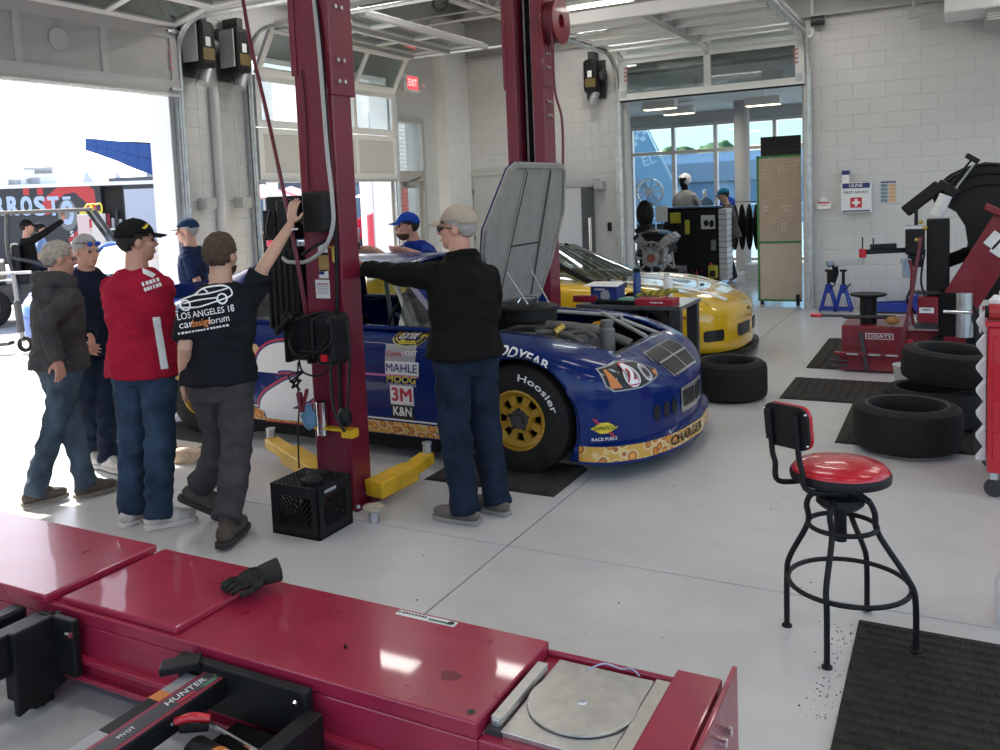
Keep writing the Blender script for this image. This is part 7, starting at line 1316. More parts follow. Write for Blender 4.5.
# chrome wheel on show
p = ony(649, 192, 16.0); t = thing('wheel_exhibit', 'bare silver multi-spoke wheel on show above the seat', 'wheel', (p.x, 16.0, 0)); CM = frame(p, (1, .15, 0), (0, 0, 1)); b = MB(); b.lathe([(.235, -.02), (.25, -.02), (.25, .02), (.235, .02)], 40, CM, closed=True); b.lathe([(0, -.02), (.045, -.02), (.045, .02), (0, .02)], 20, CM)
for k in range(10): a = 2*PI*k/10; b.bb(.03, .24, -.009, .009, -.012, .012, CM @ Matrix.Rotation(a, 4, 'Z'))
b.build('front_face', M_alu, t, smooth=35); b = MB(); b.lathe([(.23, -.22), (.245, -.22), (.245, -.04), (.23, -.04)], 40, CM, closed=True); b.build('barrel', M_alu, t, smooth=40); MB().cyl((p.x, 16.1, 0), (p.x, 16.1, p.z-.2), .02, n=10).build('stand_pole', M_dark, t); MB().lathe([(0, 0), (.2, 0), (.2, .01), (0, .012)], 20, Mrot((p.x, 16.1, 0))).build('stand_base', M_dark, t)
# bare V8 on a stand
EY = 14.7; p = ony(652, 258, EY); en_ = thing('bare_engine', 'bare V8 engine with silver bell housing on a black stand', 'engine', (p.x, EY, 0)); cast = mat('cast_silver', (.38, .37, .36), .4, metal=.6, var=.25, scale=14); EM_ = frame(p, (1, 0, 0), (0, 0, 1)) @ Matrix.Scale(1.3, 4)
b = MB(); b.lathe([(.205, .0), (.225, .0), (.225, .05), (.205, .05)], 36, EM_, closed=True)
for k in range(8): a = 2*PI*k/8; b.bb(.09, .21, -.012, .012, 0, .04, EM_ @ Matrix.Rotation(a, 4, 'Z'))
b.lathe([(.06, .0), (.11, .0), (.11, .055), (.06, .055)], 28, EM_, closed=True); b.build('bell_housing', cast, en_, smooth=35); MB().lathe([(0, .03), (.055, .03), (.055, .06), (0, .06)], 20, EM_).build('crank_hub', mat('rust_hub', (.30, .10, .07), .5, metal=.4), en_, smooth=35)
for k in range(6): a = 2*PI*(k+.5)/6; q = EM_ @ V((.15*cos(a), .15*sin(a), .045)); MB().ell(tuple(q), .014, .014, .014, 8, 6).build('bolt', M_dark, en_, smooth=180)
b = MB(); b.bb(p.x-.20, p.x+.20, EY+.06, EY+.55, p.z-.12, p.z+.20); b.build('block', cast, en_, bev=.02)
for s in (-1, 1):
    b = MB(); M_ = frame((p.x+s*.20, EY+.3, p.z+.26), (s*.7, 0, .7), (0, 1, 0)); b.box(0, 0, 0, .22, .5, .15, M_); hd_ = b.build('cylinder_head', cast, en_, bev=.015); b = MB(); b.box(.14, 0, 0, .07, .46, .13, M_); b.build('valve_cover', (M_dark, cast)[s > 0], hd_, bev=.015)
    for k in range(4): MB().tube([M_ @ V((0, -.18+.12*k, -.08*s)), M_ @ V((-.03, -.18+.12*k, -.16*s)), M_ @ V((-.12, -.18+.12*k, -.17*s))], .018, 8, sub=3).build('exhaust_runner', M_dark, hd_, smooth=60)
b = MB(); b.ell((p.x, EY+.3, p.z+.40), .26, .26, .085); b.bb(p.x-.16, p.x+.16, EY+.1, EY+.5, p.z+.26, p.z+.40); b.build('intake', M_black, en_, smooth=40); b = MB(); b.tube([(p.x+.1, EY+.1, p.z+.44), (p.x+.26, EY+.12, p.z+.42), (p.x+.33, EY+.2, p.z+.36)], .035, 10, sub=3); b.build('intake_cover', mat('cover_blue', (.10, .22, .36), .2), en_, smooth=60)
b = MB(); b.bar((p.x+.22, EY+.02, p.z-.06), (p.x+.40, EY+.02, p.z-.18), .03, .03); b.bar((p.x+.32, EY+.1, p.z+.1), (p.x+.38, EY+.02, p.z-.15), .025, .025); b.build('side_bracket', cast, en_)
b = MB(); b.bb(p.x-.35, p.x+.45, EY+.0, EY+.55, p.z-.27, p.z-.18); b.build('stand_tray', M_black, en_)
for dx in (-.32, .4):
    for dy in (.03, .5): MB().bb(p.x+dx-.025, p.x+dx+.025, EY+dy-.02, EY+dy+.03, 0, p.z-.27).build('stand_leg', M_black, en_)
# mannequin and visitor
p = ony(685, 200, 17.6); WH = mat('helmet_white', (.72, .72, .70), .3); GRS = cloth('race_suit', (.30, .30, .31), .15); mq, WMq = person('black mannequin in a grey race suit and white helmet behind the display', (p.x, 17.6, .28), R(-100), 1.80, {}, GRS, {'m': GRS}, None, None, 'long', M_matt, lod=0, turn=R(-12)); mq['category'] = 'mannequin'; mq.name = 'mannequin'; TR['mannequin'] = TR['person' if 'person' in TR else mq.name] if False else Matrix.Translation(V((p.x, 17.6, .28))) @ Matrix.Rotation(R(-190), 4, 'Z'); tag(MB().lathe([(0, 0), (.34, 0), (.34, .27), (.33, .28), (0, .28)], 32, Mrot((p.x, 17.6, 0))).build('round_plinth', M_black, smooth=40), 'round black plinth under the mannequin', 'plinth')
b = MB(); b.ell((0, -.03, .045), .118, .135, .115, 20, 14, WMq); b.f = [f for f in b.f if not all((WMq.inverted() @ V(b.v[i])).y > .045 and (WMq.inverted() @ V(b.v[i])).z < .085 for i in f)]; b.m = [0]*len(b.f); b.build('helmet', WH, mq, smooth=180)
p = onz(733, 281); SHG = cloth('shirt_slate', (.10, .09, .09), .3)
person('person in turquoise cap and dark shirt bending over the showroom display', (p.x, p.y), R(190), 1.78, {'RW': V((p.x-.45, p.y+.1, 1.1)), 'LW': V((p.x-.45, p.y-.15, 1.08))}, SHG, {'m': cloth('trouser_black', (.03, .03, .032), .2)}, {'m': HD, 'vol': 1.04}, {'m': cloth('cap_turquoise', (.02, .17, .30), .1)}, 'short', SKIN, lod=0, lean=(0, .10), nod=R(-18))
# coat stand, low white plinth
p = ony(748, 230, 17.9); t = thing('garment_rack', 'black garments on a rail behind the pegboard partition', 'garment rack', (p.x, 17.9, 0)); MB().tube([(p.x-.35, 17.9, 0), (p.x-.35, 17.9, 1.5), (p.x+.6, 17.9, 1.5), (p.x+.6, 17.9, 0)], .018, 8).build('rail', M_dark, t)
for k in range(6): b = MB(); b.ell((p.x-.25+k*.14, 17.9, 1.0), .06, .24, .46); b.build('garment', (M_matt, JKT)[k % 2], t, smooth=180)
p = onz(733, 279); tag(MB().bb(p.x+.25, p.x+.75, p.y-.1, p.y+.35, 0, .30).build('white_plinth', M_white, bev=.01), 'low white plinth on the showroom floor near the garments', 'plinth')
# pendant lamps
for i, (px, py) in enumerate(((660, 108), (679, 113), (763, 104))):
    Y = (17.0, 18.6, 17.6)[i]; p = ony(px, py, Y); t = thing('pendant_lamp', ('white box lamp under the showroom ceiling near the glazed door edge', 'white box lamp deeper under the showroom ceiling', 'white box lamp under the showroom ceiling above the pegboard')[i], 'lamp', (p.x, Y, p.z)); MB().bb(p.x-.32, p.x+.32, Y-.12, Y+.12, p.z-.02, p.z+.14).build('housing', M_white, t, bev=.006); MB().bb(p.x-.30, p.x+.30, Y-.10, Y+.10, p.z-.03, p.z-.02).build('diffuser', mat('pendant_glow', (1, .9, .7), .5, emis=3, ecol=(1, .85, .55)), t); MB().cyl((p.x, Y, p.z+.14), (p.x, Y, 3.62), .006, n=5).build('cord', M_steel, t)
    d = bpy.data.lights.new('pendant_light', 'AREA'); d.size = .5; d.energy = 14; d.color = (1, .93, .8); o = bpy.data.objects.new('pendant_light', d); COL.objects.link(o); o.parent = t; o.location = (0, 0, -.04)
# ------------------------------------------------------------- beyond the showroom windows
BYD = 46.; bl = thing('blue_building', 'long pale blue building with grey roof band across the street', 'building', (-14, BYD, 0)); bluep = mat('facade_blue', (.62, .68, .78), .7, var=.06); MB().bb(-40, 30, BYD, BYD+6, 0, 3.6).build('facade', bluep, bl); z0 = ony(700, 168, BYD).z; MB().bb(-40, 30, BYD-.3, BYD+.1, ony(700, 182, BYD).z, ony(700, 163, BYD).z).build('roof_band', mat('band_grey', (.48, .51, .56), .6), bl)
for k in range(16):
    x = -26+k*2.3; MB().bb(x, x+1.3, BYD-.05, BYD, .9, 2.3).build('window', mat('window_dark', (.34, .42, .54), .4), bl); MB().bb(x+1.6, x+1.9, BYD-.06, BYD, .3, 2.6).build('wall_stripe', mat('stripe_pale', (.72, .76, .82), .6), bl)
random.seed(11); leaf = mat('tree_leaf', (.10, .16, .05), .8, var=.3, scale=2)
for i in range(4):
    px = (636, 684, 735, 785)[i]; p = ony(px, 158, 62); TY = 62+6*(i % 2); p = ony(px, 158, TY); t = thing('street_tree', 'green tree rising behind the pale blue building', 'tree', (p.x, TY, 0), 0, 'trees behind the blue building'); MB().cyl((p.x, TY, 0), (p.x, TY, p.z), .2, n=8).build('trunk', mat('bark', (.12, .08, .05), .9), t); b = MB()
    for k in range(9): b.ell((p.x+random.uniform(-1.6, 1.6), TY+random.uniform(-1, 1), p.z+random.uniform(-1.2, .5)), 1.0, 1.0, .7, 10, 7)
    blob(b, 'crown', leaf, t, .25, 0, .25, 1.5)
rl = thing('street_railing', 'pale metal railing along the street before the blue building', 'railing', (-14, 38, 0)); 
for z in (.55, 1.05): MB().cyl((-16, 38, z), (20, 38, z), .03, n=6).build('rail', M_white, rl)
for k in range(16): MB().cyl((-16+k*2.2, 38, 0), (-16+k*2.2, 38, 1.05), .03, n=6).build('post', M_white, rl)
for px, c, lb in ((705, SHG, 'person in grey shirt outside beyond the showroom windows'), (727, BLUT, 'person in blue shirt outside beyond the round column'), (771, REDT, 'person in red beside the pegboard edge beyond the windows')):
    p = ony(px, 190, 33); person(lb, (p.x, 33), R(-90), 1.75, {}, c, {'m': DEN2}, {'m': HS, 'vol': 1.05}, None, 'short', SKIN, lod=0)
ff = thing('feather_banner', 'slanted blue feather banner with checker pattern outside the showroom', 'banner', (ony(634, 190, 27).x, 27, 0)); FM_ = frame(ony(640, 153, 27), V((.86, 0, .5)), V((-.5, 0, .86))); navyb = mat('banner_blue', (.30, .46, .56), .6); b = MB(); b.prism([(-.2, -2.2), (.30, -2.2), (.55, .55), (.25, .95), (-.45, .75), (-.4, -.6)], .02, FM_); b.build('cloth', navyb, ff)
for i in range(6):
    for j in range(3):
        if (i+j) % 2 == 0: decal('checker', rect(.155, .15), FM_ @ Matrix.Translation((-.30+i*.155, .32+j*.15, .02)), wd, ff, eps=.004)
decal('banner_lettering', text('EL', .45, .02), FM_ @ Matrix.Translation((.12, -.35, .02)) @ Matrix.Rotation(R(-12), 4, 'Z'), wd, ff, eps=.005); decal('banner_stripe', rect(.85, .09), FM_ @ Matrix.Translation((.0, .80, .02)), rdm, ff, eps=.005); MB().tube([FM_ @ V((.34, -2.3, 0)), FM_ @ V((.60, .55, 0))], .03, 8).build('pole', M_white, ff); p = ony(634, 215, 27); MB().cyl((FM_ @ V((.34, -2.3, 0))), (FM_ @ V((.34, -2.3, 0))).xy.to_3d(), .03, n=8).build('ground_pole', M_white, ff)
# ------------------------------------------------------------- outside the bay doors
def at(px, py, d):                                         # a point at depth d metres along the camera's forward axis
    r = ray(px, py); return r*d+V((0, 0, HC))
# food trailer
TD = 28.; c0 = at(-60, 215, TD); c1_ = at(165, 212, TD+2); c0.z = c1_.z = 0; tx = (c1_-c0).normalized(); ty = V((-tx.y, tx.x, 0)); trl = thing('food_trailer', 'black food trailer with tall pale lettering and an open serving door', 'trailer', tuple(c0))
TM = Matrix(((tx.x, ty.x, 0, c0.x), (tx.y, ty.y, 0, c0.y), (0, 0, 1, 0), (0, 0, 0, 1))); LT = (c1_-c0).length; pxu = lambda px, py: (lambda h: (h.x, h.z))(TM.inverted() @ (V((0, 0, HC))+ray(px, py)*((c0-V((0, 0, HC))).dot(ty)/ray(px, py).dot(ty))))
ub = lambda mb, a, b_, c_, d_, e, f_: mb.bb(a, b_, c_, d_, e, f_, TM)
zt2 = pxu(60, 187)[1]; ud0, ud1 = pxu(101, 200)[0], pxu(123, 200)[0]; uw1 = pxu(155, 200)[0]
b = MB(); ub(b, 0, ud0, 0, 2.4, .45, zt2); ub(b, ud0, ud1, 1.2, 2.4, .45, zt2); ub(b, ud1, uw1, 0, 2.4, .45, zt2); b.build('body', mat('trailer_black', (.03, .032, .038), .4), trl); b = MB(); ub(b, ud1+.05, uw1, -.03, 0, .5, zt2-.15); b.build('open_door', mat('door_pale', (.45, .48, .55), .45), trl); b = MB(); ub(b, -.2, uw1+.2, -.1, 2.5, zt2, zt2+.12); b.build('roof', M_white, trl)
b = MB(); ub(b, ud0, ud1, .1, 1.2, 1.25, 1.30); b.build('counter', M_alu, trl)
for k, (u_, m_, h_) in enumerate(((.12, rdm, .5), (.32, wd, .35), (.5, M_dark, .6), (.68, wd, .3))): b = MB(); ub(b, ud0+(ud1-ud0)*u_, ud0+(ud1-ud0)*(u_+.14), .6, .8, 1.30, 1.30+h_); b.build('kitchen_item', m_, trl)
redp = mat('trailer_red', (.50, .05, .05), .5); uv = lambda px, py: pxu(px, py)
def tdec(name, vf, px, py, m, eps=.01): u_, z_ = uv(px, py); return decal(name, vf, TM @ frame((u_, 0, z_), (1, 0, 0), (0, 0, 1)), m, trl, eps=eps)
pale = mat('letter_pale', (.42, .52, .68), .5); sx_ = uv(20, 200)[0]-uv(10, 200)[0]; sz_ = uv(20, 195)[1]-uv(20, 205)[1]; upx, vpx = sx_/10, sz_/10
tdec('red_graphic', poly([(-.9*1, -.55), (-.6, .0), (-.1, .42), (.55, .46), (.9, .2), (.95, -.75), (.7, -.75), (.62, -.2), (.3, .14), (0, .1), (-.35, -.2), (-.5, -.55)]), 65, 197, redp, .006)
for px in (26, 40): tdec('red_graphic', rect(upx*6, vpx*7), px, 191.5, redp, .006)
tdec('red_graphic', poly([(-.1, -.6), (.3, -.2), (.3, .35), (-.25, -.15)]), 76, 234, redp, .006); tdec('grey_graphic', disc(upx*10, vpx*16), 68, 215, mat('trailer_grey', (.20, .20, .20), .5), .008)
for px, ch in ((-14, 'A'), (-1, 'R'), (13, 'R'), (26.5, 'O'), (40, 'S'), (53.5, 'T'), (67.5, 'O')):
    big = ch == 'O' and px > 60; tdec('trailer_lettering', text(ch, vpx*(26 if not big else 33), .05, width=upx*(10 if not big else 11)), px, 207 if not big else 214, pale, .014)
tdec('trailer_lettering', rect(upx*8.5, vpx*3), 66.5, 198, pale, .014); tdec('trailer_lettering', text('S', vpx*8, .03), 72, 234, wd, .012)
for px, py, w, h, m_ in ((35, 177, 1.1, .55, M_white), (35, 170, .9, .25, M_galv2), (21, 182, 1.0, .35, M_white), (6, 183, 1.4, .3, M_white)):
    u_, z_ = uv(px, py); b = MB(); ub(b, u_-w/2, u_+w/2, .6, 1.6, z_-h/2, z_+h/2); b.build('roof_unit', m_, trl, bev=.02)
for u_ in (LT*.35, LT*.45): b = MB(); q = TM @ V((u_, .1, .36)); b.cyl(q, TM @ V((u_, .4, .36)), .36, n=20); b.build('wheel', M_rub, trl, smooth=40)
b = MB(); ub(b, 0, uw1, .05, 2.3, .3, .45); b.build('chassis', M_dark, trl); 
for u_ in (.5, uw1-.3): b = MB(); ub(b, u_-.05, u_+.05, .3, .4, -.02, .3); b.build('jack_leg', M_dark, trl)
# white freezer and box before the trailer
p = at(92, 240, 26); q = at(92, 214, 26); b = MB(); t = thing('white_freezer', 'pale upright freezer cabinet standing before the food trailer', 'freezer', (p.x, p.y, 0)); Mf = Matrix.Translation((p.x, p.y, 0)) @ Matrix.Rotation(math.atan2(tx.y, tx.x), 4, 'Z'); b.bb(-.36, .36, 0, .7, -.02, q.z, Mf); b.build('body', mat('freezer_white', (.55, .52, .48), .4), t, bev=.02); b = MB(); b.bb(-.35, -.01, -.02, 0, .1, q.z-.05, Mf); b.build('door', mat('freezer_pink', (.55, .42, .42), .4), t); b = MB(); b.bb(.01, .35, -.02, 0, .1, q.z-.05, Mf); b.build('door', MATS['freezer_white'], t); b = MB(); b.bb(-.03, .03, -.04, -.02, q.z-.4, q.z-.15, Mf); b.build('handle', MATS['tool_red'], t)
b = MB(); b.tube([Mf @ V((.15+.16*cos(a), .3, q.z+.17+.15*sin(a)+.04*sin(3*a))) for a in [2*PI*i/20 for i in range(20)]], .022, 6, closed=True); b.tube([Mf @ V((-.05+.1*cos(a), .3, q.z+.17+.12*sin(a))) for a in [2*PI*i/20 for i in range(20)]], .022, 6, closed=True); b.bb(-.3, .3, .2, .4, q.z, q.z+.08, Mf); tag(b.build('yellow_hose', yd, smooth=60), 'coiled yellow hose on top of the pale freezer', 'hose')
# utility vehicle, facing along the picture to the right
UP_ = onz(56, 318); utv = thing('utility_vehicle', 'tan and black open utility vehicle with roof parked outside', 'utility vehicle', tuple(UP_), R(57)); UM = TR[utv.name]; um = lambda mb: setattr(mb, 'v', [UM @ V(p) for p in mb.v]) or mb
tan_ = mat('utv_tan', (.16, .145, .12), .6); b = MB(); b.bb(-1.5, 1.3, -.65, .65, .35, .70); um(b).build('chassis', M_dark, utv, bev=.05); b = MB(); b.bb(-1.5, -.72, -.62, .62, .78, 1.08); um(b).build('cargo_box', tan_, utv, bev=.03); b = MB(); b.prism([(.75, .7), (1.35, .7), (1.4, .9), (1.2, 1.05), (.7, 1.12)], 1.2, frame((0, .6, 0), (1, 0, 0), (0, 0, 1))); um(b).build('hood', tan_, utv, bev=.04)
b = MB(); b.bb(-.95, .68, -.68, .68, 1.86, 1.92); um(b).build('roof', tan_, utv, bev=.025)
for s in (-1, 1):
    for pts in ([(.70, s*.64, 1.88), (1.12, s*.62, 1.10), (1.05, s*.62, .75)], [(-.62, s*.64, 1.88), (-.66, s*.64, 1.2), (-.55, s*.64, .6)], [(-.65, s*.64, 1.15), (-.1, s*.66, .95), (.1, s*.66, .6)]): b = MB(); b.tube(pts, .035, 8, sub=4); um(b).build('roll_bar', M_dark, utv, smooth=60)
b = MB(); b.bb(-.6, -.1, -.6, .6, .65, .85); b.bb(-.62, -.48, -.6, .6, .85, 1.35); um(b).build('bench_seat', M_black, utv, bev=.04)
for x in (-1.0, 1.0):
    for s in (-1, 1): b = MB(); tyre(b, (x, s*.6, .315), .32, .26, ri=.17, n=28); um(b); w_ = b.build('wheel', M_rub, utv, smooth=40); b = MB(); b.cyl((x, s*.55, .315), (x, s*.70, .315), .16, n=20); um(b).build('rim', M_dark, w_, smooth=40)
b = MB(); b.tube([(.35+.02*sin(a), .3+.16*cos(a), 1.15+.16*sin(a)) for a in [2*PI*i/16 for i in range(16)]], .015, 6, closed=True); um(b).build('steering_wheel', M_black, utv, smooth=60)
ws_ = MB(); ws_.add([(.72, -.62, 1.86), (.72, .62, 1.86), (1.1, .6, 1.1), (1.1, -.6, 1.1)], [(0, 1, 2, 3)]); um(ws_).build('windscreen', M_glass, utv)
q = UM @ V((-.30, -.30, 0)); rz_ = R(57); SH = lambda x, y, z: UM @ V((x, y, z))
def rider(label, yy, top, wave):
    b0 = SH(-.32, yy, 0); J = {'pel': SH(-.34, yy, .95), 'chest': SH(-.36, yy, 1.2), 'neck': SH(-.37, yy, 1.45), 'head': SH(-.34, yy, 1.63), 'LK': SH(.12, yy+.1, 1.0), 'RK': SH(.12, yy-.1, 1.0), 'LA': SH(.22, yy+.1, .62), 'RA': SH(.22, yy-.1, .62)}
    if wave: J['RW'] = SH(.22, yy-.15, 1.72); J['RD'] = V((0, 0, 1)); J['RH'] = V((.5, -.3, -.8))
    return person(label, (b0.x, b0.y), rz_, 1.70, J, top, {'m': DEN2}, {'m': HD}, {'m': MATS['cap_black']}, 'long', SKIN2, lod=0)
rider('person in black raising one hand in the utility vehicle', -.28, JKT, True)
b0 = SH(-.95, -.1, 0); person('person in pale blue shirt and dark cap beside the utility vehicle bed', (b0.x-.9, b0.y+1.6), R(60), 1.68, {}, cloth('shirt_pale', (.25, .33, .50), .1), {'m': DEN2}, {'m': HD}, {'m': MATS['cap_black']}, 'short', SKIN, lod=0)
# kick scooter
p = onz(24, 352); t = thing('kick_scooter', 'grey electric kick scooter standing outside the bay door', 'scooter', tuple(p)); q0 = at(13, 273, (p-V((0, 0, HC))).dot(_fw)-.1); ax_ = RT.xy.to_3d().normalized()
MB().tube([q0, p+V((0, 0, .14))], .028, 10).build('stem', mat('scooter_grey', (.22, .22, .23), .4, metal=.4), t, smooth=60); MB().tube([q0-ax_*.24, q0+ax_*.24], .02, 8).build('handlebar', M_galv2, t, smooth=60); b = MB(); b.bar(q0+(p-q0)*.35, q0+(p-q0)*.75, .08, .08); b.build('battery_pack', M_dark, t, bev=.02); b = MB(); b.bar(p+V((0, 0, .13))-ax_*.15, p+V((0, 0, .10))-ax_*.95, .16, .05); b.build('deck', M_dark, t, bev=.01)
for d_ in (.03, -1.05):
    b = MB(); tyre(b, p+ax_*d_+V((0, 0, .105)), .105, .06, ax=ax_.cross(V((0, 0, 1))), ri=.06, n=24); b.build('wheel', M_rub, t, smooth=40)
# second blue car outside
cpos = (V((0, 0, HC))+ray(132, 249)*14.2); cpos.z = 0; sc_ = thing('blue_coupe', 'light blue coupe parked outside behind the people at the bay door', 'car', (cpos.x, cpos.y, -.02), R(298)); CM_ = TR[sc_.name]; lb = mat('coupe_blue', (.03, .12, .42), .15, coat=.8, metal=.2)
cb2 = car_body(sty, (0, -2.69), .40, .08); cb2.v = [CM_ @ V((p[0]+1.3, p[1], p[2])) for p in cb2.v]; cb2.build('body', lb, sc_, smooth=50)
cc = lambda p: CM_ @ V((p[0]+1.3, p[1], p[2])); a_, d_, e_, f_ = (-.5, -.72, .86), (-1.35, -.52, 1.27), (-2.1, -.5, 1.27), (-3.2, -.55, .97)
for nm, A_, B_, mm in (('windshield', a_, d_, glass('coupe_glass', (.10, .15, .20), .03, .3)), ('roof', d_, e_, lb), ('rear_window', e_, f_, glass('coupe_glass', (.10, .15, .20)))): b = MB(); b.grid(patch(cc(A_), cc(mir(A_)), cc(mir(B_)), cc(B_), (0, 0, .05)), 10, 8); b.build(nm, mm, sc_, smooth=180)
for s in (1, -1):
    b = MB(); b.add([cc((-.75, -.76*s, .85)), cc((-2.9, -.8*s, .93)), cc((-2.1, -.52*s, 1.26)), cc((-1.38, -.54*s, 1.26))], [(0, 1, 2, 3)]); b.build('side_window', M_glassd, sc_); b = MB(); b.tube([cc((-.45, -.75*s, .85)), cc((-1.37, -.53*s, 1.28)), cc((-2.1, -.52*s, 1.28)), cc((-3.2, -.6*s, .97))], .035, 8, sub=4); b.build('pillar', lb, sc_, smooth=60)
    for x in (0, -2.69): b = MB(); q = CM_ @ V((x+1.3, .82*s, .32)); tyre(b, q, .32, .22, ax=CM_.to_3x3() @ V((0, 1, 0)), n=28); w_ = b.build('wheel', M_rub, sc_, smooth=40); b = MB(); b.cyl(CM_ @ V((x+1.3, .75*s, .32)), CM_ @ V((x+1.3, .94*s, .32)), .19, n=20); b.build('rim', M_alu, w_, smooth=40)
# man in black by the trailer
p = at(167, 213, 24); person('person in black jacket standing by the food trailer door', (p.x, p.y), R(200), 1.78, {}, JKT, {'m': DEN2}, {'m': HD}, {'m': MATS['cap_black']}, 'long', SKIN2, lod=0)
# tents and far blue building
for i, (px, py) in enumerate(((86, 170), (117, 171), (149, 165))):
    p = at(px, py, 92); t = thing('party_tent', 'white peaked party tent beyond the food trailer', 'tent', (p.x, p.y, 0), 0, 'white peaked tents'); b = MB(); n = 4; zz = p.z; pr_l = [(.03, zz), (.3, zz-.5), (.8, zz-1.2), (1.5, zz-1.7), (1.55, zz-2.3)]; b.lathe(pr_l, 4, Mrot((p.x, p.y, 0), rz=R(20)), cap=False); b.build('canopy', mat('tent_white', (.8, .8, .8), .6), t)
    for k in range(4): a = R(20+90*k); MB().cyl((p.x+1.5*cos(a), p.y+1.5*sin(a), 0), (p.x+1.5*cos(a), p.y+1.5*sin(a), zz-2.0), .05, n=6).build('tent_pole', M_white, t)
    MB().cyl((p.x, p.y, zz), (p.x, p.y, zz+.7), .04, n=6).build('finial', M_white, t)
bb_ = thing('blue_grandstand', 'large blue panelled building wing with slanted underside far outside', 'building', tuple(at(125, 212, 75).xy.to_3d())); panel = mat('grandstand_blue', (.04, .10, .32), .5, var=.06)
tp = [(85, 138.2), (96, 138.8), (107, 140), (118, 141), (128, 142), (138, 143), (149, 144), (160, 142), (172, 141)]; bp_ = [(85, 150), (96, 153.5), (107, 157.5), (118, 161.5), (128, 166), (138, 170), (149, 174), (160, 178), (172, 182)]
for k in range(8):
    for r_ in range(2):
        q = [at(tp[k][0], tp[k][1]+(bp_[k][1]-tp[k][1])*.5*r_, 75), at(tp[k+1][0], tp[k+1][1]+(bp_[k+1][1]-tp[k+1][1])*.5*r_, 75), at(tp[k+1][0], tp[k+1][1]+(bp_[k+1][1]-tp[k+1][1])*.5*(r_+1), 75), at(tp[k][0], tp[k][1]+(bp_[k][1]-tp[k][1])*.5*(r_+1), 75)]
        c_ = sum(q, V((0, 0, 0)))/4; q = [c_+(x-c_)*.975 for x in q]; bk_ = [x+_fw*6 for x in q]; b = MB(); b.add(q+bk_, [(0, 1, 2, 3), (7, 6, 5, 4), (0, 4, 5, 1), (1, 5, 6, 2), (2, 6, 7, 3), (3, 7, 4, 0)]); b.build('panel', panel, bb_)
b = MB(); q = [at(88, 140, 76), at(172, 143, 76), at(172, 181, 76), at(88, 149, 76)]; b.add(q+[x+_fw*20 for x in q], [(0, 1, 2, 3), (7, 6, 5, 4), (0, 4, 5, 1), (1, 5, 6, 2), (2, 6, 7, 3), (3, 7, 4, 0)]); b.build('core', M_dark, bb_); q = at(165, 176, 80); MB().cyl((q.x, q.y, 0), (q.x, q.y, q.z), 2.0, n=12).build('support', M_white, bb_)
q = at(157, 92, 22); q2 = at(157, 119, 22); b = MB(); b.box(q.x, q.y, (q.z+q2.z)/2, .30, .30, q.z-q2.z+.6); t = thing('blue_sign', 'blue sign box on a pole outside the bay door', 'sign', (q.x, q.y, 0)); b.build('box', mat('sign_blue', (.10, .25, .50), .5), t); MB().box(q.x, q.y, q2.z-.32, .32, .32, .05).build('trim', MATS['decal_orange'], t); MB().cyl((q.x+.3, q.y+.3, 0), (q.x+.3, q.y+.3, q2.z), .08, n=8).build('pole', M_white, t); MB().bar((q.x+.3, q.y+.3, q2.z+.1), (q.x, q.y, q2.z+.1), .1, .1).build('bracket', M_white, t)
# court behind the half raised door: umbrellas, tables, columns, people
cr_ = mat('umbrella_red', (.55, .05, .07), .6); cw_ = mat('umbrella_white', (.65, .55, .55), .6)
for i, (px, py, D) in enumerate(((263, 184, 30), (291, 186, 36), (384, 184, 34))):
    p = at(px, py, D); t = thing('patio_umbrella', 'red and white patio umbrella in the court outside', 'umbrella', (p.x, p.y, 0), 0, 'red patio umbrellas')
    for k in range(8): a0, a1 = 2*PI*k/8, 2*PI*(k+1)/8; b = MB(); b.add([(p.x, p.y, p.z), (p.x+1.3*cos(a0), p.y+1.3*sin(a0), p.z-.48), (p.x+1.3*cos(a1), p.y+1.3*sin(a1), p.z-.48)], [(0, 1, 2)]); o = b.build('canopy_panel', (cr_, cw_)[k % 2], t); o.modifiers.new('s', 'SOLIDIFY').thickness = .01
    MB().cyl((p.x, p.y, 0), (p.x, p.y, p.z), .03, n=8).build('pole', M_white, t)
for i, (px, py, D) in enumerate(((256, 225, 25), (268, 236, 29), (280, 222, 33))):
    p = at(px, py, D); t = thing('patio_table', 'pale patio table in the court outside', 'table', (p.x, p.y, 0), 0, 'patio tables'); MB().bb(p.x-.5, p.x+.5, p.y-.5, p.y+.5, .70, .74).build('table_top', M_white, t); 
    for dx in (-.42, .42):
        for dy in (-.42, .42): MB().cyl((p.x+dx, p.y+dy, 0), (p.x+dx, p.y+dy, .70), .03, n=8).build('leg', M_galv2, t)
    for dy in (-.85, .85):
        s_ = thing('patio_bench', 'pale bench beside a patio table outside', 'bench', (p.x, p.y+dy, 0), 0, 'patio benches'); MB().bb(p.x-.5, p.x+.5, p.y+dy-.15, p.y+dy+.15, .42, .46).build('seat', M_white, s_); 
        for dx in (-.4, .4): MB().bb(p.x+dx-.03, p.x+dx+.03, p.y+dy-.12, p.y+dy+.12, 0, .42).build('leg', M_galv2, s_)
for i, (px, D, r_) in enumerate(((274, 17, .11), (370, 16, .16))): p = at(px, 215, D); tag(MB().cyl((p.x, p.y, -.02), (p.x, p.y, 4.2), r_, n=20).build('canopy_column', M_white, smooth=40), ('slim white column in the court beside the red bollard', 'thick white column in the court beside the pale panel')[i], 'column')
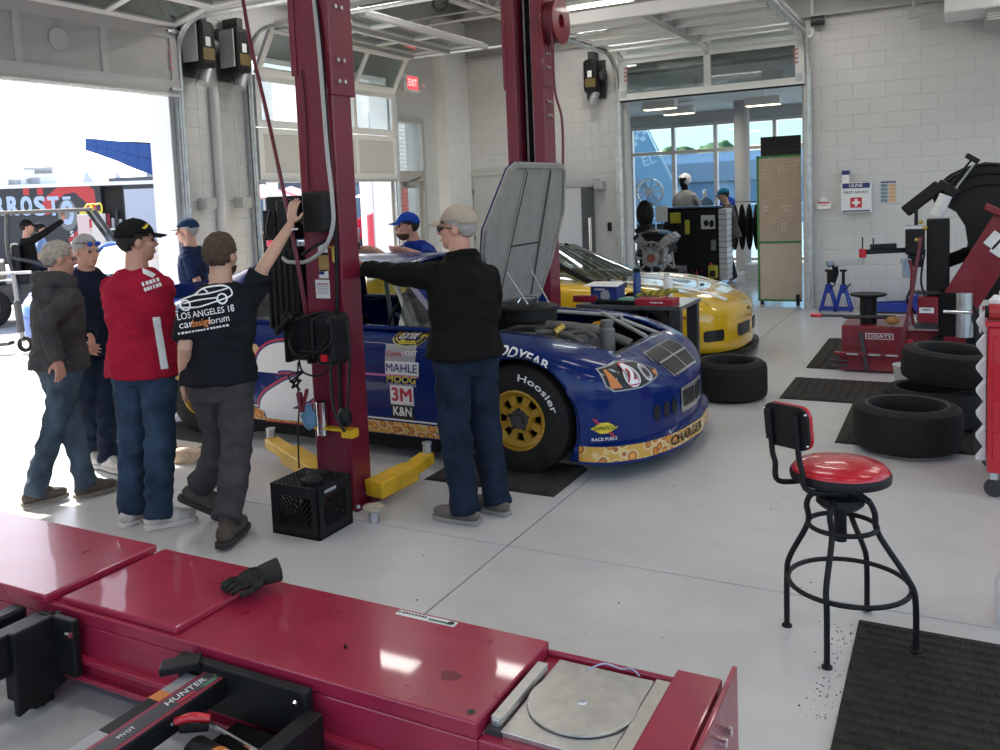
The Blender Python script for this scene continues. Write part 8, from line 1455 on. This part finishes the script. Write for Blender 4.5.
for i, (px, py, D) in enumerate(((273, 228, 15.5), (374, 222, 15))): p = at(px, py, D); b = MB(); b.cyl((p.x, p.y, -.02), (p.x, p.y, p.z+.1), .12, n=16); b.ell((p.x, p.y, p.z+.1), .12, .12, .08, 16, 8); tag(b.build('red_bollard', mat('bollard_red', (.60, .06, .09), .5), smooth=40), ('red bollard in the court before the slim column', 'red bollard in the court before the thick column')[i], 'bollard')
a, c_ = at(373, 205, 14), at(386, 205, 14); b = MB(); b.bar((a.x, a.y, 1.6), (c_.x, c_.y, 1.6), .06, 3.2); tag(b.build('pale_panel', mat('panel_pale', (.45, .50, .58), .5)), 'pale blue grey panel standing upright outside the half raised door', 'panel')
person('person in dark clothes sitting under the patio umbrellas', tuple(at(258, 222, 19).xy), R(-20), 1.5, {}, JKT, {'m': DEN2}, {'m': HD}, None, 'long', SKIN, lod=0); person('person in navy shirt standing under the patio umbrellas', tuple(at(272, 215, 23).xy), R(100), 1.75, {}, NAVT, {'m': DEN2}, {'m': HD}, None, 'short', SKIN, lod=0); person('person in red shirt in the court beside the white column', tuple(at(366, 215, 24).xy), R(-60), 1.75, {}, REDT, {'m': DEN2}, {'m': HD}, None, 'short', SKIN, lod=0)
tb2 = thing('court_building', 'dark shopfront building across the court outside', 'building', tuple(at(300, 215, 38).xy.to_3d())); CB = Matrix.Translation(at(310, 215, 40).xy.to_3d()) @ Matrix.Rotation(yaw, 4, 'Z'); b = MB(); b.bb(-9, 9, 0, 4, -.02, 3.4, CB); b.build('wall', mat('court_wall', (.16, .17, .20), .7), tb2)
for k in range(9): b = MB(); b.bb(-8.5+k*1.9, -7.2+k*1.9, -.05, 0, .4, 2.6, CB); b.build('window', mat('shop_window', (.22, .30, .38), .2), tb2)
# brick pier outside the entry door
bw = thing('brick_pier', 'brick wall pier outside the glass entry door', 'brick wall', (-9.3, 13.0, 0)); BXp = -9.25; BY0 = onx(384, 170, -9.25).y; MB().bb(BXp-.3, BXp-.01, BY0-.1, BY0+1.5, -.02, 4.6).build('mortar_core', mat('brick_mortar', (.34, .33, .32), .9), bw); bkr = mat('brick_red', (.38, .09, .08), .8, var=.2, scale=5); bkw = mat('brick_white', (.66, .67, .68), .8, var=.08, scale=5); mem = {}
for nm, m_ in (('r', bkr), ('w', bkw)): q = MB(); q.bb(-.02, 0, -.10, .10, 0, .062); me = bpy.data.meshes.new('brick'); me.from_pydata(q.v, [], q.f); me.materials.append(m_); mem[nm] = me
for j in range(26):
    z = 1.45+j*.0755
    for i in range(7):
        o = bpy.data.objects.new('brick', mem['w' if z > 2.22 else 'r']); COL.objects.link(o); o.parent = bw; o.location = V((BXp+.008, BY0+i*.215+(.107 if j % 2 else 0), z))-V((-9.3, 13.0, 0))
# far ground rise closing the horizon
hl_ = MB(); hl_.bb(-180, -100, -100, 160, -.5, 2.2); struct(hl_.build('ground_horizon', mat('far_lot', (.45, .44, .42), .9)), 'pale hazy lot edge at the horizon'); hl_ = MB(); hl_.bb(-90, 90, 88, 110, -.5, 2.0); struct(hl_.build('ground_street_far', MATS['far_lot']), 'pale street edge at the horizon')
# ------------------------------------------------------------- lamps
dif = mat('lamp_diffuser', (1, .96, .88), .5, emis=6, ecol=(1, .93, .80))
def lamp(x, y, z, e=60, label='long white ceiling lamp hanging under the roof deck', grp='workshop ceiling lamps', col=(1, .98, .955)):
    t = thing('ceiling_lamp', label, 'lamp', (x, y, z), 0, grp)
    MB().box(x, y, z+.035, 1.2, .30, .06).build('housing', M_white, t, bev=.01)
    for s in (-1, 1): MB().box(x, y+s*.07, z+.002, 1.14, .10, .01).build('diffuser', dif, t)
    for s in (-1, 1): MB().cyl((x+s*.5, y, z+.06), (x+s*.5, y, 5.07), .004, n=5).build('suspension', M_steel, t)
    d = bpy.data.lights.new('lamp_light', 'AREA'); d.shape = 'RECTANGLE'; d.size = 1.15; d.size_y = .28; d.energy = e; d.color = col
    o = bpy.data.objects.new('lamp_light', d); COL.objects.link(o); o.parent = t; o.location = (0, 0, -.012)
    d = bpy.data.lights.new('added_uplight', 'AREA'); d.shape = 'RECTANGLE'; d.size = 1.1; d.size_y = .24; d.energy = e*.45; d.color = col; o = bpy.data.objects.new('added_uplight', d); COL.objects.link(o); o.parent = t; o.location = (0, 0, .075); o.rotation_euler = (PI, 0, 0)  # extra upward light added to brighten the ceiling
for x in (-6.7, -4.55, -1.6, 1.4, 4.2):
    for y in (-2, 1.8, 5.4, 8.8, 12.1):
        if x > -6 or y < 5: lamp(x, y, 4.45, 15 if x < -4 and y > 8 else 5.5 if x < -4 and y > 1 else 9)  # grid runs on out of view, its unseen lamps added as fill light
lamp(-6.2, 8.4, 4.45, 15)  # unseen lamp added to brighten the back wall
